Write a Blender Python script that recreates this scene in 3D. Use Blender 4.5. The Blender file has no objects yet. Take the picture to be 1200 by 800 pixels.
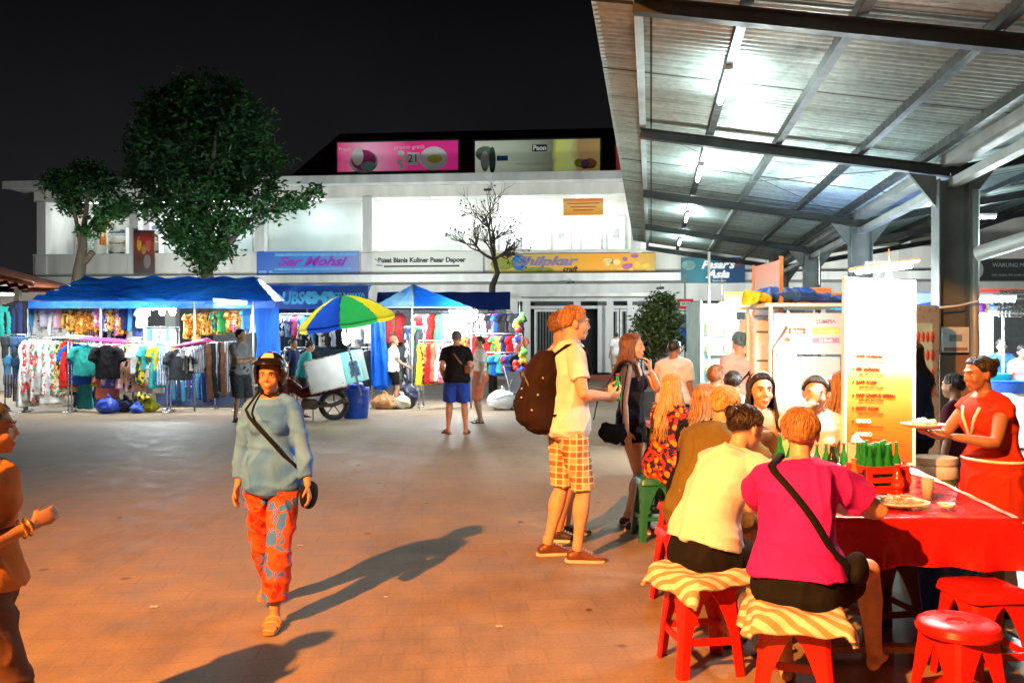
import bpy, math, random
import numpy as np
from mathutils import Vector, Matrix
random.seed(7)
V = Vector
R = math.radians
SC = bpy.context.scene
COL = SC.collection
PI = math.pi

# ---------------------------------------------------------------- materials
MATS = {}
def nodes_of(name):
    m = bpy.data.materials.new(name); m.use_nodes = True
    nt = m.node_tree; b = nt.nodes['Principled BSDF']
    return m, nt, b
def nn(nt, t, **kw):
    n = nt.nodes.new(t)
    for k, v in kw.items():
        if k.startswith('i_'):
            n.inputs[k[2:].replace('_', ' ')].default_value = v
        else: setattr(n, k, v)
    return n
def c4(c): return (c[0], c[1], c[2], 1)
def rgbmix(nt, fac, a, b, mode='MIX'):
    m = nt.nodes.new('ShaderNodeMix'); m.data_type = 'RGBA'; m.blend_type = mode
    for sock, v in ((m.inputs[0], fac), (m.inputs[6], a), (m.inputs[7], b)):
        if isinstance(v, (int, float)): sock.default_value = v
        elif isinstance(v, tuple): sock.default_value = c4(v)
        else: nt.links.new(v, sock)
    return m.outputs[2]
def ramp(nt, src, stops, interp='LINEAR'):
    r = nt.nodes.new('ShaderNodeValToRGB'); r.color_ramp.interpolation = interp
    e = r.color_ramp.elements
    while len(e) < len(stops): e.new(.5)
    for i, (p, c) in enumerate(stops):
        e[i].position = p; e[i].color = c4(c) if not isinstance(c, (int, float)) else (c, c, c, 1)
    nt.links.new(src, r.inputs[0]); return r.outputs[0]
def objco(nt, scale=(1, 1, 1), rot=(0, 0, 0), loc=(0, 0, 0)):
    tc = nt.nodes.new('ShaderNodeTexCoord'); mp = nt.nodes.new('ShaderNodeMapping')
    mp.inputs['Scale'].default_value = scale; mp.inputs['Rotation'].default_value = rot; mp.inputs['Location'].default_value = loc
    nt.links.new(tc.outputs['Object'], mp.inputs[0]); return mp.outputs[0]
def noise_t(nt, co, scale, detail=4, rough=.55):
    n = nt.nodes.new('ShaderNodeTexNoise'); n.inputs['Scale'].default_value = scale
    n.inputs['Detail'].default_value = detail; n.inputs['Roughness'].default_value = rough
    nt.links.new(co, n.inputs['Vector']); return n.outputs['Fac']
def bump(nt, b, src, strength, dist=.01):
    n = nt.nodes.new('ShaderNodeBump'); n.inputs['Strength'].default_value = strength; n.inputs['Distance'].default_value = dist
    nt.links.new(src, n.inputs['Height']); nt.links.new(n.outputs[0], b.inputs['Normal'])
def M(name, col=(.5, .5, .5), rough=.6, metal=0, var=.25, scale=5, bmp=.15, bscale=60, emit=None, es=0, stretch=(1, 1, 1), trans=0, sub=0, spec=.5):
    if name in MATS: return MATS[name]
    m, nt, b = nodes_of(name)
    co = objco(nt, stretch)
    f = noise_t(nt, co, scale, 6)
    dark = tuple(c * (1 - var) for c in col); lite = tuple(min(1, c * (1 + var * .6)) for c in col)
    cs = ramp(nt, f, [(.3, dark), (.7, lite)])
    nt.links.new(cs, b.inputs['Base Color'])
    rr = ramp(nt, noise_t(nt, co, scale * 3), [(.3, max(0, rough - .12)), (.7, min(1, rough + .1))])
    nt.links.new(rr, b.inputs['Roughness'])
    b.inputs['Metallic'].default_value = metal
    b.inputs['Specular IOR Level'].default_value = spec
    if bmp: bump(nt, b, noise_t(nt, co, bscale), bmp, .004)
    if trans: b.inputs['Transmission Weight'].default_value = trans
    if emit:
        b.inputs['Emission Color'].default_value = c4(emit); b.inputs['Emission Strength'].default_value = es
    MATS[name] = m; return m
def fabric(name, c1, kind='plain', c2=(.8, .8, .8), c3=None, scale=10, rough=.85, shine=0):
    """cloth: plain, stripes (horizontal), vstripes, floral, batik, plaid"""
    if name in MATS: return MATS[name]
    m, nt, b = nodes_of(name)
    co = objco(nt)
    base = c1
    if kind in ('stripes', 'vstripes', 'plaid'):
        outs = []
        axes = {'stripes': ['Z'], 'vstripes': ['X'], 'plaid': ['Z', 'Y']}[kind]
        cur = c1
        for ax in axes:
            w = nn(nt, 'ShaderNodeTexWave', wave_type='BANDS', bands_direction=ax, wave_profile='SIN')
            w.inputs['Scale'].default_value = scale; w.inputs['Distortion'].default_value = 1.0 if kind != 'plaid' else .5
            w.inputs['Detail Scale'].default_value = 1
            nt.links.new(co, w.inputs['Vector'])
            fac = ramp(nt, w.outputs['Fac'], [(.45, 0), (.6, 1)] if kind != 'plaid' else [(.4, 0), (.75, .8)])
            cur = rgbmix(nt, fac, cur, c2)
        if kind == 'plaid' and c3:
            w = nn(nt, 'ShaderNodeTexWave', wave_type='BANDS', bands_direction='Z'); w.inputs['Scale'].default_value = scale * 2
            nt.links.new(co, w.inputs['Vector'])
            cur = rgbmix(nt, ramp(nt, w.outputs['Fac'], [(.86, 0), (.93, .8)]), cur, c3)
            w = nn(nt, 'ShaderNodeTexWave', wave_type='BANDS', bands_direction='Y'); w.inputs['Scale'].default_value = scale * 2
            nt.links.new(co, w.inputs['Vector'])
            cur = rgbmix(nt, ramp(nt, w.outputs['Fac'], [(.86, 0), (.93, .8)]), cur, c3)
        base = cur
    elif kind == 'floral':
        v = nn(nt, 'ShaderNodeTexVoronoi'); v.inputs['Scale'].default_value = scale; nt.links.new(co, v.inputs['Vector'])
        f = noise_t(nt, co, scale * 1.3, 3)
        cur = rgbmix(nt, ramp(nt, f, [(.5, 0), (.53, 1)]), c1, c3 or c2)
        base = rgbmix(nt, ramp(nt, v.outputs['Distance'], [(.33, 1), (.4, 0)]), cur, c2)
    elif kind == 'batik':
        f = noise_t(nt, co, scale, 2)
        cur = ramp(nt, f, [(.4, c1), (.43, c2), (.52, c2), (.55, c3 or c1)])
        v = nn(nt, 'ShaderNodeTexVoronoi', feature='DISTANCE_TO_EDGE'); v.inputs['Scale'].default_value = scale * 1.5; nt.links.new(co, v.inputs['Vector'])
        base = rgbmix(nt, ramp(nt, v.outputs['Distance'], [(.03, 1), (.06, 0)]), cur, c2)
    f = noise_t(nt, co, 6, 6)
    sh = ramp(nt, f, [(.3, .72), (.7, 1.0)])
    base = rgbmix(nt, 1.0, base, sh, 'MULTIPLY')
    nt.links.new(base, b.inputs['Base Color'])
    b.inputs['Roughness'].default_value = rough
    b.inputs['Specular IOR Level'].default_value = .22
    w = noise_t(nt, objco(nt, (1, 1, .35)), 22, 5)
    bump(nt, b, w, .45, .010)
    MATS[name] = m; return m
def skin(name, col, warm=.5):
    if name in MATS: return MATS[name]
    m, nt, b = nodes_of(name)
    at = nn(nt, 'ShaderNodeAttribute', attribute_name='Col')
    co = objco(nt)
    f = noise_t(nt, co, 25, 5)
    base = ramp(nt, f, [(.3, tuple(c * .86 for c in col)), (.7, tuple(min(1, c * 1.06) for c in col))])
    base = rgbmix(nt, 1.0, base, at.outputs['Color'], 'MULTIPLY')
    nt.links.new(base, b.inputs['Base Color'])
    b.inputs['Roughness'].default_value = .48
    b.inputs['Subsurface Weight'].default_value = .12
    b.inputs['Subsurface Radius'].default_value = (.02, .008, .004)
    b.inputs['Subsurface Scale'].default_value = .5
    bump(nt, b, noise_t(nt, co, 160), .12, .003)
    MATS[name] = m; return m
def hairmat(name, c, lite=None):
    if name in MATS: return MATS[name]
    m, nt, b = nodes_of(name)
    co = objco(nt, (1, 1, .12))
    f = noise_t(nt, co, 90, 4)
    lite = lite or tuple(min(1, x * 2.0) for x in c)
    nt.links.new(ramp(nt, f, [(.3, tuple(x * .45 for x in c)), (.55, c), (.75, lite)]), b.inputs['Base Color'])
    b.inputs['Roughness'].default_value = .42
    bump(nt, b, noise_t(nt, co, 120, 3), .7, .006)
    MATS[name] = m; return m
def glow(name, col, s):
    if name in MATS: return MATS[name]
    m, nt, b = nodes_of(name)
    b.inputs['Base Color'].default_value = (.8, .8, .8, 1)
    b.inputs['Emission Color'].default_value = c4(col); b.inputs['Emission Strength'].default_value = s
    MATS[name] = m; return m

# ---------------------------------------------------------------- mesh builder
class MB:
    def __init__(s): s.v = []; s.f = []; s.mi = []; s.cm = 0
    def add(s, vs, fs):
        n = len(s.v); s.v.extend([tuple(p) for p in vs])
        for f in fs: s.f.append([i + n for i in f]); s.mi.append(s.cm)
        return s
    def box(s, c, d, rz=0, rx=0, ry=0, taper=1, bev=0):
        x, y, z = (k / 2 for k in d)
        if bev:
            b_ = min(bev, x * .9, y * .9, z * .9)
            return s.loft([((0, 0, -z), x - b_, y - b_), ((0, 0, -z + b_), x, y), ((0, 0, z - b_), x * taper, y * taper), ((0, 0, z), (x - b_) * taper, (y - b_) * taper)], c, rz, rx, ry, bev=b_)
        m = Matrix.Translation(V(c)) @ Matrix.Rotation(rz, 4, 'Z') @ Matrix.Rotation(ry, 4, 'Y') @ Matrix.Rotation(rx, 4, 'X')
        vs = [m @ V((sx * x * (taper if sz > 0 else 1), sy * y * (taper if sz > 0 else 1), sz * z)) for sx in (-1, 1) for sy in (-1, 1) for sz in (-1, 1)]
        return s.add(vs, [(0, 1, 3, 2), (4, 6, 7, 5), (0, 4, 5, 1), (2, 3, 7, 6), (0, 2, 6, 4), (1, 5, 7, 3)])
    def loft(s, secs, c, rz=0, rx=0, ry=0, bev=.01):
        m = Matrix.Translation(V(c)) @ Matrix.Rotation(rz, 4, 'Z') @ Matrix.Rotation(ry, 4, 'Y') @ Matrix.Rotation(rx, 4, 'X')
        rings = []
        for (p, hx, hy) in secs:
            r = []
            for (sx, sy) in ((1, 1), (-1, 1), (-1, -1), (1, -1)):
                cx, cy = sx * max(hx - bev, .0005), sy * max(hy - bev, .0005)
                a0 = math.atan2(sy, sx) - PI / 4
                for k in range(3):
                    a = a0 + k * PI / 4
                    r.append(m @ V((p[0] + cx + math.cos(a) * bev, p[1] + cy + math.sin(a) * bev, p[2])))
            rings.append(r)
        return s.rings(rings)
    def rings(s, rings, cap=True, closed=True):
        n = len(rings[0]); vs = [p for r in rings for p in r]; fs = []
        for i in range(len(rings) - 1):
            for j in range(n if closed else n - 1):
                k = (j + 1) % n
                fs.append((i * n + j, i * n + k, (i + 1) * n + k, (i + 1) * n + j))
        if cap and closed:
            c0 = sum((V(p) for p in rings[0]), V()) / n; c1 = sum((V(p) for p in rings[-1]), V()) / n
            a = len(vs); vs += [c0, c1]
            L = (len(rings) - 1) * n
            for j in range(n):
                k = (j + 1) % n
                fs.append((a, k, j)); fs.append((a + 1, L + j, L + k))
        return s.add(vs, fs)
    def tube(s, pts, r, n=10, flat=1.0, up=None, cap=True):
        pts = [V(p) for p in pts]
        if not isinstance(r, (list, tuple)): r = [r] * len(pts)
        T = []
        for i in range(len(pts)):
            d = pts[min(i + 1, len(pts) - 1)] - pts[max(i - 1, 0)]
            T.append(d.normalized() if d.length > 1e-9 else V((0, 0, 1)))
        u = V(up) if up else (V((0, 0, 1)) if abs(T[0].z) < .9 else V((1, 0, 0)))
        A = (u - T[0] * u.dot(T[0])).normalized()
        rings = []
        for i, p in enumerate(pts):
            A = A - T[i] * A.dot(T[i])
            A = A.normalized() if A.length > 1e-6 else T[i].orthogonal().normalized()
            B = T[i].cross(A)
            rings.append([p + A * (math.cos(2 * PI * k / n) * r[i] * flat) + B * (math.sin(2 * PI * k / n) * r[i]) for k in range(n)])
        return s.rings(rings, cap)
    def bar(s, a, b, w, h=None):
        """rectangular bar from a to b"""
        h = h or w; a = V(a); b = V(b); T = (b - a).normalized()
        u = V((0, 0, 1)) if abs(T.z) < .95 else V((0, 1, 0))
        A = (u - T * u.dot(T)).normalized(); B = T.cross(A)
        q = [(-1, -1), (1, -1), (1, 1), (-1, 1)]
        r = [[p + B * (x * w / 2) + A * (y * h / 2) for x, y in q] for p in (a, b)]
        return s.rings(r)
    def ell(s, c, r, rot=None, nu=20, nv=14):
        c = V(c); vs = []; rot = rot or Matrix.Identity(3)
        if isinstance(r, (int, float)): r = (r, r, r)
        for i in range(nv + 1):
            t = PI * i / nv
            if i in (0, nv): vs.append(c + rot @ V((0, 0, r[2] * math.cos(t)))); continue
            for j in range(nu):
                p = 2 * PI * j / nu
                vs.append(c + rot @ V((r[0] * math.sin(t) * math.cos(p), r[1] * math.sin(t) * math.sin(p), r[2] * math.cos(t))))
        fs = []
        def idx(i, j): return 0 if i == 0 else (1 + (nv - 1) * nu if i == nv else 1 + (i - 1) * nu + j % nu)
        for i in range(nv):
            for j in range(nu):
                a, b_, c_, d = idx(i, j), idx(i + 1, j), idx(i + 1, j + 1), idx(i, j + 1)
                if i == 0: fs.append((a, b_, c_))
                elif i == nv - 1: fs.append((a, b_, d))
                else: fs.append((a, b_, c_, d))
        return s.add(vs, fs)
    def lathe(s, prof, c=(0, 0, 0), n=24, rot=None):
        c = V(c); rot = rot or Matrix.Identity(3)
        rings = [[c + rot @ V((r * math.cos(2 * PI * k / n), r * math.sin(2 * PI * k / n), z)) for k in range(n)] for r, z in prof]
        return s.rings(rings, True)
    def poly(s, pts, th, axis=V((0, 0, 1))):
        """extruded flat polygon"""
        n = len(pts); a = [V(p) for p in pts]; b = [p + V(axis) * th for p in a]
        return s.add(a + b, [list(range(n))[::-1], list(range(n, 2 * n))] + [(i, (i + 1) % n, n + (i + 1) % n, n + i) for i in range(n)])
    def grid(s, fn, nu, nv, wrap=False):
        vs = [fn(i / nu, j / nv) for i in range(nu + 1) for j in range(nv + 1)]
        fs = [(i * (nv + 1) + j, (i + 1) * (nv + 1) + j, (i + 1) * (nv + 1) + j + 1, i * (nv + 1) + j + 1) for i in range(nu) for j in range(nv)]
        return s.add(vs, fs)
    def mesh(s, name='m', mats=()):
        me = bpy.data.meshes.new(name); me.from_pydata(s.v, [], s.f)
        for m in mats: me.materials.append(m)
        if len(mats) > 1: me.polygons.foreach_set('material_index', s.mi)
        me.update(); return me
    def build(s, name, mat, parent=None, smooth=False, loc=None, rotz=0, recalc=True):
        mats = mat if isinstance(mat, (list, tuple)) else [mat]
        me = s.mesh(name, mats)
        if recalc:
            import bmesh
            bm = bmesh.new(); bm.from_mesh(me); bmesh.ops.recalc_face_normals(bm, faces=bm.faces[:]); bm.to_mesh(me); bm.free()
        return link(name, me, parent, smooth, loc, rotz)
def link(name, me, parent=None, smooth=False, loc=None, rotz=0):
    o = bpy.data.objects.new(name, me); COL.objects.link(o)
    if parent: o.parent = parent
    if loc is not None: o.location = loc
    if rotz: o.rotation_euler = (0, 0, rotz)
    if smooth == 'auto':
        me.polygons.foreach_set('use_smooth', [True] * len(me.polygons))
        try: me.set_sharp_from_angle(angle=R(35))
        except Exception: pass
    elif smooth: me.polygons.foreach_set('use_smooth', [True] * len(me.polygons))
    return o
def tag(o, label, cat, group=None, kind=None):
    if label: o['label'] = label
    if cat: o['category'] = cat
    if group: o['group'] = group
    if kind: o['kind'] = kind
    return o
def struct(o): o['kind'] = 'structure'; return o
def thing(name, label, cat, loc=(0, 0, 0), rotz=0, group=None):
    o = bpy.data.objects.new(name, None); COL.objects.link(o); o.empty_display_size = .1
    o.location = loc; o.rotation_euler = (0, 0, rotz); return tag(o, label, cat, group)
def dup(root, loc=None, rotz=None, label=None, group=None, mat=None):
    r = root.copy(); COL.objects.link(r)
    if loc is not None: r.location = loc
    if rotz is not None: r.rotation_euler = (0, 0, rotz)
    if label: r['label'] = label
    if group: r['group'] = group
    for ch in list(root.children):
        c = ch.copy(); COL.objects.link(c); c.parent = r
        for g in list(ch.children):
            d = g.copy(); COL.objects.link(d); d.parent = c
    return r
def text_mesh(s, size, font_shear=0, bold=0, extrude=.002, align='CENTER'):
    cu = bpy.data.curves.new('t', 'FONT'); cu.body = s; cu.size = size; cu.shear = font_shear; cu.offset = bold; cu.extrude = extrude
    cu.align_x = align; cu.align_y = 'CENTER'; cu.resolution_u = 3
    o = bpy.data.objects.new('t', cu); COL.objects.link(o)
    dg = bpy.context.evaluated_depsgraph_get(); me = bpy.data.meshes.new_from_object(o.evaluated_get(dg))
    bpy.data.objects.remove(o); bpy.data.curves.remove(cu); return me
def text(s, size, mat, parent, loc, rx=PI / 2, rz=0, shear=0, bold=0, name='lettering', align='CENTER', sx=1):
    me = text_mesh(s, size, shear, bold, align=align); me.materials.append(mat)
    o = link(name, me, parent); o.location = loc; o.rotation_euler = (rx, 0, rz); o.scale = (sx, 1, 1); return o
ORD = ['first', 'second', 'third', 'fourth', 'fifth', 'sixth', 'seventh', 'eighth', 'ninth', 'tenth', 'eleventh', 'twelfth', 'thirteenth', 'fourteenth', 'fifteenth', 'sixteenth', 'seventeenth', 'eighteenth', 'nineteenth', 'twentieth'] + ['twenty-' + x for x in ['first', 'second', 'third', 'fourth', 'fifth', 'sixth', 'seventh', 'eighth', 'ninth']] + ['thirtieth'] + ['thirty-' + x for x in ['first', 'second', 'third', 'fourth', 'fifth', 'sixth', 'seventh', 'eighth', 'ninth']] + ['fortieth']
def remesh(mb, voxel, it=2):
    me = mb.mesh('tmp'); o = bpy.data.objects.new('tmp', me); COL.objects.link(o)
    m = o.modifiers.new('r', 'REMESH'); m.mode = 'VOXEL'; m.voxel_size = voxel; m.use_smooth_shade = True
    if it:
        s = o.modifiers.new('s', 'SMOOTH'); s.factor = .5; s.iterations = it
    dg = bpy.context.evaluated_depsgraph_get()
    out = bpy.data.meshes.new_from_object(o.evaluated_get(dg))
    bpy.data.objects.remove(o); bpy.data.meshes.remove(me)
    return out
def co_get(me):
    a = np.empty(len(me.vertices) * 3, dtype=np.float32); me.vertices.foreach_get('co', a); return a.reshape(-1, 3)
def no_get(me):
    a = np.empty(len(me.vertices) * 3, dtype=np.float32); me.vertex_normals.foreach_get('vector', a); return a.reshape(-1, 3)
def co_set(me, a): me.vertices.foreach_set('co', a.astype(np.float32).ravel()); me.update()
def pnoise(p, freq, seed=0, n=7):
    rs = np.random.RandomState(seed); out = np.zeros(len(p))
    for i in range(n):
        k = rs.normal(size=3); k = k / np.linalg.norm(k) * freq * (.6 + .9 * rs.rand())
        k2 = rs.normal(size=3) * freq * .4
        out += np.sin(p @ k + 1.7 * np.sin(p @ k2 + rs.rand() * 6) + rs.rand() * 6.28)
    return out / n ** .5
# ---------------------------------------------------------------- people
def ik(a, t, l1, l2, pole):
    a = V(a); t = V(t); d = t - a; L = min(d.length, (l1 + l2) * .995); L = max(L, abs(l1 - l2) * 1.05)
    u = d.normalized(); t = a + u * L
    x = (l1 * l1 - l2 * l2 + L * L) / (2 * L); h = math.sqrt(max(l1 * l1 - x * x, 0))
    p = V(pole) - u * V(pole).dot(u)
    p = p.normalized() if p.length > 1e-6 else u.orthogonal().normalized()
    return a + u * x + p * h, t
def lerp(a, b, t): return a + (b - a) * t
PROF = [(-.13, .115, .095), (-.06, .165, .118), (.02, .166, .115), (.11, .148, .102), (.20, .137, .097), (.30, .150, .106), (.38, .163, .113), (.44, .168, .108), (.485, .135, .088), (.515, .085, .068), (.55, .055, .057), (.60, .051, .054)]
def prof(t, sex, w):
    for i in range(len(PROF) - 1):
        if t <= PROF[i + 1][0] or i == len(PROF) - 2:
            a, b = PROF[i], PROF[i + 1]; k = max(0, min(1, (t - a[0]) / (b[0] - a[0])))
            rx, ry = lerp(a[1], b[1], k), lerp(a[2], b[2], k); break
    if sex == 'f':
        if t > .26: rx *= .90 if t < .5 else .95
        elif t > .13: rx *= .89
        elif t > -.1: rx *= 1.04
    if t < .5: rx *= w; ry *= w * (1 + (w - 1) * .8)
    return rx, ry
class Fig: pass
def skeleton(H=1.7, sex='m', w=1.0, hip=None, hipoff=(0, 0), lean=0, lean2=None, side=0, twist=0, hyaw=0, hpitch=0, hroll=0,
             handR=None, handL=None, feetR=None, feetL=None, footyaw=(8, 8), poleR=None, poleL=None, kneeR=None, kneeL=None, slope=0,
             palmR=None, palmL=None, curl=25, hdirR=None, hdirL=None, headscale=1.0, curlR=None, curlL=None):
    F = Fig(); s = H / 1.7; F.s = s; F.w = w; F.sex = sex
    hip = .930 * s if hip is None else hip
    P = V((hipoff[0], hipoff[1], hip)); F.P = P
    lean2 = lean if lean2 is None else lean2
    def spine(t):
        """t in units of a 1.7 m body above the pelvis"""
        n = 12; p = P.copy(); a = R(lean)
        if t < 0:
            up = V((math.sin(R(side)), math.sin(a * .5), math.cos(a * .5))).normalized(); p = P + up * (t * s)
            X = V((1, 0, 0)); Y = up.cross(X) * -1; Y = X.cross(up) * -1
            Y = up.cross(X); return p, X, Y, up
        for i in range(n):
            k = (i + .5) / n * t; q = min(1, k / .5)
            a = R(lerp(lean, lean2, q * q * (3 - 2 * q)))
            up = V((math.sin(R(side)) * (1 - q * .5), math.sin(a), math.cos(a))).normalized()
            p = p + up * (t * s / n)
        q = min(1, t / .5); tw = R(twist) * q
        X = V((math.cos(tw), math.sin(tw), 0)); X = (X - up * X.dot(up)).normalized(); Y = up.cross(X)
        return p, X, Y, up
    F.spine = spine
    Sp, X, Y, U = spine(.455)
    sw = (.160 if sex == 'm' else .142) * (1 + (w - 1) * .5)
    F.sh = {1: Sp + X * sw * s, -1: Sp - X * sw * s}; F.X, F.Y, F.U = X, Y, U
    Nk = spine(.55)[0]; F.neck = Nk
    hr = Matrix.Rotation(R(twist) + R(-hyaw), 3, 'Z') @ Matrix.Rotation(R(-hpitch), 3, 'X') @ Matrix.Rotation(R(hroll), 3, 'Y')
    F.HR = hr; F.hs = s * .98 * headscale
    F.HC = Nk + (U * .030 + hr @ V((0, .020, .078))) * s
    F.arm = {}
    for sg, ht, pl, pn, hd, cl in ((1, handR, poleR, palmR, hdirR, curlR), (-1, handL, poleL, palmL, hdirL, curlL)):
        a = F.sh[sg]
        if ht is None: ht = a + V((sg * .09 * s, .03 * s, -.53 * s))
        else: ht = V(ht)
        el, wr = ik(a, ht, .285 * s, .25 * s, V(pl) if pl else V((sg * .35, -1, -.4)))
        D = (wr - el).normalized() if hd is None else V(hd).normalized()
        F.arm[sg] = (a, el, wr, D, V(pn) if pn else V((-sg, .15, 0)), cl if cl is not None else curl)
    F.leg = {}
    for sg, ft, kp, fy in ((1, feetR, kneeR, footyaw[0]), (-1, feetL, kneeL, footyaw[1])):
        hj = P + V((sg * .088 * s * (1.03 if sex == 'f' else 1), 0, -.03 * s))
        ft = V(ft) if ft else V((sg * .10 * s, 0, .075 * s))
        kn, an = ik(hj, ft, .425 * s, .415 * s, V(kp) if kp else V((sg * .15, 1, .1)))
        F.leg[sg] = (hj, kn, an, R(fy) * sg)
    return F
def limb(mb, pts, rs, n=16, flat=1.0, up=None, ext=True):
    mb.tube(pts, rs, n, flat, up)
def bez(a, b, k=5): return [a.lerp(b, i / k) for i in range(k + 1)]
def arm_path(F, sg, u0, u1, inf=0.0, n=10):
    """0..1 upper arm, 1..2 forearm"""
    a, el, wr = F.arm[sg][:3]; s = F.s; w = 1 + (F.w - 1) * .9; fm = .86 if F.sex == 'f' else 1
    rr = [(0, .056), (.25, .053), (.6, .046), (.95, .040), (1.2, .043), (1.5, .037), (1.95, .026)]
    pts, rs = [], []
    for i in range(n + 1):
        u = lerp(u0, u1, i / n)
        if u <= 1: p = a.lerp(el, u)
        else: p = el.lerp(wr, u - 1)
        if .85 < u < 1.15:   # round the elbow a little
            q = (el.lerp(a, .12) + el.lerp(wr, .12)) / 2; k = 1 - abs(u - 1) / .15; p = p.lerp(q, k * .35)
        for j in range(len(rr) - 1):
            if u <= rr[j + 1][0] or j == len(rr) - 2:
                k = max(0, min(1, (u - rr[j][0]) / (rr[j + 1][0] - rr[j][0]))); r = lerp(rr[j][1], rr[j + 1][1], k); break
        pts.append(p); rs.append((r * w * fm) * s + (inf if not callable(inf) else inf(u)))
    return pts, rs
def leg_path(F, sg, u0, u1, inf=0.0, n=12):
    hj, kn, an = F.leg[sg][:3]; s = F.s; w = 1 + (F.w - 1) * 1.0; fm = 1.0 if F.sex == 'f' else .98
    rr = [(0, .088), (.3, .082), (.7, .064), (.97, .052), (1.15, .051), (1.35, .054), (1.7, .038), (2, .034)]
    pts, rs = [], []
    for i in range(n + 1):
        u = lerp(u0, u1, i / n)
        p = hj.lerp(kn, u) if u <= 1 else kn.lerp(an, u - 1)
        for j in range(len(rr) - 1):
            if u <= rr[j + 1][0] or j == len(rr) - 2:
                k = max(0, min(1, (u - rr[j][0]) / (rr[j + 1][0] - rr[j][0]))); r = lerp(rr[j][1], rr[j + 1][1], k); break
        pts.append(p); rs.append(r * w * fm * s + (inf if not callable(inf) else inf(u)))
    return pts, rs
def torso_rings(F, t0, t1, inf=0.0, n=14, nseg=28, sq=.9):
    out = []
    for i in range(n + 1):
        t = lerp(t0, t1, i / n); p, X, Y, U = F.spine(t); rx, ry = prof(t, F.sex, F.w)
        f = inf(t) if callable(inf) else inf
        rx = rx * F.s + f; ry = ry * F.s + f
        ring = []
        for k in range(nseg):
            a = 2 * PI * k / nseg; c, sn = math.cos(a), math.sin(a)
            c2 = math.copysign(abs(c) ** sq, c); s2 = math.copysign(abs(sn) ** sq, sn)
            ring.append(p + X * (rx * c2) + Y * (ry * s2))
        out.append(ring)
    return out
def hand(mb, W, D, Nh, sg, s, curl, spread=1.0, fine=True):
    D = D.normalized(); N = (Nh - D * Nh.dot(D)); N = N.normalized() if N.length > 1e-3 else D.orthogonal().normalized()
    L = D.cross(N) * sg
    def P(d, l, n=0): return W + (D * d + L * l + N * n) * s
    mb.tube([P(-.03, 0), P(.0, 0), P(.03, .001), P(.06, 0), P(.085, -.001)], [.026 * s, .028 * s, .037 * s, .042 * s, .038 * s], 14, .42, up=N)
    for l, ln, r in ((.029, .070, .0088), (.010, .078, .0092), (-.010, .072, .0088), (-.028, .056, .0078)):
        p = P(.075, l); d = D.copy(); pts = [P(.055, l), p]; c = R(curl); q = p
        for k, fr in enumerate((.45, .32, .23)):
            c_ = c * (1 if k else .8); d = (d * math.cos(c_) + N * math.sin(c_)).normalized()
            q = q + d * ln * fr * s; pts.append(q)
            N2 = (N - D * 0)
        mb.tube(pts, [r * s * 1.05, r * s * 1.1, r * s, r * s * .95, r * s * .72], 8)
    t0 = P(.012, .028, .003); d1 = (D * .62 + L * .62 + N * .35).normalized(); d2 = (D * .85 + L * .15 + N * .5).normalized()
    mb.tube([P(.0, .012), t0, t0 + d1 * .035 * s, t0 + d1 * .035 * s + d2 * .028 * s, t0 + d1 * .035 * s + d2 * .05 * s], [.015 * s, .0135 * s, .011 * s, .0098 * s, .007 * s], 8)
def foot(mb, an, yaw, s, toes=True, inf=0.0, pitch=0):
    m = Matrix.Rotation(yaw * -1, 3, 'Z') @ Matrix.Rotation(pitch, 3, 'X')
    def P(x, y, z): return an + m @ V((x, y, z)) * s
    rs = []
    for (y, zc, rx, rz) in ((-.062, -.038, .012, .012), (-.052, -.038, .027, .026), (-.02, -.03, .034, .038), (.03, -.03, .036, .036), (.08, -.042, .042, .026), (.12, -.05, .044, .018), (.15, -.052, .040, .015), (.165 if toes else .185, -.054, .028, .011)):
        rs.append([P((rx + inf / s) * math.cos(2 * PI * k / 16), y + (inf / s * (1.2 if y > .14 else (-1 if y < -.04 else 0))), zc + (rz + inf / s) * math.sin(2 * PI * k / 16)) for k in range(16)])
    mb.rings(rs)
    if toes and not inf:
        for i, (x, ln, r) in enumerate(((-.030, .042, .0125), (-.011, .04, .0095), (.006, .034, .009), (.021, .028, .0085), (.034, .02, .008))):
            mb.tube([P(x, .13, -.05), P(x * 1.05, .15, -.052), P(x * 1.05, .155 + ln * .7, -.056)], [r * s, r * s, r * s * .75], 8)
def head(mb, F, detail=True):
    h = F.hs; Rm = F.HR; C = F.HC
    def P(*a): return C + Rm @ (V(a) * h)
    def E(c, r): mb.ell(P(*c), tuple(k * h for k in r), Rm, 24, 16)
    fm = F.sex == 'f'
    E((0, -.014, .028), (.0745, .094, .086))
    E((0, .024, -.022), (.063 if not fm else .060, .066, .084))
    E((0, .040, -.075), (.045 if not fm else .038, .042, .034))
    E((0, .064, -.094), (.024 if not fm else .019, .020, .017))
    E((0, .072, .028), (.048, .020, .014))
    for sg in (1, -1):
        E((sg * .038, .058, -.032), (.022, .024, .024))
        E((sg * .076, -.008, -.012), (.008, .019, .031))
        E((sg * .080, -.014, -.004), (.008, .014, .022))
        E((sg * .010, .090, -.032), (.008, .009, .007))
    mb.tube([P(0, .083, .022), P(0, .094, .002), P(0, .101, -.022), P(0, .099, -.031)], [.007 * h, .008 * h, .0108 * h, .009 * h], 10)
    E((0, .084, -.060), (.026, .013, .007)); E((0, .082, -.071), (.021, .013, .008))
    # neck
    a = F.spine(.48)[0]; mb.tube([a, F.neck, P(0, -.022, -.07), P(0, -.016, -.02)], [.062 * F.s * (.84 if fm else 1), .054 * F.s * (.84 if fm else 1), .053 * F.s * (.84 if fm else 1), .055 * F.s * (.84 if fm else 1)], 18)
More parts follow.
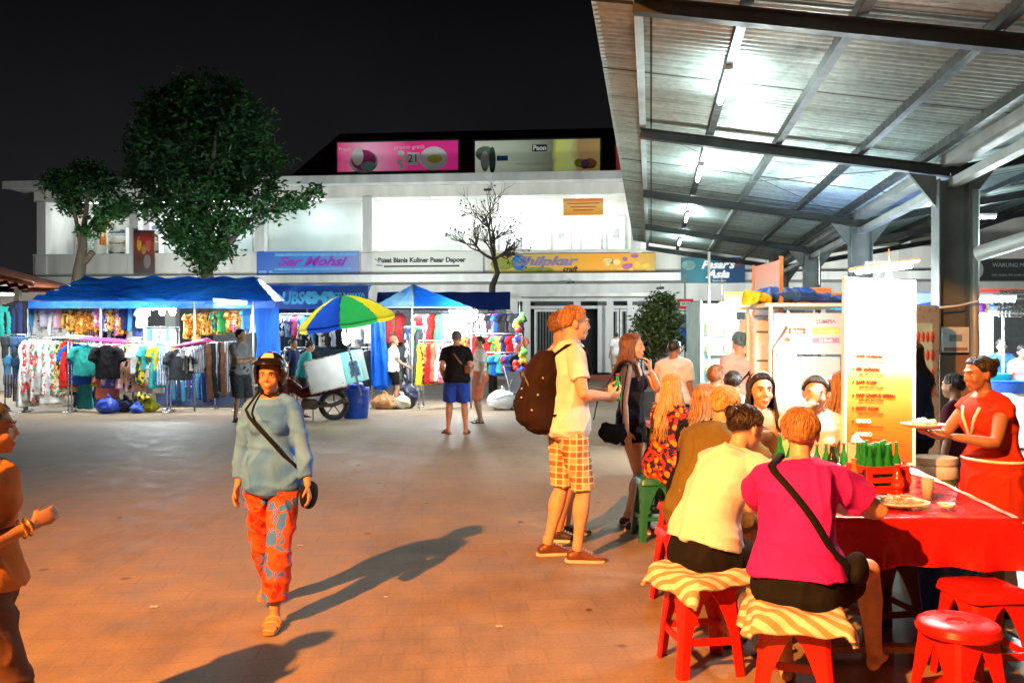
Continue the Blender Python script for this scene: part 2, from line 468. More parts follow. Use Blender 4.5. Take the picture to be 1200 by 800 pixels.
def hair(F, kind, mat, parent, seed=1, length=.3, near=True):
    h = F.hs; Rm = F.HR; C = F.HC; mb = MB(); rs = random.Random(seed)
    nu, nv = 64, 40
    thick = {'short': .012, 'crop': .006, 'long': .014, 'bun': .009, 'tousled': .012, 'scarf': .012, 'pony': .010}[kind]
    c0 = V((0, -.014, .024)); er = V((.0765, .096, .089))
    def rad(d): return 1 / math.sqrt((d.x / er.x) ** 2 + (d.y / er.y) ** 2 + (d.z / er.z) ** 2)
    def low(az):   # lowest elevation (deg) with hair; az 0 = front
        a = abs(az)
        hl = 33 if kind not in ('scarf',) else 30
        if kind == 'tousled': hl = 26
        pts = [(0, hl), (28, hl - 3), (48, 16), (62, -6), (78, -16 if kind in ('short', 'tousled', 'crop') else -10), (95, 0 if kind in ('short', 'tousled', 'crop', 'bun', 'pony') else -35), (112, -30), (180, -46)]
        for i in range(len(pts) - 1):
            if a <= pts[i + 1][0]: return lerp(pts[i][1], pts[i + 1][1], (a - pts[i][0]) / (pts[i + 1][0] - pts[i][0]))
        return -46
    vs = []
    for i in range(nv + 1):
        el = PI / 2 - PI * i / nv
        for j in range(nu):
            az = -PI + 2 * PI * j / nu
            d = V((math.sin(az) * math.cos(el), math.cos(az) * math.cos(el), math.sin(el)))
            k = (math.degrees(el) - low(math.degrees(az))) / 9.0 + .5
            k = max(0, min(1, k)); k = k * k * (3 - 2 * k)
            nz = .5 + .5 * math.sin(az * 9 + 4 * math.sin(el * 3 + seed) + seed) * math.sin(az * 5 + el * 11 + seed * 2)
            nz2 = math.sin(az * 23 + el * 5 + seed)
            t = thick * (.80 + (.32 if kind in ('short', 'tousled') else .25) * nz) + .0008 * nz2
            if kind == 'tousled': t *= 1 + .5 * max(0, math.sin(el)) 
            r = rad(d) + t * k - .022 * (1 - k)
            vs.append(C + Rm @ ((c0 + d * r) * h))
    fs = [(i * nu + j, i * nu + (j + 1) % nu, (i + 1) * nu + (j + 1) % nu, (i + 1) * nu + j) for i in range(nv) for j in range(nu)]
    mb.add(vs, fs)
    def Q(az, el, out=0):
        d = V((math.sin(az) * math.cos(el), math.cos(az) * math.cos(el), math.sin(el))); return C + Rm @ ((c0 + d * (rad(d) + out)) * h)
    if kind in ('short', 'tousled', 'long', 'bun', 'pony'):   # surface clumps so the outline is hair-like
        n = {'short': 240, 'tousled': 420, 'long': 220, 'bun': 150, 'pony': 150}[kind]; fine = .42 if near else 1; n = int(n * (3.4 if near else .5))
        for i in range(n):
            az = rs.uniform(-PI, PI); el = R(rs.uniform(10, 85)); lo = R(low(math.degrees(az)) + 6)
            if el < lo: continue
            pts = []; e = el; a = az; q = rs.uniform(.25, .5) if kind in ('short', 'tousled') else rs.uniform(.5, .9)
            for k in range(6):
                lift = thick * (.80 + (.3 if kind == 'tousled' else .15) * math.sin(k / 5 * PI)) + (rs.uniform(-.002, .010) * (k / 5) ** 2 if kind == 'tousled' else rs.uniform(-.002, .005) * (k / 5) ** 2) + (rs.uniform(0, .003) if near else 0)
                pts.append(Q(a, e, lift)); e = max(lo, e - q / 5); a += rs.uniform(-.05, .05) 
            mb.tube(pts, [x * h * fine for x in (.002, .006, .007, .006, .004, .001)], 4 if near else 5, .6 if near else .35, up=(pts[2] - C))
    if kind == 'bun':
        cc = C + Rm @ (V((0, -.112, .055)) * h); mb.ell(cc, (.036 * h, .028 * h, .034 * h), Rm, 18, 12)
        for i in range(10):
            a0 = i * .63; mb.tube([cc + Rm @ (V((math.cos(a0 + t) * .03, -.012 - .012 * math.sin(t), math.sin(a0 + t) * .03)) * h) for t in np.linspace(0, 1.6, 6)], .006 * h, 5)
    if kind == 'pony':
        for i in range(26):
            x = rs.gauss(0, .014); y = rs.gauss(0, .01)
            p0 = C + Rm @ (V((x * .4, -.105, .06 + y)) * h)
            mb.tube([p0, p0 + Rm @ V((x, -.035 + y, .01)) * h, p0 + V((x, -.05 + y, -.07)) * h, p0 + V((x * 1.3, -.045 + y, -.15)) * h, p0 + V((x * .9, -.035 + y, -length * .8)) * h], [.004 * h, .007 * h, .008 * h, .007 * h, .002 * h], 5)
    if kind in ('long', 'scarf'):
        n = (420 if near else 120)
        for i in range(n):
            az = rs.uniform(R(64), R(296)); e0 = R(rs.uniform(5, 60))
            L = length * rs.uniform(.8, 1.08); p = [Q(az, e0, thick * .9), Q(az, e0 * .35, thick * 1.1), Q(az, R(-22), thick * 1.2)]
            last = p[-1]; d = V((math.sin(az), math.cos(az), 0)); back = F.Y * -1
            dw = Rm @ d; outw = rs.uniform(-.006, .02)
            fr = dw.dot(F.Y) > .15
            tgt = last + V((0, 0, -.10 * h)) + dw * outw + back * .004
            p.append(tgt)
            if L > .12:
                for k in (.35, .7, 1.0):
                    off = (F.Y * (.055 if fr else -.045)) * min(1, k * 1.5) + F.X * rs.uniform(-.006, .006)
                    p.append(tgt + off * F.s + (F.U * -1) * ((L - .1) * k) + dw * .01 * math.sin(k * 5 + i))
            rr = [.003] + [.0048 if near else .009] * (len(p) - 2) + [.0015]
            mb.tube(p, [x * h for x in rr], 5, .6)
    return mb.build('hair', mat, parent, smooth=True, recalc=False)
def eyes(F, mats, parent, brow=None):
    h = F.hs; Rm = F.HR; C = F.HC; mb = MB()
    def P(*a): return C + Rm @ (V(a) * h)
    for sg in (1, -1):
        mb = MB()
        mb.cm = 0; mb.ell(P(sg * .0305, .0728, .004), (.0120 * h, .0100 * h, .0055 * h), Rm, 14, 10)
        mb.cm = 1; mb.ell(P(sg * .0305, .0800, .0035), (.0050 * h, .0034 * h, .0048 * h), Rm, 10, 8)
        mb.tube([P(sg * .017, .0810, .0085), P(sg * .030, .0835, .0110), P(sg * .043, .0765, .0085)], [.0012 * h, .0020 * h, .0012 * h], 6)
        mb.tube([P(sg * .014, .0905, .0245), P(sg * .030, .0905, .0305), P(sg * .046, .079, .026)], [.0025 * h, .003 * h, .0015 * h], 6)
        mb.build('eye', [M('eye_white', (.75, .72, .68), .2, bmp=0), mats], parent, smooth=True)
def finish_body(me, F, lips, barefoot=True, skinmat=None):
    p = co_get(me); h = F.hs; inv = np.array(F.HR.inverted()); q = ((p - np.array(F.HC)) @ inv.T) / h
    for sg in (1, -1):
        d = np.linalg.norm((q - np.array((sg * .0305, .087, .004))) / np.array((1.25, 1, .8)), axis=1)
        k = np.clip(1 - d / .017, 0, 1); q[:, 1] -= .0075 * k * k * (3 - 2 * k) * 1.3
    d = np.linalg.norm((q - np.array((0, .098, -.0655))) / np.array((2.2, 1, .25)), axis=1)
    k = np.clip(1 - d / .011, 0, 1); q[:, 1] -= .004 * k
    near = np.linalg.norm(q, axis=1) < .2
    pn = (q * h) @ np.array(F.HR).T + np.array(F.HC); p[near] = pn[near]
    co_set(me, p)
    col = np.ones((len(p), 4), np.float32)
    d = np.linalg.norm((q - np.array((0, .094, -.066))) / np.array((2.0, 1.2, .95)), axis=1)
    k = np.clip((.0145 - d) / .003, 0, 1)[:, None] * near[:, None]
    col[:, :3] = col[:, :3] * (1 - k) + np.array(lips) * k
    for sg in (1, -1):   # eye socket shade painted into the colour; cheek flush is pigment
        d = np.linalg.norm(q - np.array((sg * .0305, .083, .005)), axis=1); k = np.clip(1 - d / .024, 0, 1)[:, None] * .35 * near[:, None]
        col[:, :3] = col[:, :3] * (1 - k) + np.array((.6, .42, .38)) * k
        d = np.linalg.norm(q - np.array((sg * .042, .075, -.035)), axis=1); k = np.clip(1 - d / .032, 0, 1)[:, None] * .4 * near[:, None]
        col[:, :3] = col[:, :3] * (1 - k) + np.array((1.0, .72, .66)) * k
    a = me.color_attributes.new('Col', 'FLOAT_COLOR', 'POINT'); a.data.foreach_set('color', col.ravel())
def cloth_mesh(mb, vox, amp=.006, seed=0, freq=16, it=2, aniso=(1, 1, .55)):
    me = remesh(mb, vox, it); p = co_get(me); n = no_get(me)
    q = p * np.array(aniso)
    a = pnoise(q, freq, seed); b = pnoise(p * np.array((1, 1, 1.4)), freq * .9, seed + 5, 5); c = pnoise(q, freq * 2.6, seed + 9)
    d = (1 - np.clip(np.abs(a) * 1.6, 0, 1)) ** 2 * 1.2 + (1 - np.clip(np.abs(b) * 1.8, 0, 1)) ** 2 * .9 + c * .12 - .45
    co_set(me, p + n * (d * amp)[:, None]); return me
def add_mesh(name, me, mat, parent): me.materials.clear(); me.materials.append(mat); return link(name, me, parent, True)
def person(label, loc, rotz, skin_m, hair_kind, hair_m, top=None, bottom=None, shoes=None, near=True, group=None, lips=(.9, .55, .5), hairlen=.3, seed=1, toplabel=None, vox=None, scarfm=None, name='person', **pose):
    """top: dict(mat, kind tee/tank/long/dress, sleeve, hem, inf)  bottom: dict(mat, kind, u)  shoes: dict(mat, sole, kind)"""
    F = skeleton(**pose); s = F.s
    vx = vox or (.0072 if near else .014)
    mb = MB()
    mb.rings(torso_rings(F, -.13, .53))
    if F.sex == 'f':
        for sg in (1, -1):
            p, X, Y, U = F.spine(.335); mb.ell(p + X * sg * .065 * s + Y * .075 * s * F.w, .055 * s * F.w)
    p, X, Y, U = F.spine(-.03)
    for sg in (1, -1):
        mb.ell(p + V((sg * .075 * s * F.w, -.032 * s * F.w, -.01)), (.085 * s * F.w, .082 * s * F.w, .095 * s * F.w))
        # shoulder cap
        mb.ell(F.sh[sg] - F.U * .004 * s, .056 * s * (.88 if F.sex == 'f' else 1) * (1 + (F.w - 1) * .6))
        p1 = F.spine(.50)[0] + F.X * sg * .045 * s; mb.tube([p1, F.sh[sg] + F.U * .004 * s], [.047 * s, .045 * s], 12)
        pts, rs = arm_path(F, sg, 0, 1.97); mb.tube(pts, rs, 16)
        a = F.arm[sg]; hand(mb, a[2], a[3], a[4], sg, s * (.92 if F.sex == 'f' else 1), a[5])
        pts, rs = leg_path(F, sg, 0, 2); mb.tube(pts, rs, 18); mb.ell(F.leg[sg][0], .09 * s * F.w)
        mb.ell(F.leg[sg][1], .055 * s)
        hj, kn, an, fy = F.leg[sg]
        sd = (an - kn).normalized(); side_ = V((1, 0, 0)); bk = sd.cross(side_).normalized()
        if bk.y > 0: bk = -bk
        mb.ell(kn.lerp(an, .3) + bk * .018 * s, (.043 * s * F.w, .045 * s * F.w, .10 * s), Matrix.Rotation(math.atan2(-sd.y, -sd.z) * -1, 3, 'X'))
        mb.tube([an + V((0, 0, .05)) * s, an, an + V((0, 0, -.03)) * s], [.034 * s, .034 * s, .034 * s], 14)
        foot(mb, an, fy, s, toes=(shoes is None or shoes.get('kind') == 'sandal'))
    head(mb, F)
    me = remesh(mb, vx, 2 if near else 1)
    finish_body(me, F, lips); me.materials.clear(); me.materials.append(skin_m)
    root = link(name, me, None, True, loc, R(rotz)); tag(root, label, 'person', group)
    root['fig'] = 0; del root['fig']
    if hair_kind: hair(F, hair_kind, hair_m, root, seed, hairlen, near)
    if near: eyes(F, M('eye_dark', (.02, .012, .01), .25, bmp=0), root)
    def bottomw(b, nm):
        mb = MB(); inf = b.get('inf', .014); u1 = b.get('u', .75); kind = b.get('kind', 'shorts'); fl = b.get('flare', .0)
        mb.rings(torso_rings(F, -.12, b.get('waist', .10), inf))
        for sg in (1, -1):
            mb.ell(F.spine(-.03)[0] + V((sg * .075 * s * F.w, -.032 * s * F.w, -.01)), tuple((k * s * F.w + inf) for k in (.085, .082, .095)))
            mb.ell(F.leg[sg][0], .09 * s * F.w + inf)
            pts, rs = leg_path(F, sg, .0, u1, lambda u: inf + fl * u, 14); mb.tube(pts, rs, 20)
        if kind == 'skirt':
            a = F.leg[1]; b2 = F.leg[-1]; rings = []
            for i in range(9):
                u = u1 * i / 8; p1 = leg_path(F, 1, u, u + .001, 0, 1)[0][0]; p2 = leg_path(F, -1, u, u + .001, 0, 1)[0][0]; r = leg_path(F, 1, u, u + .001, inf, 1)[1][0] + fl * u
                T = ((F.leg[1][1] - F.leg[1][0]) + (F.leg[-1][1] - F.leg[-1][0])).normalized(); c = (p1 + p2) / 2; A = (p1 - p2).normalized(); B = T.cross(A); w_ = (p1 - p2).length / 2 + r
                rings.append([c + A * (math.cos(q) * w_) + B * (math.sin(q) * r * 1.05) for q in np.linspace(0, 2 * PI, 25)[:-1]])
            mb.rings(rings)
        me = cloth_mesh(mb, vx * 1.15, b.get('amp', .009), seed + 11, b.get('freq', 17)); return add_mesh(nm, me, b['mat'], root)
    if bottom: bottomw(bottom, bottom.get('name', 'shorts'))
    if top:
        mb = MB(); inf = top.get('inf', .014); kind = top.get('kind', 'tee'); hem = top.get('hem', -.06)
        loose = top.get('loose', .012)
        fi = lambda t: inf + loose * max(0, min(1, (.34 - t) / .35)) - max(0, (t - .47) * .12)
        if kind == 'tank':
            mb.rings(torso_rings(F, hem, .40, fi)); 
            if F.sex == 'f':
                for sg in (1, -1):
                    p, X, Y, U = F.spine(.335); mb.ell(p + X * sg * .065 * s + Y * .075 * s * F.w, .055 * s * F.w + inf * .9)
            for sg in (1, -1):
                for (tt, yy) in ((.40, .085), (.40, -.085)): pass
                p0, X, Y, U = F.spine(.37); p1 = F.spine(.475)[0]
                mb.tube([p0 + X * sg * .085 * s + Y * .10 * s * F.w, p1 + X * sg * .082 * s + Y * .062 * s, p1 + X * sg * .085 * s + U * .038 * s, p1 + X * sg * .082 * s - Y * .075 * s, p0 + X * sg * .08 * s - Y * .108 * s * F.w], [.022 * s] * 5, 10, .6)
        else:
            mb.rings(torso_rings(F, hem, .522, fi))
            if F.sex == 'f':
                for sg in (1, -1):
                    p, X, Y, U = F.spine(.335); mb.ell(p + X * sg * .065 * s + Y * .072 * s * F.w, .055 * s * F.w + inf)
            sl = top.get('sleeve', .6)
            for sg in (1, -1):
                mb.ell(F.sh[sg] - F.U * .004 * s, .056 * s * (.88 if F.sex == 'f' else 1) * (1 + (F.w - 1) * .6) + inf * .45)
                p1 = F.spine(.50)[0] + F.X * sg * .045 * s; mb.tube([p1, F.sh[sg] + F.U * .006 * s], [.047 * s + inf * .4] * 2, 12)
                if sl > 0:
                    pts, rs = arm_path(F, sg, .0, sl, lambda u: inf * .9 + top.get('sflare', .012) * min(u, 1), 12); mb.tube(pts, rs, 18)
            if hem < .0 and F.leg[1][1].z > F.P.z - .2 * s:   # seated: hem wraps the hips
                for sg in (1, -1): mb.ell(F.spine(-.01)[0] + V((sg * .072 * s * F.w, -.030 * s * F.w, .01)), tuple((k * s * F.w + inf + .020) for k in (.085, .082, .085)))
        if kind == 'dress':
            u1 = top.get('u', .8)
            rings = []
            for i in range(10):
                u = u1 * i / 9; p1 = leg_path(F, 1, u, u + .001, 0, 1)[0][0]; p2 = leg_path(F, -1, u, u + .001, 0, 1)[0][0]; r = leg_path(F, 1, u, u + .001, inf, 1)[1][0] + .02 * u
                T = ((F.leg[1][1] - F.leg[1][0]) + (F.leg[-1][1] - F.leg[-1][0])).normalized(); c = (p1 + p2) / 2; A = (p1 - p2).normalized(); B = T.cross(A); w_ = (p1 - p2).length / 2 + r
                rings.append([c + A * (math.cos(q) * w_) + B * (math.sin(q) * r * 1.1) for q in np.linspace(0, 2 * PI, 25)[:-1]])
            mb.rings(rings); mb.rings(torso_rings(F, -.12, .1, inf))
            for sg in (1, -1): mb.ell(F.spine(-.03)[0] + V((sg * .075 * s * F.w, -.05 * s * F.w, -.01)), tuple((k * s * F.w + inf) for k in (.085, .085, .095)))
        me = cloth_mesh(mb, vx * 1.15, top.get('amp', .010), seed + 3, top.get('freq', 13)); o = add_mesh(top.get('name', 'shirt'), me, top['mat'], root)
    if shoes:
        for sg in (1, -1):
            hj, kn, an, fy = F.leg[sg]; mb = MB(); m = Matrix.Rotation(-fy, 3, 'Z')
            if shoes.get('kind') == 'sandal':
                so = MB(); pts = []
                for (x, y) in ((.036, -.06), (.04, .0), (.048, .07), (.05, .12), (.034, .175), (0, .195), (-.034, .185), (-.048, .13), (-.044, .06), (-.038, 0), (-.034, -.06), (0, -.078)): pts.append(an + m @ V((x, y, -.073)) * s)
                so.poly(pts, .014 * s); o = so.build('sandal', shoes['mat'], root)
                st = MB()
                for (y, z) in ((.05, .012), (.105, -.015)):
                    st.tube([an + m @ V((.046 * math.cos(q) * 1.05, y, -.055 + (.047 + z * .7) * math.sin(q))) * s for q in np.linspace(0, PI, 9)], .008 * s, 6, 1.6)
                st.build('strap', shoes['mat'], o, True)
            else:
                foot(mb, an, fy, s, False, .009)
                mb.tube([an + V((0, 0, .0)) * s, an + V((0, 0, -.03)) * s], [.046 * s, .046 * s], 14)
                me = remesh(mb, .008 if near else .014, 2); o = add_mesh('shoe', me, shoes['mat'], root)
                so = MB(); pts = []
                for (x, y) in ((.036, -.065), (.043, .0), (.052, .07), (.054, .12), (.042, .175), (0, .205), (-.042, .175), (-.054, .12), (-.046, .06), (-.04, 0), (-.036, -.065), (0, -.083)): pts.append(an + m @ V((x, y, -.075)) * s)
                so.poly(pts, .02 * s); so.build('sole', shoes.get('sole', M('sole_white', (.6, .58, .52), .6)), o)
                if near:
                    la = MB()
                    for y in (.035, .055, .075, .095): la.tube([an + m @ V((.022, y, .012 - (y - .03) * .45)) * s, an + m @ V((0, y + .004, .02 - (y - .03) * .45)) * s, an + m @ V((-.022, y, .012 - (y - .03) * .45)) * s], .003, 5)
                    la.build('laces', shoes.get('sole', M('sole_white', (.6, .58, .52), .6)), o)
    F.root = root; F.vx = vx; return F
# ---------------------------------------------------------------- camera, sky
cam = bpy.data.cameras.new('camera'); camo = bpy.data.objects.new('camera', cam); COL.objects.link(camo)
camo.location = (0, 0, 1.6); camo.rotation_euler = (PI / 2, 0, 0); cam.lens = 30; cam.sensor_width = 36; cam.clip_end = 800; cam.clip_start = .05
SC.camera = camo
SC.view_settings.view_transform = 'Standard'; SC.view_settings.look = 'None'; SC.view_settings.exposure = 0
SC.cycles.use_denoising = True
try: SC.cycles.denoiser = 'OPENIMAGEDENOISE'
except Exception: pass
SC.cycles.max_bounces = 6; SC.cycles.diffuse_bounces = 3; SC.cycles.glossy_bounces = 3; SC.cycles.transmission_bounces = 5
SC.cycles.sample_clamp_indirect = 6; SC.cycles.blur_glossy = 1.0
wd = bpy.data.worlds.new('World'); SC.world = wd; wd.use_nodes = True; nt = wd.node_tree
bg = nt.nodes['Background']; tc = nt.nodes.new('ShaderNodeTexCoord'); sx = nt.nodes.new('ShaderNodeSeparateXYZ'); nt.links.new(tc.outputs['Generated'], sx.inputs[0])
skyc = ramp(nt, sx.outputs[2], [(0, (.020, .019, .021)), (.12, (.0125, .012, .0135)), (.4, (.0022, .0022, .003))])
cl = noise_t(nt, tc.outputs['Generated'], 2.2, 5)
nt.links.new(rgbmix(nt, 1.0, skyc, ramp(nt, cl, [(.3, .75), (.7, 1.25)]), 'MULTIPLY'), bg.inputs[0]); bg.inputs[1].default_value = 1.0
def P(px, py, Y): return V(((px - 600) / 1000 * Y, Y, 1.6 + (400 - py) / 1000 * Y))
def G(px, Y): return V(((px - 600) / 1000 * Y, Y, 0))
def light(kind, loc, power, col=(1, 1, 1), size=.3, size_y=None, rot=None, target=None, spot=None, blend=.3, parent=None, name='lamp_light', spread=None):
    l = bpy.data.lights.new(name, kind); l.energy = power; l.color = col
    if kind == 'AREA':
        l.size = size
        if size_y: l.shape = 'RECTANGLE'; l.size_y = size_y
        if spread: l.spread = R(spread)
    elif kind in ('POINT', 'SPOT'): l.shadow_soft_size = size
    if kind == 'SPOT': l.spot_size = R(spot); l.spot_blend = blend
    o = bpy.data.objects.new(name, l); COL.objects.link(o); o.location = loc
    if target is not None: o.rotation_euler = (V(target) - V(loc)).to_track_quat('-Z', 'Y').to_euler()
    elif rot: o.rotation_euler = rot
    if parent: o.parent = parent
    return o
COOL = (.80, 1.0, .98)
def tube_lamp(label, a, b, power, col=COOL, strength=45, group=None, up=0):
    """batten fitting with a tube lamp between two points"""
    a = V(a); b = V(b); c = (a + b) / 2; L = (b - a).length; d = (b - a).normalized()
    t = thing('tube_light', label, 'tube light', c, 0, group)
    m = MB(); m.bar(-d * L / 2 + V((0, 0, .045)), d * L / 2 + V((0, 0, .045)), .07, .05); m.build('batten', M('lamp_white', (.75, .77, .75), .4, bmp=0), t)
    m = MB(); m.tube([-d * L * .48, d * L * .48], .019, 10); m.build('tube', glow('glow_tube_%g' % strength, col, strength), t, True)
    if power:
        n = light('AREA', (0, 0, -.03), power, col, L * .95, .12, parent=t); n.rotation_euler = (0, 0, math.atan2(d.y, d.x))
        n = light('POINT', (0, 0, -.12), power * .28, col, .12, parent=t)
    if up:
        n = light('AREA', (0, 0, -.30), up, col, L * .95, .10, rot=(PI, 0, 0), parent=t); n.rotation_euler = (PI, 0, math.atan2(d.y, d.x))
    return t
def bulb_lamp(label, p, power, col=(1, .97, .92), strength=60, r=.045, cord=.3, group=None):
    t = thing('bulb_light', label, 'light bulb', p, 0, group)
    m = MB(); m.lathe([(.0, -r * 1.2), (r * .6, -r), (r, -r * .2), (r * .95, r * .4), (r * .55, r * 1.3), (r * .35, r * 1.7)], n=16); m.build('bulb', glow('glow_bulb_%g' % strength, col, strength), t, True)
    m = MB(); m.lathe([(r * .36, r * 1.65), (r * .36, r * 2.1), (.008, r * 2.4)], n=12); m.tube([(0, 0, r * 2.8), (0, 0, r * 2.8 + cord)], .005, 6); m.build('holder', M('lamp_holder', (.6, .6, .6), .4, bmp=0), t, True)
    if power: light('POINT', (0, 0, -.02), power, col, r * 1.3, parent=t)
    return t
# ---------------------------------------------------------------- ground
m_, nt, b = nodes_of('paving')
co = objco(nt)
br = nn(nt, 'ShaderNodeTexBrick'); br.inputs['Scale'].default_value = 1.0; br.inputs['Brick Width'].default_value = .42; br.inputs['Row Height'].default_value = .21; br.inputs['Mortar Size'].default_value = .008
br.inputs['Color1'].default_value = (.29, .22, .15, 1); br.inputs['Color2'].default_value = (.23, .175, .12, 1); br.inputs['Mortar'].default_value = (.17, .13, .09, 1)
mp = nn(nt, 'ShaderNodeMapping'); mp.inputs['Rotation'].default_value = (0, 0, R(-6)); nt.links.new(co, mp.inputs[0]); nt.links.new(mp.outputs[0], br.inputs['Vector'])
f1 = noise_t(nt, co, .35, 8, .6); f2 = noise_t(nt, co, 3.2, 8, .65); f3 = noise_t(nt, co, 60, 3)
c = rgbmix(nt, .35, (.27, .195, .125), br.outputs['Color'])
c = rgbmix(nt, 1.0, c, ramp(nt, f1, [(.3, .84), (.65, 1.08)]), 'MULTIPLY')
c = rgbmix(nt, 1.0, c, ramp(nt, f2, [(.3, .74), (.7, 1.15)]), 'MULTIPLY')
vo = nn(nt, 'ShaderNodeTexVoronoi', feature='F1'); vo.inputs['Scale'].default_value = 1.3; nt.links.new(co, vo.inputs['Vector'])
c = rgbmix(nt, 1.0, c, ramp(nt, vo.outputs['Distance'], [(.03, .45), (.06, 1.0)]), 'MULTIPLY')
f4 = noise_t(nt, objco(nt, (1, .35, 1), (0, 0, .3)), 1.1, 9, .7); c = rgbmix(nt, 1.0, c, ramp(nt, f4, [(.36, .74), (.5, 1.0), (.62, 1.0), (.75, 1.12)]), 'MULTIPLY')
c = rgbmix(nt, 1.0, c, ramp(nt, f3, [(.3, .85), (.7, 1.1)]), 'MULTIPLY')
nt.links.new(c, b.inputs['Base Color']); nt.links.new(ramp(nt, f2, [(.3, .52), (.7, .78)]), b.inputs['Roughness'])
mx = nn(nt, 'ShaderNodeMath', operation='ADD'); nt.links.new(br.outputs['Fac'], mx.inputs[0])
m2 = nn(nt, 'ShaderNodeMath', operation='MULTIPLY'); nt.links.new(f2, m2.inputs[0]); m2.inputs[1].default_value = -1.5; nt.links.new(m2.outputs[0], mx.inputs[1])
bump(nt, b, mx.outputs[0], -.22, .008); PAVE = m_
g = MB(); g.grid(lambda u, v: (-300 + 600 * u, -100 + 600 * v, 0), 30, 30); struct(g.build('ground', PAVE, recalc=False))
# side strip of darker tiles beyond the dining table, with a drain kerb
mt, nt, b = nodes_of('tile_paving'); co = objco(nt); br = nn(nt, 'ShaderNodeTexBrick', offset=0); br.inputs['Scale'].default_value = 1; br.inputs['Brick Width'].default_value = .4; br.inputs['Row Height'].default_value = .4; br.inputs['Mortar Size'].default_value = .01
br.inputs['Color1'].default_value = (.12, .13, .13, 1); br.inputs['Color2'].default_value = (.09, .10, .10, 1); br.inputs['Mortar'].default_value = (.04, .04, .04, 1); nt.links.new(co, br.inputs['Vector'])
nt.links.new(rgbmix(nt, 1.0, br.outputs['Color'], ramp(nt, noise_t(nt, co, 4, 8), [(.3, .6), (.7, 1.3)]), 'MULTIPLY'), b.inputs['Base Color']); b.inputs['Roughness'].default_value = .4
TH = R(9.26)
def cv(u, v, z=0): return V((u * math.cos(TH) + v * math.sin(TH), -u * math.sin(TH) + v * math.cos(TH), z))
g = MB(); g.add([cv(1.75, -4, .004), cv(14, -4, .004), cv(14, 24, .004), cv(1.75, 24, .004)], [(0, 1, 2, 3)]); struct(g.build('tiled_floor', mt, recalc=False))

# ---------------------------------------------------------------- canopy roof on the right
STEEL = M('steel_dark', (.045, .05, .05), .45, .3, var=.4, scale=3, bmp=.2)
STEELG = M('steel_grey', (.17, .19, .185), .5, .3, var=.35, scale=3)
STEELL = M('steel_light', (.42, .45, .43), .5, .2, var=.3, scale=2)
mr, nt, b = nodes_of('zinc_sheet'); co = objco(nt)
f = noise_t(nt, objco(nt, (1, .25, 1), (0, 0, TH)), 1.6, 7, .65); f2 = noise_t(nt, co, 14, 5)
pn = nn(nt, 'ShaderNodeTexBrick'); pn.inputs['Scale'].default_value = 1; pn.inputs['Brick Width'].default_value = 4.2; pn.inputs['Row Height'].default_value = .9; pn.inputs['Mortar Size'].default_value = .012; pn.offset = 0
pn.inputs['Color1'].default_value = (.62, .72, .71, 1); pn.inputs['Color2'].default_value = (.52, .61, .60, 1); pn.inputs['Mortar'].default_value = (.12, .12, .11, 1)
mp = nn(nt, 'ShaderNodeMapping'); mp.inputs['Rotation'].default_value = (0, 0, TH); nt.links.new(co, mp.inputs[0]); nt.links.new(mp.outputs[0], pn.inputs['Vector'])
c = rgbmix(nt, 1.0, pn.outputs['Color'], ramp(nt, f, [(.25, (.42, .43, .41)), (.40, (.85, .87, .84)), (.7, (1.05, 1.08, 1.05))]), 'MULTIPLY')
st = noise_t(nt, mp.outputs[0], 1, 3); mp2 = nn(nt, 'ShaderNodeMapping'); mp2.inputs['Scale'].default_value = (.35, 7.0, 1); nt.links.new(mp.outputs[0], mp2.inputs[0]); st = noise_t(nt, mp2.outputs[0], 1.0, 5, .7)
c = rgbmix(nt, 1.0, c, ramp(nt, st, [(.34, .66), (.5, .98), (.68, 1.2)]), 'MULTIPLY')
nt.links.new(rgbmix(nt, 1.0, c, ramp(nt, f2, [(.3, .8), (.7, 1.1)]), 'MULTIPLY'), b.inputs['Base Color'])
b.inputs['Metallic'].default_value = .75; nt.links.new(ramp(nt, f, [(.3, .55), (.6, .30)]), b.inputs['Roughness']); bump(nt, b, f2, .15, .01)
UE, UC, ZE, ZC = -.14, 3.56, 4.27, 3.66
def zr(u): return ZE + (u - UE) * (ZC - ZE) / (UC - UE) if u <= UC + 1e-6 else ZC + (u - UC) * .165
can = thing('market_canopy', 'long steel market canopy with corrugated zinc roof over the food tables', 'canopy', (0, 0, 0))
V0, V1 = 1.0, 24.6
def sheet(u0, u1, nm, lift=.16):
    g = MB(); n = int((V1 - V0) / .0175)
    def fn(i, j):
        v = V0 + (V1 - V0) * i; u = u0 + (u1 - u0) * j
        return cv(u, v, zr(u) + lift + .022 * math.sin(v / .105 * 2 * PI))
    g.grid(fn, n, 4); o = g.build(nm, mr, can, True, recalc=False); return o
sheet(UE - .36, UC + .02, 'roof_sheet'); sheet(UC + .03, 8.6, 'roof_sheet')
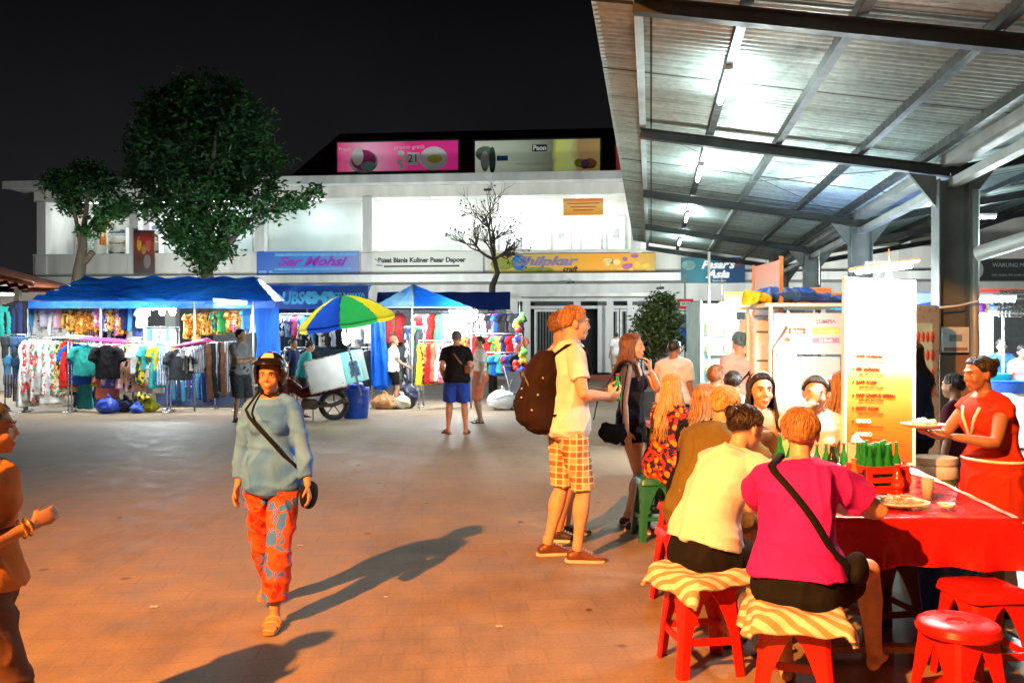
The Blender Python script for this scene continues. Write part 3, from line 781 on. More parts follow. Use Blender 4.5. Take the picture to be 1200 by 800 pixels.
for v in (2.2, 6.8, 11, 15.5, 20, 24.5):
    for (ua, ub) in ((UE, UC), (UC, 8.5)):
        g = MB(); w_ = .10; hh = .17
        a = cv(ua, v, zr(ua) - .02); b_ = cv(ub, v, zr(ub + .001) - .02)
        for dz, ww, th in ((.058, .10, .012), (-.058, .10, .012), (0, .010, .104)): g.bar(a + V((0, 0, dz)), b_ + V((0, 0, dz)), ww, th)
        g.build('beam', STEEL, can)
    # haunch plates at the column head
    for sg in (-1, 1):
        g = MB(); u1 = UC + sg * .17; u2 = UC + sg * .48
        pts = [cv(u1, v - .03, 3.22), cv(u1, v - .03, zr(u1) - .10), cv(u2, v - .03, zr(u2) - .10)]
        g.poly(pts if sg > 0 else pts[::-1], .06, cv(0, 1) )
        g.build('haunch', STEELG, can)
    g = MB()
    for du in (-.165, .165): g.box(cv(UC + du, v, 1.77), (.016, .30, 3.54), rz=-TH)
    g.box(cv(UC, v, 1.77), (.314, .014, 3.54), rz=-TH)
    g.box(cv(UC, v, .01), (.5, .5, .02), rz=-TH)
    g.build('column', STEELG, can)
for k, u in enumerate((UE + .02, .72, 1.55, 2.52, 3.25, 4.4, 5.5, 6.6, 7.7, 8.45)):
    g = MB(); z = zr(u) + .11
    g.bar(cv(u, V0, z), cv(u, V1, z), .055 if k else .045, .10); g.bar(cv(u + .03, V0, z - .048), cv(u + .03, V1, z - .048), .05, .008)
    g.build('purlin', STEELL if k == 0 else (STEELG if k == 2 else STEEL), can)
g = MB(); g.bar(cv(UC, V0, ZC + .10), cv(UC, V1, ZC + .10), .22, .12); g.bar(cv(UC + .02, V0, ZC - .16), cv(UC + .02, V1, ZC - .16), .12, .10); g.build('gutter', STEELL, can)
g = MB(); g.bar(cv(UE - .335, V0, ZE + .215), cv(UE - .335, V1, ZE + .215), .05, .02); g.build('edge_trim', STEELL, can)
g = MB()
for v0 in (11,):
    g.tube([cv(UE + .1, v0, ZE + .02), cv(UC - .2, v0 + 4.4, ZC + .05)], .005, 5); g.tube([cv(UE + .1, v0 + 4.4, ZE + .02), cv(UC - .2, v0, ZC + .05)], .007, 5)
g.build('brace_rods', STEELG, can)
# downpipe and the sloping gutter of the lean-to beside the near column
g = MB(); g.tube([cv(UC + .24, 10.9, 3.4), cv(UC + .24, 10.9, .05)], .05, 14); tag(g.build('downpipe', STEELL, None, True), 'pale round downpipe running down beside the nearest grey column', 'drainpipe')
g = MB(); g.tube([cv(UC + .2, 10.7, 2.62), cv(UC + 1.4, 9.4, 3.02), cv(UC + 2.6, 8.1, 3.42)], .09, 16); tag(g.build('gutter_pipe', STEELL, None, True), 'thick pale pipe sloping up to the right from the nearest column', 'pipe')
for k, v in enumerate((8.75, 13.2, 17.8, 22.2)):
    tube_lamp(['nearest and largest', 'second nearest', 'third nearest', 'farthest'][k] + ' tube light under the left half of the canopy roof', cv(.72, v - .55, zr(.72) - .01), cv(.72, v + .55, zr(.72) - .01), 34, strength=30, up=(30, 34, 38, 40)[k], group='tube lights in a line under the canopy')
for k, (u, v) in enumerate(((5.5, 16.2), (5.5, 11.6))):
    tube_lamp(['tube light glowing behind the second column', 'tube light at the far right under the canopy'][k], cv(u - .5, v, zr(u) - .2), cv(u + .5, v, zr(u) - .2), 60, up=60)

# ---------------------------------------------------------------- building behind
B5 = R(5); BY = 35.0
def bw(lx, ly, z): return V((lx * math.cos(B5) + ly * math.sin(B5), BY - lx * math.sin(B5) + ly * math.cos(B5), z))
def bl(px, py, ly=0):
    a = (px - 600) / 1000; D = BY + ly * math.cos(B5)
    # lx c + ly s = a (BY - lx s + ly c)
    lx = (a * D - ly * math.sin(B5)) / (math.cos(B5) + a * math.sin(B5)); Y = D - lx * math.sin(B5)
    return lx, 1.6 + (400 - py) / 1000 * Y
WALL = M('wall_white', (.62, .64, .62), .75, var=.24, scale=1.6, bscale=30, stretch=(1, 1, .22))
WALL2 = M('wall_cream', (.68, .68, .62), .75, var=.22, scale=1.3, stretch=(1, 1, .2))
CEIL = M('wall_pale', (.66, .68, .68), .7, var=.08)
DARK = M('dark_void', (.02, .022, .025), .5)
bd = thing('market_building', 'long white two storey market building with lit upper gallery across the square', 'building', bw(0, 0, 0), -B5)
def bpart(nm, mat, fn, smooth=False):
    g = MB(); fn(g); return g.build(nm, mat, bd, smooth)
XL = bl(40, 300)[0]; XR = 24.0
def B(g, x0, x1, y0, y1, z0, z1): g.box(((x0 + x1) / 2, (y0 + y1) / 2, (z0 + z1) / 2), (x1 - x0, y1 - y0, z1 - z0))
ZP0, ZP1, ZSL, ZT0, ZT1 = 4.25, 5.28, 4.0, 7.78, 8.28
bpart('floor_slab', WALL, lambda g: (B(g, XL - .3, XR, -.9, 9, ZSL, ZP0), B(g, XL - .32, XR, -.93, -.905, ZSL + .05, ZP0 + .06)))
bpart('parapet', WALL2, lambda g: B(g, XL, XR, -.06, .12, ZP0 + .003, ZP1))
bpart('parapet_rail', WALL, lambda g: B(g, XL, XR, -.1, .16, ZP1 + .003, ZP1 + .06))
bpart('roof_slab', WALL, lambda g: (B(g, XL - .7, XR, -1.0, 9, ZT1 - .22, ZT1), B(g, XL - .72, XR, -1.03, -1.003, ZT1 - .28, ZT1 + .05)))
bpart('fascia_beam', WALL2, lambda g: B(g, XL, XR, -.02, .25, ZT0 - .18, ZT1 - .225))
bpart('ceiling', CEIL, lambda g: B(g, XL, XR, .26, 8.9, ZT0 + .1, ZT0 + .15))
bpart('gallery_floor', CEIL, lambda g: B(g, XL, XR, .13, 8.9, ZP0 + .003, ZP0 + .03))
for px in (50, 158, 305, 431, 745, 905, 1060):
    x = bl(px, 260)[0]; bpart('pillar', WALL, lambda g, x=x: (B(g, x - .2, x + .2, -.1, .3, ZP1 + .065, ZT0 - .185), B(g, x - .24, x + .24, -.14, -.062, ZP0 + .01, ZP1 - .01)))
# gallery back wall with panels and doors
GY = 2.6
bpart('gallery_wall', WALL2, lambda g: B(g, XL + .1, XR, GY, GY + .2, ZP0 + .035, ZT0 + .098))
bpart('end_wall', WALL, lambda g: (B(g, XL, XL + .2, .31, 8.8, ZP0 + .035, ZT0 + .098)))
for (a, b_, t, bt) in ((320, 424, 240, 320), (450, 540, 241, 320), (186, 296, 243, 318)):
    x0, z1 = bl(a, t, GY); x1, _ = bl(b_, t, GY)
    bpart('shutter_panel', M('shutter_white', (.56, .59, .55), .6, var=.06, scale=2), lambda g: (B(g, x0, x1, GY - .05, GY - .003, ZP0 + .04, z1)))
for (a, b_, t) in ((584, 612, 254), (646, 671, 252), (680, 706, 252), (710, 734, 252), (300, 314, 245)):
    x0, z1 = bl(a, t, GY); x1, _ = bl(b_, t, GY)
    g = MB()
    for q in ((x0, x0 + .07), (x1 - .07, x1)): B(g, q[0], q[1], GY - .06, GY - .003, ZP0 + .04, z1)
    B(g, x0 + .072, x1 - .072, GY - .06, GY - .003, z1 - .07, z1)
    d = g.build('door', M('door_frame', (.35, .38, .38), .5), bd)
    g = MB(); B(g, x0 + .073, x1 - .073, GY - .04, GY - .003, ZP0 + .04, z1 - .072); g.build('door_leaf', M('door_leaf', (.72, .74, .72), .4, var=.05), d)
    if a > 640:
        g = MB(); xm = (x0 + x1) / 2; B(g, xm - .14, xm + .14, GY - .046, GY - .041, 6.1, 6.5); g.build('notice', M('notice_grey', (.35, .36, .38)), d)
# roof
TILE = M('roof_tile', (.035, .012, .010), .8, var=.5, scale=2)
g = MB(); xa = bl(326, 200)[0]
rz0, rz1 = ZT1 + .06, 12.0
g.add([(xa, .5, rz0), (XR, .5, rz0), (XR, 12, rz0), (xa, 12, rz0), (xa + .6, 7, rz1), (XR, 7, rz1)], [(0, 1, 5, 4), (3, 4, 5, 2), (0, 4, 3), (1, 2, 5), (0, 3, 2, 1)])
for i in range(22):
    k = i / 22; y = .5 + 6.5 * k; z = rz0 + (rz1 - rz0) * k; B(g, xa + .6 * k + .05, XR, y - .02, y + .28, z + .01, z + .05)
g.build('roof', TILE, bd)
g = MB(); B(g, XL, xa - .3, 1.0, 8, ZT1 + .003, ZT1 + .22); g.build('roof_kerb', M('dark_concrete', (.1, .1, .1)), bd)
# ground floor
GF = .9
def gf(px, py): return bl(px, py, GF)
bpart('lower_beam', WALL, lambda g: B(g, XL, XR, GF, GF + .3, 3.28, ZSL - .003))
bpart('canopy_shelf', WALL, lambda g: B(g, gf(612, 0)[0], gf(760, 0)[0], -.2, GF - .003, 3.42, 3.56))
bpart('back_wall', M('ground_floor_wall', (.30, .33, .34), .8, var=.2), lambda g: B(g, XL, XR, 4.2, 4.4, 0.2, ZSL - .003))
bpart('step', M('red_step', (.30, .07, .045), .6), lambda g: B(g, gf(600, 0)[0], gf(766, 0)[0], GF - .9, GF + .5, .001, .22))
bpart('plinth', M('plinth_concrete', (.33, .33, .32)), lambda g: (B(g, XL, gf(598, 0)[0], GF - .1, 4.1, .001, .3), B(g, gf(768, 0)[0], XR, GF - .1, 4.1, .001, .3)))
for px in (96, 200, 312, 430, 600, 617, 676, 705, 712, 742, 800, 880, 960, 1120):
    x = gf(px, 0)[0]; w_ = .16 if px in (617, 676, 705) else .24
    bpart('pillar', WALL, lambda g: B(g, x - w_, x + w_, GF - .04, GF + .34, .31, 3.277))
for (x0p, x1p, x2p) in ((626, 654, 672), (714, 726, 737), (741, 752, 764)):
    for (q0, q1) in ((x0p, x1p - .6), (x1p + .6, x2p)):
        xa_, xb_ = gf(q0, 0)[0], gf(q1, 0)[0]
        t = MB(); ztop = 2.95
        for (u, w) in ((xa_, xa_ + .09), (xb_ - .09, xb_)): B(t, u, w, GF + .1, GF + .16, .25, ztop)
        B(t, xa_ + .092, xb_ - .092, GF + .1, GF + .16, ztop - .1, ztop); B(t, xa_ + .092, xb_ - .092, GF + .1, GF + .16, .25, .9 if x0p < 700 else .4)
        go = t.build('gate', M('gate_white', (.62, .64, .62), .5), bd)
        t = MB(); n = int((xb_ - xa_) / .12)
        for i in range(1, n): x = xa_ + (xb_ - xa_) * i / n; t.box((x, GF + .13, (ztop + .3) / 2), (.022, .02, ztop - .5))
        t.build('bars', M('gate_bars', (.30, .32, .31), .5), go)
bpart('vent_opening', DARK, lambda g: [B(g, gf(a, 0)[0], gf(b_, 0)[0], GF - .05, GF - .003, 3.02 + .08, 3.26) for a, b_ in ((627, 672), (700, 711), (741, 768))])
bpart('lintel', WALL, lambda g: B(g, gf(612, 0)[0], gf(770, 0)[0], GF + .0, GF + .25, 2.97, 3.09))
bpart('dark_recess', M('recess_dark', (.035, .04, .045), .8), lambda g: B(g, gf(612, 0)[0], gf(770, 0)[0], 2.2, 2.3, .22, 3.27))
# gallery lamps
for k, (px, pw) in enumerate(((100, 120), (205, 420), (262, 160), (365, 150), (458, 480), (520, 160), (605, 520), (690, 480), (790, 300), (900, 200))):
    x, _ = bl(px, 230, 1.4); p = bw(x, 1.4, ZT0 - .02); d = V((math.cos(B5), -math.sin(B5), 0))
    tube_lamp('tube light on the ceiling of the upper gallery, %s from the left' % ORD[k], p - d * .6, p + d * .6, pw * .26, (.93, 1.0, .97) if k not in (2, 3) else (.62, .88, 1.0), 14, 'tube lights on the gallery ceiling')
# security lamps under the slab and above
def facade_sign(nm, label, px0, py0, px1, py1, mat, ly=-.16, th=.05, cat='banner', frame=None):
    x0, z1 = bl(px0, py0, ly); x1, z0 = bl(px1, py1, ly)
    t = thing(nm, label, cat, bw((x0 + x1) / 2, ly, (z0 + z1) / 2), -B5); w_, h_ = x1 - x0, z1 - z0
    g = MB(); g.box((0, 0, 0), (w_, th, h_)); g.build('panel', mat, t)
    if frame:
        g = MB()
        for sg in (-1, 1): g.box((sg * (w_ / 2 + .03), 0, 0), (.055, th + .03, h_ + .11)); g.box((0, 0, sg * (h_ / 2 + .03)), (w_, th + .03, .05))
        g.build('frame', frame, t)
    return t, w_, h_, -th / 2 - .004
def ellp(name, mat, t, x, z, rx, rz, y, n=28, a0=0, a1=2 * PI):
    g = MB(); pts = [(x + rx * math.cos(a0 + (a1 - a0) * k / n), y, z + rz * math.sin(a0 + (a1 - a0) * k / n)) for k in range(n if a1 - a0 > 6.2 else n + 1)]
    g.poly(pts, .004, V((0, -1, 0))); return g.build(name, mat, t)
def rect(name, mat, t, x, z, w_, h_, y, ry=0, th=.004):
    g = MB(); g.box((x, y, z), (w_, th, h_), ry=ry); return g.build(name, mat, t)
def gradmat(name, stops, axis=0, noise=.15, scale=3, w_=1, es=0):
    m, nt, b = nodes_of(name); tc = nn(nt, 'ShaderNodeTexCoord'); s = nn(nt, 'ShaderNodeSeparateXYZ'); nt.links.new(tc.outputs['Generated'], s.inputs[0])
    f = noise_t(nt, tc.outputs['Object'], scale, 4); a = nn(nt, 'ShaderNodeMath', operation='MULTIPLY_ADD'); nt.links.new(f, a.inputs[0]); a.inputs[1].default_value = noise * 2
    a2 = nn(nt, 'ShaderNodeMath', operation='SUBTRACT'); nt.links.new(s.outputs[axis], a2.inputs[0]); a2.inputs[1].default_value = noise
    nt.links.new(a2.outputs[0], a.inputs[2]); c = ramp(nt, a.outputs[0], stops); nt.links.new(c, b.inputs['Base Color']); b.inputs['Roughness'].default_value = .45
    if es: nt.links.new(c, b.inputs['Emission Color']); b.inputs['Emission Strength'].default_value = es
    MATS[name] = m; return m
WH = M('print_white', (.8, .8, .78), .5, var=.05, bmp=0); BK = M('print_black', (.02, .02, .025), .5, bmp=0)
# roof billboards (floodlit look put into the print as emission)
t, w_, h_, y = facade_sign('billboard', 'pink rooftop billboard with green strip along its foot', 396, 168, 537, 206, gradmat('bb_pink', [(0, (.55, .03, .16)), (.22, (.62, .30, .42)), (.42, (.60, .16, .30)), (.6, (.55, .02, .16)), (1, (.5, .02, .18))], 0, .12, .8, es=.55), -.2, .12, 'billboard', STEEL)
rect('green_band', M('bb_green', (.01, .16, .10), bmp=0), t, 0, -h_ * .42, w_, h_ * .16, y)
ellp('round_picture', M('bb_white', (.7, .7, .72), bmp=0), t, -w_ * .28, -h_ * .06, h_ * .42, h_ * .34, y - .004)
ellp('round_picture', M('bb_pinkdark', (.45, .03, .18), bmp=0), t, -w_ * .28, -h_ * .02, h_ * .36, h_ * .30, y - .009)
ellp('cup', WH, t, -w_ * .33, h_ * .1, h_ * .17, h_ * .26, y - .014); ellp('cup', M('bb_teal', (.2, .4, .4), bmp=0), t, -w_ * .24, -h_ * .2, h_ * .22, h_ * .14, y - .014)
ellp('round_picture', WH, t, w_ * .30, 0, h_ * .40, h_ * .34, y - .004); ellp('yellow_spot', M('bb_yellow', (.7, .6, .05), bmp=0), t, w_ * .31, -h_ * .02, h_ * .22, h_ * .12, y - .009)
rect('price_tag', WH, t, w_ * .13, 0, h_ * .36, h_ * .36, y - .004, .1); text('21', h_ * .32, BK, t, (w_ * .13, y - .01, 0))
for q in ((.03, .15, .1), (.06, .02, .07), (.02, -.08, .09), (.04, -.22, .08)): ellp('petal', WH, t, w_ * q[0], h_ * q[1], h_ * q[2], h_ * q[2], y - .004, 14)
text('promo gratis', h_ * .17, WH, t, (0.1 * w_, y - .006, h_ * .34)); text('Fresh', h_ * .16, WH, t, (-w_ * .44, y - .006, h_ * .32))
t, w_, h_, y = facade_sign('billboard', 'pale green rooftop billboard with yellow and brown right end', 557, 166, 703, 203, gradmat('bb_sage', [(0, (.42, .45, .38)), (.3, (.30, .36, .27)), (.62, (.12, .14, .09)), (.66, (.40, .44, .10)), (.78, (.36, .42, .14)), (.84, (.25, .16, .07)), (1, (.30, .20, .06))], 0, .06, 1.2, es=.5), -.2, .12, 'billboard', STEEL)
ellp('leaf_shape', M('bb_leafgrey', (.16, .22, .17), bmp=0), t, -w_ * .42, h_ * .12, h_ * .28, h_ * .22, y); ellp('leaf_shape', M('bb_leafdark', (.03, .10, .07), bmp=0), t, -w_ * .36, -h_ * .08, h_ * .1, h_ * .4, y - .004)
ellp('leaf_shape', M('bb_leafpale', (.5, .52, .46), bmp=0), t, -w_ * .42, -h_ * .1, h_ * .13, h_ * .3, y - .009)
rect('blue_label', M('bb_blue', (.03, .12, .45), bmp=0), t, -w_ * .28, -h_ * .02, w_ * .09, h_ * .15, y); rect('black_label', BK, t, w_ * .02, h_ * .26, w_ * .12, h_ * .2, y)
text('Paon', h_ * .2, WH, t, (w_ * .02, y - .008, h_ * .26), bold=.01); text('nikmat dan sehat setiap hari', h_ * .1, WH, t, (-.02 * w_, y - .004, -h_ * .2))
ellp('fruit', M('bb_orange', (.7, .25, .08), bmp=0), t, w_ * .42, -h_ * .22, h_ * .2, h_ * .15, y); ellp('fruit', M('bb_yellow'), t, w_ * .34, -h_ * .2, h_ * .16, h_ * .13, y); ellp('fruit', M('bb_violet', (.25, .12, .35), bmp=0), t, w_ * .38, -h_ * .24, h_ * .12, h_ * .14, y - .005)
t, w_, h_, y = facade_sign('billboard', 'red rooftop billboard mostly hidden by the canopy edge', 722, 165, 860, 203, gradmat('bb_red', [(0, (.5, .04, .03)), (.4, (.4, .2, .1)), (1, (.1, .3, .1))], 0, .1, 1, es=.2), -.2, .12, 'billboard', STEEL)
for k in range(3):
    x = bl((466, 630, 790)[k], 190)[0]; g = MB()
    pass
# parapet banners
t, w_, h_, y = facade_sign('banner', 'blue banner with purple script hanging on the gallery parapet', 301, 295, 421, 323, gradmat('ban_blue', [(0, (.01, .10, .50)), (.5, (.05, .26, .72)), (1, (.22, .28, .55))], 0, .06, .8), -.17)
rect('stripe', M('ban_lightblue', (.15, .42, .8), bmp=0), t, w_ * .08, h_ * .36, w_ * .8, h_ * .10, y); rect('stripe', M('ban_lightblue'), t, w_ * .05, -h_ * .22, w_ * .75, h_ * .08, y); rect('stripe', M('ban_lightblue'), t, w_ * .0, -h_ * .36, w_ * .7, h_ * .04, y)
text('Ser Mohsi', h_ * .52, M('ban_purple', (.30, .04, .50), bmp=0), t, (.03 * w_, y - .006, h_ * .07), shear=.4, bold=.02, sx=1.3)
for q in (-.46, -.42, -.36): ellp('dot', M('ban_lightblue'), t, w_ * q, -h_ * .33, .09, .07, y)
t, w_, h_, y = facade_sign('banner', 'white banner with one line of small black text on the parapet', 436, 295, 566, 323, M('ban_white', (.60, .62, .56), .6, var=.06, scale=1), -.17)
text('Pusat Bisnis Kuliner Pasar Dapoer', h_ * .26, BK, t, (-w_ * .05, y - .004, h_ * .14), bold=.012); rect('underline', BK, t, -w_ * .05, -h_ * .1, w_ * .68, h_ * .07, y)
g = MB(); g.tube([(-w_ * .47, y - .01, h_ * .2), (-w_ * .44, y - .01, h_ * .1), (-w_ * .41, y - .01, h_ * .17), (-w_ * .38, y - .01, h_ * .2)], .03, 6); g.tube([(-w_ * .46, y - .01, -h_ * .05), (-w_ * .40, y - .01, -h_ * .07)], .03, 6); g.build('emblem', M('emblem_grey', (.3, .33, .38)), t)
t, w_, h_, y = facade_sign('banner', 'long yellow and orange banner with grey script beside the bare tree', 576, 298, 768, 320, gradmat('ban_orange', [(0, (.50, .42, .06)), (.3, (.62, .42, .10)), (.6, (.85, .38, .02)), (.8, (.80, .32, .02)), (1, (.55, .36, .06))], 0, .1, 1.2), -.17)
ellp('blue_disc', M('ban_disc', (.02, .18, .50), bmp=0), t, -w_ * .33, h_ * .08, h_ * .36, h_ * .40, y); text('Shilpkar', h_ * .62, M('ban_mauve', (.25, .20, .33), bmp=0), t, (-w_ * .17, y - .005, h_ * .12), shear=.35, bold=.02, sx=1.5)
text('craft', h_ * .38, BK, t, (-w_ * .02, y - .005, -h_ * .28), shear=.4, bold=.01); ellp('leaf_shape', M('ban_olive', (.25, .28, .03), bmp=0), t, -w_ * .43, 0, .5, h_ * .3, y)
ellp('leaf_shape', M('ban_olive'), t, -w_ * .22, -h_ * .3, .7, h_ * .14, y)
for i in range(16): ellp('flower', M(('ban_f1', 'ban_f2', 'ban_f3')[i % 3], ((.75, .5, .05), (.35, .12, .25), (.8, .65, .2))[i % 3], bmp=0), t, w_ * random.uniform(.2, .48), h_ * random.uniform(-.4, .4), random.uniform(.08, .22), random.uniform(.05, .14), y - .001 * i, 12)
t, w_, h_, y = facade_sign('sign_board', 'small orange sign hanging in front of the gallery doors', 660, 233, 707, 252, gradmat('sg_orange', [(0, (.85, .30, .02)), (.7, (.80, .55, .15)), (1, (.75, .08, .02))], 2, .08, 2), .3, .05, 'sign')
for k in range(3): rect('text_line', M('sg_red', (.55, .05, .02), bmp=0), t, 0, h_ * (.2 - .2 * k), w_ * (.8 - .15 * k), h_ * .05, y)
t, w_, h_, y = facade_sign('banner', 'dark teal banner with white script beyond the canopy end', 798, 302, 873, 331, gradmat('ban_teal', [(0, (.02, .10, .13)), (.35, (.03, .20, .24)), (.6, (.01, .07, .16)), (1, (.01, .05, .13))], 0, .2, 1.5), -1.05)
text("Pasar's", h_ * .42, WH, t, (0.07 * w_, y - .004, h_ * .2), shear=.35, bold=.02, sx=1.1); text('Asia', h_ * .42, WH, t, (0.07 * w_, y - .004, -h_ * .17), shear=.35, bold=.02, sx=1.2)
text('food court', h_ * .12, WH, t, (0.1 * w_, y - .004, -h_ * .42)); ellp('pale_shape', M('ban_rock', (.12, .25, .24), bmp=0), t, -w_ * .38, h_ * .2, w_ * .11, h_ * .2, y - .001); text('BALI', h_ * .14, M('sg_red'), t, (w_ * .38, y - .004, h_ * .2))
# grey banner seen past the column at far right
g0 = P(1172, 316, 19.5); t = thing('banner', 'dark grey banner with a white disc at far right', 'banner', g0, 0)
g = MB(); g.box((0, 0, 0), (2.1, .05, .5)); g.build('panel', M('ban_grey', (.10, .095, .09), .6), t); ellp('white_disc', WH, t, -.62, 0, .22, .24, -.03)
text('WARUNG MAKAN', .13, WH, t, (.35, -.03, .1)); text('nasi campur dan aneka ikan bakar', .075, WH, t, (.3, -.03, -.12))
# shop at the left end of the gallery
sh = M('poster_mix', (.5, .25, .1))
def batik(nm, a, b_, c_, s): return fabric(nm, a, 'batik', b_, c_, s, .5)
for k, (a, b_, m) in enumerate(((53, 76, batik('po1', (.5, .42, .3), (.12, .03, .02), (.55, .2, .05), 2.5)), (77, 100, batik('po2', (.6, .25, .05), (.7, .55, .4), (.3, .05, .02), 2)), (112, 138, batik('po3', (.5, .3, .1), (.65, .6, .5), (.2, .25, .1), 2)), (140, 167, batik('po4', (.5, .2, .06), (.6, .5, .3), (.1, .08, .05), 2.2)))):
    x0, z1 = bl(a, 229, GY - .1); x1, z0 = bl(b_, 254, GY - .1); t = thing('poster', ['grey and brown picture poster, leftmost above the gallery shop', 'orange picture poster, second above the gallery shop', 'tan picture poster, third above the gallery shop', 'rust and yellow picture poster, rightmost above the gallery shop'][k], 'poster', bw((x0 + x1) / 2, GY - .1, (z0 + z1) / 2), -B5)
    g = MB(); g.box((0, 0, 0), (x1 - x0 - .04, .04, z1 - z0)); g.build('picture', m, t); g = MB(); [g.box((sg * (x1 - x0) / 2, 0, 0), (.035, .06, z1 - z0 + .04)) for sg in (-1, 1)]; g.build('frame', STEEL, t)
x0, z1 = bl(58, 256, GY - .05); x1, z0 = bl(76, 295, GY - .05); g = MB(); g.box((0, 0, 0), (x1 - x0, .06, z1 - 4.3)); t = g.build('doorway', DARK, bd); t.location = ((x0 + x1) / 2, GY - .04, (z1 + 4.3) / 2)
# shop goods against the wall
gd = [('shelf_rack', 'white metal shelf of folded goods in the gallery shop', 128, 150, 268), ('shelf_rack', 'pale shelf with small pictures right of the gallery shop till', 178, 189, 262)]
for nm, lab, a, b_, tp in gd:
    x0, z1 = bl(a, tp, 2.0); x1, _ = bl(b_, tp, 2.0); t = thing(nm, lab, 'shelf', bw((x0 + x1) / 2, 2.0, ZP0 + .03), -B5); W = x1 - x0; Hh = z1 - ZP0
    g = MB(); [g.box((sg * W / 2, 0, Hh / 2), (.04, .4, Hh)) for sg in (-1, 1)]; g.build('upright', WH, t)
    for k in range(5):
        z = .2 + k * Hh / 5; g = MB(); g.box((0, 0, z), (W - .05, .4, .03)); s_ = g.build('shelf', WH, t); g = MB()
        for q in range(5): hq = random.uniform(.08, .2); g.box((-W / 2 + W * (q + .5) / 5, 0, z + .018 + hq / 2), (W / 7, .2, hq))
        g.build('goods', M('goods%d' % k, [(.1, .12, .15), (.4, .35, .3), (.1, .1, .1), (.5, .3, .1), (.15, .2, .3)][k]), s_)
for k, (px, py, w0, h0, mt_, lab) in enumerate(((122, 268, .45, 1.2, fabric('sh_or', (.75, .3, .03), 'floral', (.8, .6, .3), (.5, .1, .02), 6), 'orange patterned cloth on show in the gallery shop'), (94, 270, .4, 1.1, fabric('sh_pk', (.6, .35, .3), 'plain'), 'dusty pink cloth panel beside the dark doorway'), (104, 273, .5, 1.2, fabric('sh_wh', (.7, .7, .66), 'floral', (.2, .35, .25), None, 7), 'white leaf-pattern cloth on show in the gallery shop'), (164, 262, .5, .8, fabric('sh_lil', (.65, .45, .6), 'plain'), 'lilac cloth panel hanging in the gallery'))):
    x, z = bl(px, py, 2.3); g = MB(); g.grid(lambda u, v: V(((u - .5) * w0, .03 * math.sin(u * 14), (v - .5) * h0)), 24, 4); o = g.build('hanging_cloth', mt_, None, True, bw(x, 2.3, z - .15), -B5); tag(o, lab, 'cloth')
# painting board standing on the parapet front
x0, z1 = bl(157, 270, -.3); x1, z0 = bl(181, 321, -.3); t = thing('picture_board', 'tall dark board with red and yellow figures on the parapet', 'picture board', bw((x0 + x1) / 2, -.3, (z0 + z1) / 2), -B5)
g = MB(); g.box((0, 0, 0), (x1 - x0, .06, z1 - z0)); g.build('panel', gradmat('pb', [(0, (.10, .09, .09)), (.4, (.12, .05, .04)), (.65, (.30, .05, .03)), (1, (.05, .02, .02))], 2, .2, 2), t)
for (x, z, rx, rz, c_) in ((-.2, .35, .1, .3, (.6, .35, .03)), (.2, .3, .12, .28, (.5, .1, .05)), (0, .1, .1, .2, (.45, .2, .1)), (.05, .55, .3, .1, (.4, .02, .02)), (.15, -.4, .16, .3, (.25, .2, .2))): ellp('painted_figure', M('pf%.2f%.2f' % (x, z), c_, bmp=0), t, x, z, rx, rz, -.034 - .001 * abs(z))
# CCTV and lamp on facade
for k, (px, py) in enumerate(((572, 223), (669, 331), (774, 338))):
    x, z = bl(px, py, -1.15); t = thing('security_camera', ['small dark camera under the roof slab above the bare tree', 'small dark camera under the slab below the orange banner', 'grey camera hanging above the potted tree'][k], 'camera', bw(x, -1.15, z), -B5)
    g = MB(); g.tube([(-.15, -.1, 0), (.12, .05, .03)], .05, 10); g.build('housing', STEEL, t, True); g = MB(); g.tube([(0, .02, .02), (0, .1, .16)], .015, 6); g.build('bracket', STEELG, t)
# ---------------------------------------------------------------- red-tiled roof at the left edge
t = thing('tiled_kiosk', 'small kiosk with curved red tiled roof at left edge', 'kiosk', (0, 0, 0))
Yk = 24
RT = M('red_tiles', (.32, .09, .045), .7, var=.4, scale=3)
g = MB()
def rf(u, v):
    x = lerp(-18.5, -13.15, u); k = (x + 18.5) / 5.35; z = 4.75 - 1.55 * (k ** .75) + .05 * math.sin(u * 40 * PI) * 1; y = Yk - .6 + v * 5
    return V((x, y, z - .22 * abs(v - .5)))
g.grid(rf, 60, 8); g.grid(lambda u, v: rf(u, v) - V((0, 0, .12)), 60, 8); o = g.build('roof', RT, t, True, recalc=False)
g = MB(); g.tube([(-18.4 + 5.3 * q, Yk - .65, 4.72 - 1.55 * (q ** .75)) for q in np.linspace(0, 1, 14)], .07, 8); g.build('ridge_tiles', M('ridge_tile', (.2, .06, .03)), t, True)
g = MB(); [g.box((x, Yk + y, 1.6), (.14, .14, 3.2)) for x in (-17.8, -13.9) for y in (0, 3.6)]; g.build('post', WALL, t)
g = MB(); g.box((-15.8, Yk + 3.9, 1.6), (4.6, .1, 3.2)); g.build('back_wall', WALL2, t)
tube_lamp('tube light glowing under the red tiled roof', (-15.4, Yk + .6, 2.95), (-14.2, Yk + .6, 2.95), 260, (.95, 1, 1), 40)
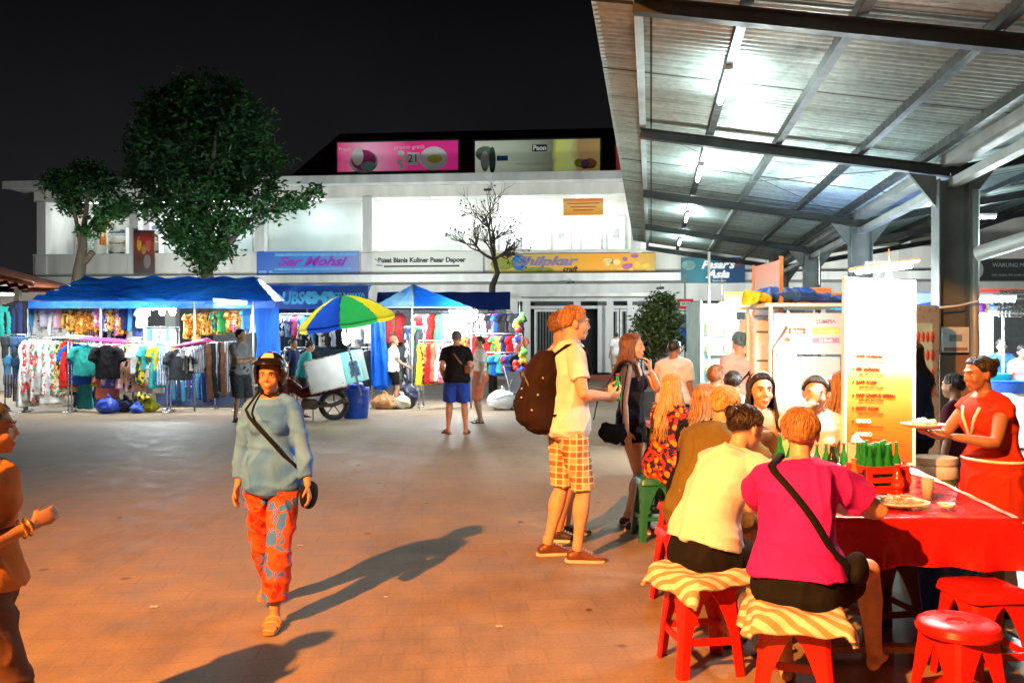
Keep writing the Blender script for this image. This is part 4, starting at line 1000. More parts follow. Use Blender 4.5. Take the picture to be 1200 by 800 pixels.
# ---------------------------------------------------------------- trees
def leafcloud(blobs, n, size, seed, up=.3):
    rs = random.Random(seed); g = MB(); tot = sum(b[3] ** 2 for b in blobs)
    for (x, y, z, r, sy) in blobs:
        for _ in range(int(n * r * r / tot)):
            # clusters: pick a twig point on the lumpy shell then scatter leaves about it
            d = V((rs.gauss(0, 1), rs.gauss(0, 1), rs.gauss(0, 1))).normalized(); rr = r * (rs.random() ** .38)
            c0 = V((x, y, z)) + V((d.x * rr, d.y * rr * sy, d.z * rr * .9))
            for q in range(7):
                c = c0 + V((rs.gauss(0, .10), rs.gauss(0, .10), rs.gauss(0, .08))) * (size / .09)
                a = V((rs.gauss(0, 1), rs.gauss(0, 1), rs.gauss(0, .6) - up)).normalized(); b_ = a.cross(V((rs.gauss(0, 1), rs.gauss(0, 1), rs.gauss(0, 1)))).normalized()
                L = size * rs.uniform(.7, 1.3); W = L * .36
                g.add([c - a * L, c + b_ * W, c + a * L, c - b_ * W], [(0, 1, 2, 3)])
    return g
def leafmat(nm, c, tr=.25):
    m, nt, b = nodes_of(nm); co = objco(nt); f = noise_t(nt, co, 1.1, 4); f2 = noise_t(nt, co, 14, 2)
    cc = rgbmix(nt, ramp(nt, f2, [(.35, 0), (.65, 1)]), tuple(x * .5 for x in c), tuple(min(1, x * 1.5) for x in c)); cc = rgbmix(nt, 1.0, cc, ramp(nt, f, [(.35, .5), (.65, 1.2)]), 'MULTIPLY')
    nt.links.new(cc, b.inputs['Base Color']); b.inputs['Roughness'].default_value = .5
    tl = nn(nt, 'ShaderNodeBsdfTranslucent'); nt.links.new(cc, tl.inputs[0]); mx = nn(nt, 'ShaderNodeMixShader'); mx.inputs[0].default_value = tr
    out = [n for n in nt.nodes if n.type == 'OUTPUT_MATERIAL'][0]; nt.links.new(b.outputs[0], mx.inputs[1]); nt.links.new(tl.outputs[0], mx.inputs[2]); nt.links.new(mx.outputs[0], out.inputs[0]); return m
BARK = M('bark', (.13, .105, .08), .85, var=.5, scale=4, bmp=1.0, bscale=18, stretch=(1, 1, .25))
LEAF = leafmat('leaf_dark', (.06, .19, .055), .45); LEAF2 = leafmat('leaf_mid', (.06, .11, .03))
def wp(px, py, Y): return P(px, py, Y)
# big tree
Yt = 27.0; base = G(240, Yt)
t = thing('tree', 'large dark leafy tree rising behind the left blue tent', 'tree', base)
g = MB(); 
def L_(px, py, dy=0): return P(px, py, Yt + dy) - base
g.tube([(0, 0, -.05), L_(241, 360), L_(243, 325), L_(240, 285), L_(238, 230), L_(236, 160)], [.27, .22, .20, .18, .12, .05], 14)
for pts in (((242, 322, 0), (268, 285, -.4), (300, 250, -.6), (345, 236, -.8), (372, 226, -.8)), ((241, 310, 0), (215, 275, -.5), (190, 245, -.6), (168, 238, -.6)), ((240, 290, 0), (262, 230, .6), (285, 165, .8)), ((239, 280, 0), (205, 210, .7), (185, 160, .5)), ((238, 250, 0), (250, 180, -.8), (258, 120, -.5))):
    g.tube([L_(*p) for p in pts], list(np.linspace(.11, .02, len(pts))), 8)
g.build('trunk', BARK, t, True)
bl_ = []
for (px, py, r, dy) in ((240, 125, 46, 0), (195, 135, 38, .4), (285, 145, 36, -.3), (180, 175, 34, -.4), (240, 175, 56, 0), (300, 180, 30, .3), (190, 215, 34, .2), (245, 225, 48, -.3), (290, 215, 34, .2), (215, 255, 28, -.4), (255, 268, 28, .2), (240, 292, 20, 0), (330, 238, 17, -.8), (352, 234, 14, -.8), (370, 226, 11, -.8), (308, 248, 16, -.6), (175, 243, 17, -.6), (215, 105, 20, .2), (268, 108, 20, 0), (322, 216, 12, 0), (222, 285, 20, -.5), (262, 292, 17, -.4), (236, 308, 15, -.5), (205, 272, 17, -.5), (278, 262, 17, -.6), (160, 205, 18, 0), (325, 190, 14, 0)):
    p = L_(px, py, dy); bl_.append((p.x, p.y, p.z, r / 1000 * Yt, .8))
leafcloud(bl_, 2900, .11, 3).build('crown', LEAF, t, recalc=False)
# small tree at left
Yt = 26.0; base = G(90, Yt)
t = thing('tree', 'small thin tree with a forked pale trunk at left', 'tree', base); t.scale = (1, 1, 1)
g = MB(); g.tube([(0, 0, -.05), L_(89, 350), L_(93, 318), L_(97, 290), L_(99, 262), L_(104, 225), L_(108, 205)], [.26, .20, .18, .13, .08, .05, .02], 12)
g.tube([L_(94, 312), L_(103, 302), L_(109, 295)], [.12, .10, .09], 10); g.tube([L_(96, 290), L_(90, 262), L_(84, 232), L_(74, 215)], [.1, .06, .04, .02], 8); g.tube([L_(98, 275), L_(115, 250), L_(132, 238)], [.07, .05, .02], 8); g.build('trunk', BARK, t, True)
bl_ = []
for (px, py, r, dy) in ((98, 212, 22, 0), (75, 214, 18, .3), (125, 216, 18, -.2), (85, 240, 16, .2), (128, 245, 18, -.2), (118, 262, 10, 0), (103, 270, 9, -.3), (105, 200, 15, 0), (60, 215, 12, 0), (145, 240, 12, 0)):
    p = L_(px, py, dy); bl_.append((p.x, p.y, p.z, r / 1000 * Yt, .8))
leafcloud(bl_, 620, .10, 5).build('crown', LEAF, t, recalc=False)
# bare tree
Yt = 26.5; base = G(578, Yt)
t = thing('tree', 'bare leafless tree with many thin twigs in front of the gallery', 'tree', base)
g = MB(); rs = random.Random(4)
g.tube([(0, 0, -.05), L_(576, 370), L_(577, 335), L_(583, 320), L_(579, 303)], [.14, .12, .10, .08, .07], 10)
def branch(a, d, L, r, lev):
    pts = [a]; p = a.copy(); dd = d.copy()
    for k in range(4):
        dd = (dd + V((rs.gauss(0, .20), rs.gauss(0, .16), rs.gauss(0, .12) + .10))).normalized(); p = p + dd * L / 4; pts.append(p.copy())
    g.tube(pts, list(np.linspace(r, r * .45, 5)), 6)
    if lev > 0:
        for k in range(4 if lev > 1 else 4):
            q = pts[rs.randint(1, 4)]; ang = rs.uniform(.45, .95); ax = V((rs.gauss(0, .25), 1, rs.gauss(0, .25))).normalized(); nd = Matrix.Rotation(ang * rs.choice((-1, 1)), 3, ax) @ dd
            branch(q, nd.normalized(), L * rs.uniform(.5, .72), r * .5, lev - 1)
    elif rs.random() < .25:
        for _ in range(1): g.ell(p + V((rs.gauss(0, .03), 0, rs.gauss(0, .03))), .03, nu=6, nv=4)
for (px, py) in ((535, 285), (552, 258), (572, 240), (592, 262), (615, 285), (600, 300)):
    tgt = L_(px, py); a = L_(579, 304); branch(a, (tgt - a).normalized(), (tgt - a).length * .78, .05, 3)
g.build('trunk', M('bark_bare', (.09, .07, .055), .85, var=.4, bmp=.6, bscale=25), t, True)
# potted tree near the food stalls
Yt = 16.0; base = G(772, Yt)
t = thing('potted_tree', 'bushy green tree standing left of the brightest bulb', 'tree', base)
g = MB(); g.lathe([(.26, 0), (.34, .5), (.37, .52), (.33, .52), (.3, .45)], n=24); g.build('pot', M('pot_clay', (.12, .1, .09)), t, True)
g = MB(); g.tube([(0, 0, .3), (.05, 0, 1.1), (-.05, 0, 1.7), (0, 0, 2.2)], [.06, .05, .035, .01], 8); [g.tube([(0, 0, .9 + .2 * k), (math.cos(k * 2) * .5, math.sin(k * 2) * .4, 1.5 + .15 * k)], [.03, .01], 6) for k in range(5)]; g.build('trunk', BARK, t, True)
bl_ = [(L_(px, py).x, dy, L_(px, py).z, r / 1000 * Yt, .9) for (px, py, r, dy) in ((775, 358, 16, 0), (765, 375, 20, 0), (785, 378, 18, .1), (755, 390, 16, -.1), (775, 398, 20, 0), (790, 398, 13, .1), (758, 410, 12, 0), (782, 352, 10, 0))]
leafcloud(bl_, 750, .055, 8).build('crown', LEAF2, t, recalc=False)
# far hills/dark skyline at left
g = MB(); g.grid(lambda u, v: V((lerp(-140, -35, u), 120, v * (9 + 2.5 * math.sin(u * 9) + 1.5 * math.sin(u * 23) + 4 * (1 - u)))), 60, 1); struct(g.build('hills', M('hill_dark', (.012, .014, .013), .9), recalc=False))
# ---------------------------------------------------------------- garments
def gm_shirt(seed, w=.50, L=.68, sleeve=.17):
    mb = MB(); rs = random.Random(seed); ph = rs.uniform(0, 6)
    rings = []
    for i in range(13):
        k = i / 12; z = -.03 - L * k; hw = (w / 2) * (.22 + .78 * min(1, k * 7) ** .6) * (1 + .10 * k); dp = .028 + .022 * k
        rings.append([V((hw * math.cos(q), dp * math.sin(q) + .018 * k * math.sin(q * 4 + ph) , z)) for q in np.linspace(0, 2 * PI, 29)[:-1]])
    mb.rings(rings)
    for sg in (-1, 1): mb.tube([(sg * w * .30, 0, -.09), (sg * w * .5, 0, -.15), (sg * (w * .5 + sleeve * .45), .0, -.16 - sleeve)], [.05, .07, .075], 12, 1, up=(0, 1, 0))
    me = cloth_mesh(mb, .019, .012, seed, 22, 1, (1, 1, .3)); 
    p = co_get(me); p[:, 1] *= .75; co_set(me, p); return me
def gm_dress(seed, w=.42, L=1.05):
    mb = MB(); ph = seed * 1.3; rings = []
    for i in range(16):
        k = i / 15; z = -.03 - L * k; hw = (w / 2) * ((.25 + .75 * min(1, k * 9) ** .6) * (1 - .22 * math.exp(-((k - .35) / .12) ** 2)) + .35 * max(0, k - .4)); dp = .035 + .05 * k
        rings.append([V((hw * math.cos(q), dp * math.sin(q) + .035 * k * math.sin(q * 5 + ph), z)) for q in np.linspace(0, 2 * PI, 33)[:-1]])
    mb.rings(rings); return cloth_mesh(mb, .021, .014, seed, 20, 1, (1, 1, .2))
def gm_trouser(seed, w=.36, L=.98):
    mb = MB(); mb.box((0, 0, -.10), (w, .07, .20))
    for sg in (-1, 1): mb.tube([(sg * w * .25, 0, -.12), (sg * w * .27, .01, -L * .6), (sg * w * .26, -.01, -L)], [.085, .075, .068], 12, .45, up=(0, 1, 0))
    return cloth_mesh(mb, .020, .010, seed, 20, 1, (1, 1, .3))
def gm_cloth(seed, w=.26, L=.62):
    mb = MB(); ph = seed * 2.1; rings = []
    for i in range(10):
        k = i / 9; z = -.02 - L * k; hw = (w / 2) * (.8 + .25 * k + .04 * math.sin(k * 9 + ph))
        rings.append([V((hw * math.cos(q), (.022 + .012 * k) * math.sin(q) + .02 * math.sin(q * 5 + ph + k * 2), z)) for q in np.linspace(0, 2 * PI, 25)[:-1]])
    mb.rings(rings); return cloth_mesh(mb, .018, .010, seed, 26, 1, (1, 1, .2))
GME = {'shirt': [gm_shirt(i, .46 + .03 * i, .62 + .03 * i) for i in range(3)], 'dress': [gm_dress(i) for i in range(3)], 'trousers': [gm_trouser(i) for i in range(2)],
       'shorts': [gm_trouser(7, .36, .45)], 'cloth': [gm_cloth(i) for i in range(3)], 'top': [gm_shirt(11, .40, .52, .05), gm_shirt(12, .38, .5, .08)]}
for k in GME:
    for m in GME[k]:
        m.materials.clear(); m.materials.append(M('cloth_base', (.5, .5, .5))); m.polygons.foreach_set('use_smooth', [True] * len(m.polygons))
FB = {}
def F_(key):
    if key in FB: return FB[key]
    D = dict(orange=((.75, .22, .02), 'batik', (.85, .55, .12), (.30, .03, .01)), gold=((.80, .45, .03), 'batik', (.55, .12, .01), (.9, .7, .2)), rust=((.45, .08, .01), 'batik', (.8, .4, .05), (.12, .02, .01)),
             white=((.78, .78, .76), 'plain'), cream=((.75, .68, .5), 'plain'), leafy=((.75, .76, .72), 'floral', (.08, .35, .18), (.6, .1, .1)), whitered=((.78, .77, .74), 'floral', (.65, .05, .06), None),
             skyblue=((.10, .38, .68), 'plain'), aqua=((.05, .45, .48), 'plain'), teal=((.02, .30, .27), 'plain'), navy=((.015, .025, .09), 'plain'), blue=((.02, .10, .55), 'plain'), black=((.012, .012, .015), 'plain'), charcoal=((.05, .055, .065), 'plain'),
             grey=((.28, .29, .32), 'plain'), purple=((.22, .04, .35), 'plain'), pink=((.75, .12, .32), 'plain'), palepink=((.78, .45, .50), 'plain'), red=((.60, .02, .02), 'plain'), darkred=((.20, .012, .015), 'plain'), yellow=((.80, .60, .03), 'plain'), green=((.03, .32, .08), 'plain'), coral=((.75, .2, .12), 'plain'),
             whiteblue=((.76, .78, .8), 'vstripes', (.08, .25, .6)), blackwhite=((.02, .02, .02), 'floral', (.75, .75, .72), None), greystripe=((.35, .36, .40), 'vstripes', (.08, .09, .12)), tropical=((.02, .10, .12), 'floral', (.85, .55, .03), (.05, .4, .2)), magentablue=((.55, .05, .4), 'batik', (.05, .15, .5), (.8, .5, .6)), yellowblack=((.8, .62, .05), 'floral', (.03, .03, .03), None),
             lilac=((.55, .42, .65), 'stripes', (.75, .73, .75)), olive=((.16, .15, .05), 'plain'), pinkflower=((.80, .6, .62), 'floral', (.6, .08, .2), None), denim=((.06, .12, .24), 'plain'), brown=((.12, .05, .025), 'plain'))
    d = D[key]; FB[key] = fabric('cloth_' + key, d[0], d[1], d[2] if len(d) > 2 else (.8, .8, .8), d[3] if len(d) > 3 else None, 9 if d[1] != 'vstripes' else 6); return FB[key]
CN = dict(orange='orange batik', gold='golden batik', rust='rust batik', white='plain white', cream='cream', leafy='white leaf-print', whitered='red-on-white print', skyblue='sky blue', aqua='aqua', teal='teal', navy='navy', blue='bright blue', black='black', charcoal='charcoal', grey='grey', purple='purple', pink='pink', palepink='pale pink', red='red', darkred='dark red', yellow='yellow', green='green', coral='coral', whiteblue='blue-striped white', blackwhite='monochrome print', greystripe='grey striped', tropical='dark tropical', magentablue='magenta-blue print', yellowblack='yellow-black print', lilac='lilac striped', olive='olive', pinkflower='pink flower-print', denim='denim blue', brown='brown')
KN = dict(shirt='shirt', dress='dress', trousers='trousers', shorts='shorts', cloth='cloth', top='blouse')
def garment(kind, key, loc, rz, label, group=None, s=1.0, sz=1.0):
    me = random.choice(GME[kind]); o = bpy.data.objects.new({'shirt': 'hanging_shirt', 'dress': 'hanging_dress', 'trousers': 'hanging_trousers', 'shorts': 'hanging_shorts', 'cloth': 'hanging_cloth', 'top': 'hanging_blouse'}[kind], me); COL.objects.link(o)
    o.material_slots[0].link = 'OBJECT'; o.material_slots[0].material = F_(key); o.location = loc; o.rotation_euler = (random.uniform(-.04, .04), random.uniform(-.03, .03), rz); o.scale = (s, s, s * sz)
    tag(o, label, {'cloth': 'cloth'}.get(kind, KN[kind]), group); return o
def row(a, b, n, kinds, keys, where, group, rz=(.9, 1.4), s=(.9, 1.05), sz=(.9, 1.1)):
    a = V(a); b = V(b)
    for i in range(n):
        k = kinds[i % len(kinds)] if len(kinds) < n else kinds[i]; key = keys[int(i * len(keys) / n)] if len(keys) > 3 else random.choice(keys)
        if isinstance(key, tuple): key = random.choice(key)
        p = a.lerp(b, (i + .5) / n) + V((random.uniform(-.02, .02), random.uniform(-.02, .02), 0)); r = random.uniform(*rz)
        garment(k, key, p, r, '%s %s, %s from left on the %s' % (CN[key], KN[k], ORD[i], where), group, random.uniform(*s), random.uniform(*sz))
CHROME = M('rail_metal', (.55, .56, .56), .3, .8, var=.1, bmp=0)
def rail(a, b, label, legs=True, zfoot=0, double=None):
    a = V(a); b = V(b); t = thing('clothes_rail', label, 'clothes rail', (a.x, a.y, 0)); o = V((a.x, a.y, 0))
    g = MB(); g.tube([a - o, b - o], .016, 8); g.build('rail', CHROME, t, True)
    if legs:
        for p in (a, b):
            g = MB(); q = p - o; g.tube([(q.x, q.y, q.z), (q.x, q.y, .03)], .016, 8); g.tube([(q.x, q.y - .25, .02), (q.x, q.y + .25, .02)], .016, 8); g.build('leg', CHROME, t, True)
    return t
TARP = None
mtp, nt, b = nodes_of('blue_tarp'); co = objco(nt); f = noise_t(nt, co, .9, 5); f2 = noise_t(nt, objco(nt, (1, 3, 1)), 5, 6)
c = ramp(nt, f, [(.3, (.006, .08, .55)), (.55, (.01, .16, .75)), (.75, (.04, .32, .90))]); nt.links.new(c, b.inputs['Base Color']); b.inputs['Roughness'].default_value = .32; bump(nt, b, f2, .9, .08)
tl = nn(nt, 'ShaderNodeBsdfTranslucent'); nt.links.new(c, tl.inputs[0]); mx = nn(nt, 'ShaderNodeMixShader'); mx.inputs[0].default_value = .35; out = [n for n in nt.nodes if n.type == 'OUTPUT_MATERIAL'][0]
nt.links.new(b.outputs[0], mx.inputs[1]); nt.links.new(tl.outputs[0], mx.inputs[2]); nt.links.new(mx.outputs[0], out.inputs[0])
def tarp_grid(g, corners, nu=30, nv=14, sag=.12, seed=0, wr=.03):
    """bilinear patch between four corner points (a b on front edge, d c on back edge)"""
    a, b_, c, d = [V(q) for q in corners]
    def fn(u, v):
        p = a.lerp(b_, u).lerp(d.lerp(c, u), v); s_ = math.sin(u * PI) * math.sin(v * PI)
        z = -sag * s_ + wr * math.sin(u * 23 + v * 7 + seed) * math.sin(v * 9 + u * 5) * (.3 + s_) + wr * .6 * math.sin((u - v) * 31 + seed)
        return p + V((0, wr * .5 * math.sin(u * 17 + seed), z))
    g.grid(fn, nu, nv)
def drop(name, a, b, z0, mat, parent, seed=0, n=40, amp=.05):
    g = MB(); a = V(a); b = V(b)
    def fn(u, v):
        p = a.lerp(b, u); nrm = V((-(b - a).y, (b - a).x, 0)).normalized(); z = lerp(p.z, z0, v)
        return V((p.x, p.y, z)) + nrm * (amp * (.3 + v) * math.sin(u * n * .45 + seed + v * 1.2)) + V((.06 * math.sin(v * 3 + u * 5) * v, 0, 0))
    g.grid(fn, n, 10); return g.build(name, mat, parent, True, recalc=False)
# ----- left stall
Y1 = 19.6
t = thing('market_tent', 'wide blue tarpaulin tent over the left clothes stall', 'tent', (0, 0, 0))
fl, fr_ = P(30, 353, Y1), P(322, 353, Y1); bl0, br0 = P(98, 325, Y1 + 2.2), P(298, 325, Y1 + 2.2)
g = MB(); tarp_grid(g, (fl, fr_, br0, bl0), 60, 18, .26, 1, .055); g.build('roof_sheet', mtp, t, True, recalc=False)
g = MB(); tarp_grid(g, (bl0, br0, P(325, 350, Y1 + 4.4), P(50, 350, Y1 + 4.4)), 30, 10, .15, 2, .05); g.build('roof_sheet', mtp, t, True, recalc=False)
g = MB(); tarp_grid(g, (fr_, P(335, 352, Y1 + 4.4), br0 + V((.1, 0, 0)), br0), 14, 8, .05, 3, .02); g.build('roof_sheet', mtp, t, True, recalc=False)
drop('valance', fl - V((0, .02, 0)), fr_ - V((0, .02, 0)), fl.z - .16, mtp, t, 2, 60, .02)
drop('side_curtain', P(297, 358, Y1 + .1), P(326, 358, Y1 + 1.0), .95, mtp, t, 4, 30, .06)
for p in (P(32, 353, Y1), P(118, 353, Y1), P(228, 353, Y1), P(297, 353, Y1), P(60, 350, Y1 + 4.3), P(322, 350, Y1 + 4.3)):
    g = MB(); g.tube([(p.x, p.y, p.z), (p.x, p.y, 0)], .022, 8); g.build('pole', STEELL, t, True)
zt = lambda py, Y: 1.6 + (400 - py) / 1000 * Y
ya = Y1 + .9
WL = 'upper back rail of the left stall'
rail(P(32, 358, ya), P(172, 358, ya), 'upper rail of bright clothes in the left half of the left stall', False); rail(P(215, 358, ya), P(300, 358, ya), 'upper rail of golden clothes at the right of the left stall', False)
row(P(33, 359, ya), P(168, 359, ya), 26, ['cloth', 'top', 'cloth'], ['whiteblue', 'skyblue', 'white', 'blackwhite', 'lilac', 'white', 'lilac', 'palepink', 'orange', 'rust', 'orange', 'gold', 'orange', 'gold', 'gold', 'rust', 'pinkflower', 'magentablue', 'blackwhite', 'orange', 'pinkflower', 'rust', 'navy', 'skyblue', 'navy', 'white'], WL, 'clothes on the upper rail of the left stall')
row(P(218, 367, ya), P(300, 359, ya - .3), 17, ['cloth', 'top'], ['orange', 'gold', 'orange', 'gold', 'rust', 'orange', 'gold', 'tropical', 'orange', 'green', 'rust', 'gold', 'pinkflower', 'orange', 'white', 'skyblue', 'white'], 'golden rail beside the blue curtain', 'clothes on the golden rail')
yb = Y1 + 1.7
row(P(82, 384, yb), P(205, 384, yb), 24, ['cloth'], ['blackwhite', 'white', 'rust', 'yellow', 'orange', 'skyblue', 'aqua', 'whiteblue', 'navy', 'aqua', 'pinkflower', 'skyblue', 'whiteblue', 'skyblue', 'palepink', 'skyblue', 'whiteblue', 'lilac', 'skyblue', 'white', 'magentablue', 'lilac', 'skyblue', 'white'], 'low middle rail inside the left stall', 'clothes on the low middle rail', s=(.8, .95))
rail(P(80, 383, yb), P(210, 383, yb), 'low rail of short blue and white clothes inside the left stall', True)
yc = Y1 - .35
rail(P(28, 396, yc), P(80, 396, yc), 'front rail of long white dresses at the left stall')
row(P(29, 397, yc), P(68, 397, yc), 9, ['dress'], ['white', 'whitered', 'white', 'whitered', 'leafy', 'white', 'leafy', 'white', 'leafy'], 'front rail of long white dresses', 'dresses on the front left rail', rz=(.5, 1.1), sz=(1.15, 1.4))
row(P(68, 397, yc + .1), P(82, 397, yc + .1), 3, ['trousers', 'dress', 'dress'], ['black', 'yellowblack', 'red', 'blue'], 'front rail right of the white dresses', 'dresses on the front left rail', rz=(.4, .9), sz=(1.1, 1.3))
garment('shirt', 'teal', P(100, 402, yc), .05, 'teal shirt hung face out beside the black shirt', s=1.15); garment('shirt', 'blue', P(90, 400, yc + .12), .3, 'bright blue shirt half hidden behind the teal shirt', s=1.15, sz=1.2)
garment('shirt', 'black', P(125, 402, yc - .25), -.05, 'black buttoned shirt hung face out at the front of the left stall', s=1.22)
garment('cloth', 'aqua', P(99, 430, yc + .3), .0, 'dark aqua cloth hanging low behind the teal shirt', s=1.5); 
garment('top', 'magentablue', P(134, 420, yc), .3, 'magenta and blue top showing below the black shirt', s=1.25); garment('top', 'coral', P(127, 434, yc + .05), .1, 'coral top hanging under the black shirt', s=1.25); garment('top', 'purple', P(139, 405, yc + .03), .5, 'purple top beside the black shirt', s=1.2)
rail(P(84, 398, yc), P(196, 402, yc), 'front rail carrying the black shirt and the bright prints')
row(P(144, 402, yc), P(194, 404, yc), 12, ['dress', 'shirt', 'dress'], ['palepink', 'tropical', 'yellowblack', 'palepink', 'white', 'tropical', 'yellowblack', 'aqua', 'leafy', 'aqua', 'yellow', 'whiteblue'], 'front rail right of the black shirt', 'clothes on the front middle rail', rz=(.5, 1.2), s=(.85, .95))
garment('shirt', 'charcoal', P(211, 407, yc - .1), .02, 'grey teal sweater hung face out with small red motif', s=1.12); rail(P(200, 405, yc), P(276, 400, yc + .4), 'front rail of dark trousers and the grey sweater')
row(P(222, 404, yc), P(245, 402, yc + .1), 5, ['shirt'], ['greystripe', 'greystripe', 'white', 'greystripe', 'greystripe'], 'front rail right of the grey sweater', 'shirts on the right front rail', rz=(.6, 1.1))
row(P(246, 402, yc + .1), P(277, 400, yc + .3), 8, ['trousers'], ['brown', 'charcoal', 'black', 'greystripe', 'black', 'brown', 'greystripe', 'charcoal'], 'front rail by the man with folded arms', 'trousers on the right front rail', rz=(.5, 1.1), sz=(1.2, 1.35))
row(P(198, 434, yc + .9), P(250, 434, yc + .9), 9, ['trousers'], ['blue', 'skyblue', 'denim', 'skyblue', 'denim', 'blue', 'skyblue', 'navy', 'denim'], 'low rail of blue trousers', 'blue trousers on the low rail', rz=(.4, 1.0), s=(.65, .75)); rail(P(196, 433, yc + .9), P(252, 433, yc + .9), 'low rail of blue trousers in the left stall')
row(P(86, 400, yc + .4), P(198, 402, yc + .4), 16, ['shirt', 'dress', 'shirt'], ['leafy', 'white', 'skyblue', 'palepink', 'yellow', 'pinkflower', 'white', 'aqua', 'red', 'white', 'leafy', 'whiteblue', 'magentablue', 'white', 'green', 'cream'], 'rail just behind the black shirt', 'clothes on the rail behind the black shirt', rz=(.3, 1.2)); rail(P(84, 399, yc + .4), P(200, 401, yc + .4), 'second front rail just behind the black shirt')
row(P(34, 396, yc + .35), P(82, 396, yc + .35), 9, ['dress', 'shirt'], ['white', 'skyblue', 'whitered', 'white', 'blackwhite', 'white', 'palepink', 'white', 'navy'], 'rail just behind the white dresses', 'clothes on the rail behind the white dresses', rz=(.3, 1.0), sz=(1.1, 1.3)); rail(P(32, 395, yc + .35), P(84, 395, yc + .35), 'second front rail just behind the white dresses')
row(P(104, 378, yb - .3), P(160, 378, yb - .3), 12, ['cloth', 'top'], ['navy', 'whiteblue', 'blackwhite', 'pinkflower', 'navy', 'white', 'rust', 'blackwhite', 'purple', 'navy', 'orange', 'white'], 'short rail under the golden cloths', 'clothes on the short rail under the golden cloths', rz=(.4, 1.1), s=(.8, .95)); rail(P(102, 377, yb - .3), P(162, 377, yb - .3), 'short rail under the golden cloths', False)
# rack of denim at far left
rail(P(6, 392, Y1 - .3), P(30, 392, Y1 - .3), 'short rail of denim shorts at the left end of the stall')
for k, (px, py, key, kd, s_) in enumerate(((12, 394, 'charcoal', 'shorts', 1.1), (22, 394, 'denim', 'shorts', 1.1), (14, 416, 'skyblue', 'shorts', 1.1), (24, 418, 'denim', 'shorts', 1.1), (16, 438, 'greystripe', 'shorts', 1.2), (26, 442, 'greystripe', 'shorts', 1.2))):
    garment(kd, key, P(px, py, Y1 - .35), .1, '%s shorts at %s of the shorts rack at far left' % (CN[key], ['top left', 'top right', 'middle left', 'middle right', 'bottom left', 'bottom right'][k]), 'shorts at the left end', s_)
row(P(0, 360, Y1 - .2), P(26, 352, Y1 - .1), 6, ['trousers'], ['aqua', 'teal', 'black', 'black', 'navy', 'black'], 'rail in front of the red-roofed kiosk', 'dark clothes at the left end', rz=(.1, .5), s=(.75, .8))
row(P(-8, 372, Y1 + 1.2), P(14, 372, Y1 + 1.2), 6, ['top'], ['red', 'pinkflower', 'palepink', 'red', 'pink', 'pinkflower'], 'far left rail behind the dark trousers', 'red and pink tops at far left', s=(.9, 1.1))
# hangers
def hanger_row(a, b, n, col, lab):
    t = thing('hanger_bunch', lab, 'clothes hangers', a); o = V(a)
    for i in range(n):
        p = V(a).lerp(V(b), (i + .5) / n) - o; g = MB(); g.tube([p + V((-.14, -.08, -.07)), p + V((0, 0, 0)), p + V((.14, .08, -.07)), p + V((-.14, -.08, -.07))], .012, 6); g.build('hanger', col, t, True)
hanger_row(P(100, 394, yc - .05), P(148, 398, yc - .05), 14, M('plastic_pink', (.75, .10, .35), .35, bmp=0), 'bright pink plastic hangers above the black shirt')
hanger_row(P(207, 404, yc - .1), P(244, 396, yc), 12, M('plastic_pink'), 'bright pink plastic hangers above the grey sweater')
hanger_row(P(80, 392, yc), P(108, 394, yc), 9, M('plastic_cream', (.75, .7, .45), .35, bmp=0), 'cream plastic hangers above the teal shirt')
# bags on the ground
def sack(label, c, r, mat, seed, cat='bag', knot=True, name='plastic_bag'):
    r = tuple(q * (.80 if c[1] < 20.1 else 1) for q in r); mb = MB(); mb.ell((0, 0, r[2] * .92), r, nu=24, nv=16)
    rs = random.Random(seed)
    for _ in range(7): a = rs.uniform(0, 6.3); mb.ell((math.cos(a) * r[0] * .6, math.sin(a) * r[1] * .6, r[2] * rs.uniform(.5, 1.2)), (r[0] * .5, r[1] * .5, r[2] * .5))
    if knot: mb.tube([(0, 0, r[2] * 1.6), (.02, 0, r[2] * 2.0), (.05, 0, r[2] * 2.25)], [.08, .035, .07], 10)
    me = cloth_mesh(mb, .022, .025, seed, 12, 1, (1, 1, 1)); p = co_get(me); p[:, 2] = np.maximum(p[:, 2], 0.004); co_set(me, p)
    o = add_mesh(name, me, mat, None); o.location = c; tag(o, label, cat); return o
sack('blue bag on the ground under the black shirt', G(126, 19.0), (.30, .25, .22), M('bag_blue', (.02, .06, .42), .35), 1)
sack('dark navy bag on the ground between the blue and yellow bags', G(146, 19.3), (.28, .22, .20), M('bag_navy', (.015, .02, .06), .4), 2)
sack('bright yellow bag on the ground at the front of the left stall', G(176, 19.4), (.24, .2, .17), M('bag_yellow', (.65, .65, .02), .4), 3)
sack('yellow and red bundle on the ground behind the yellow bag', G(168, 20.0), (.28, .2, .28), F_('yellowblack'), 4, knot=False)
sack('small blue bag lying left of the yellow bag', G(160, 19.1), (.18, .16, .12), M('bag_blue2', (.03, .1, .6), .35), 5)
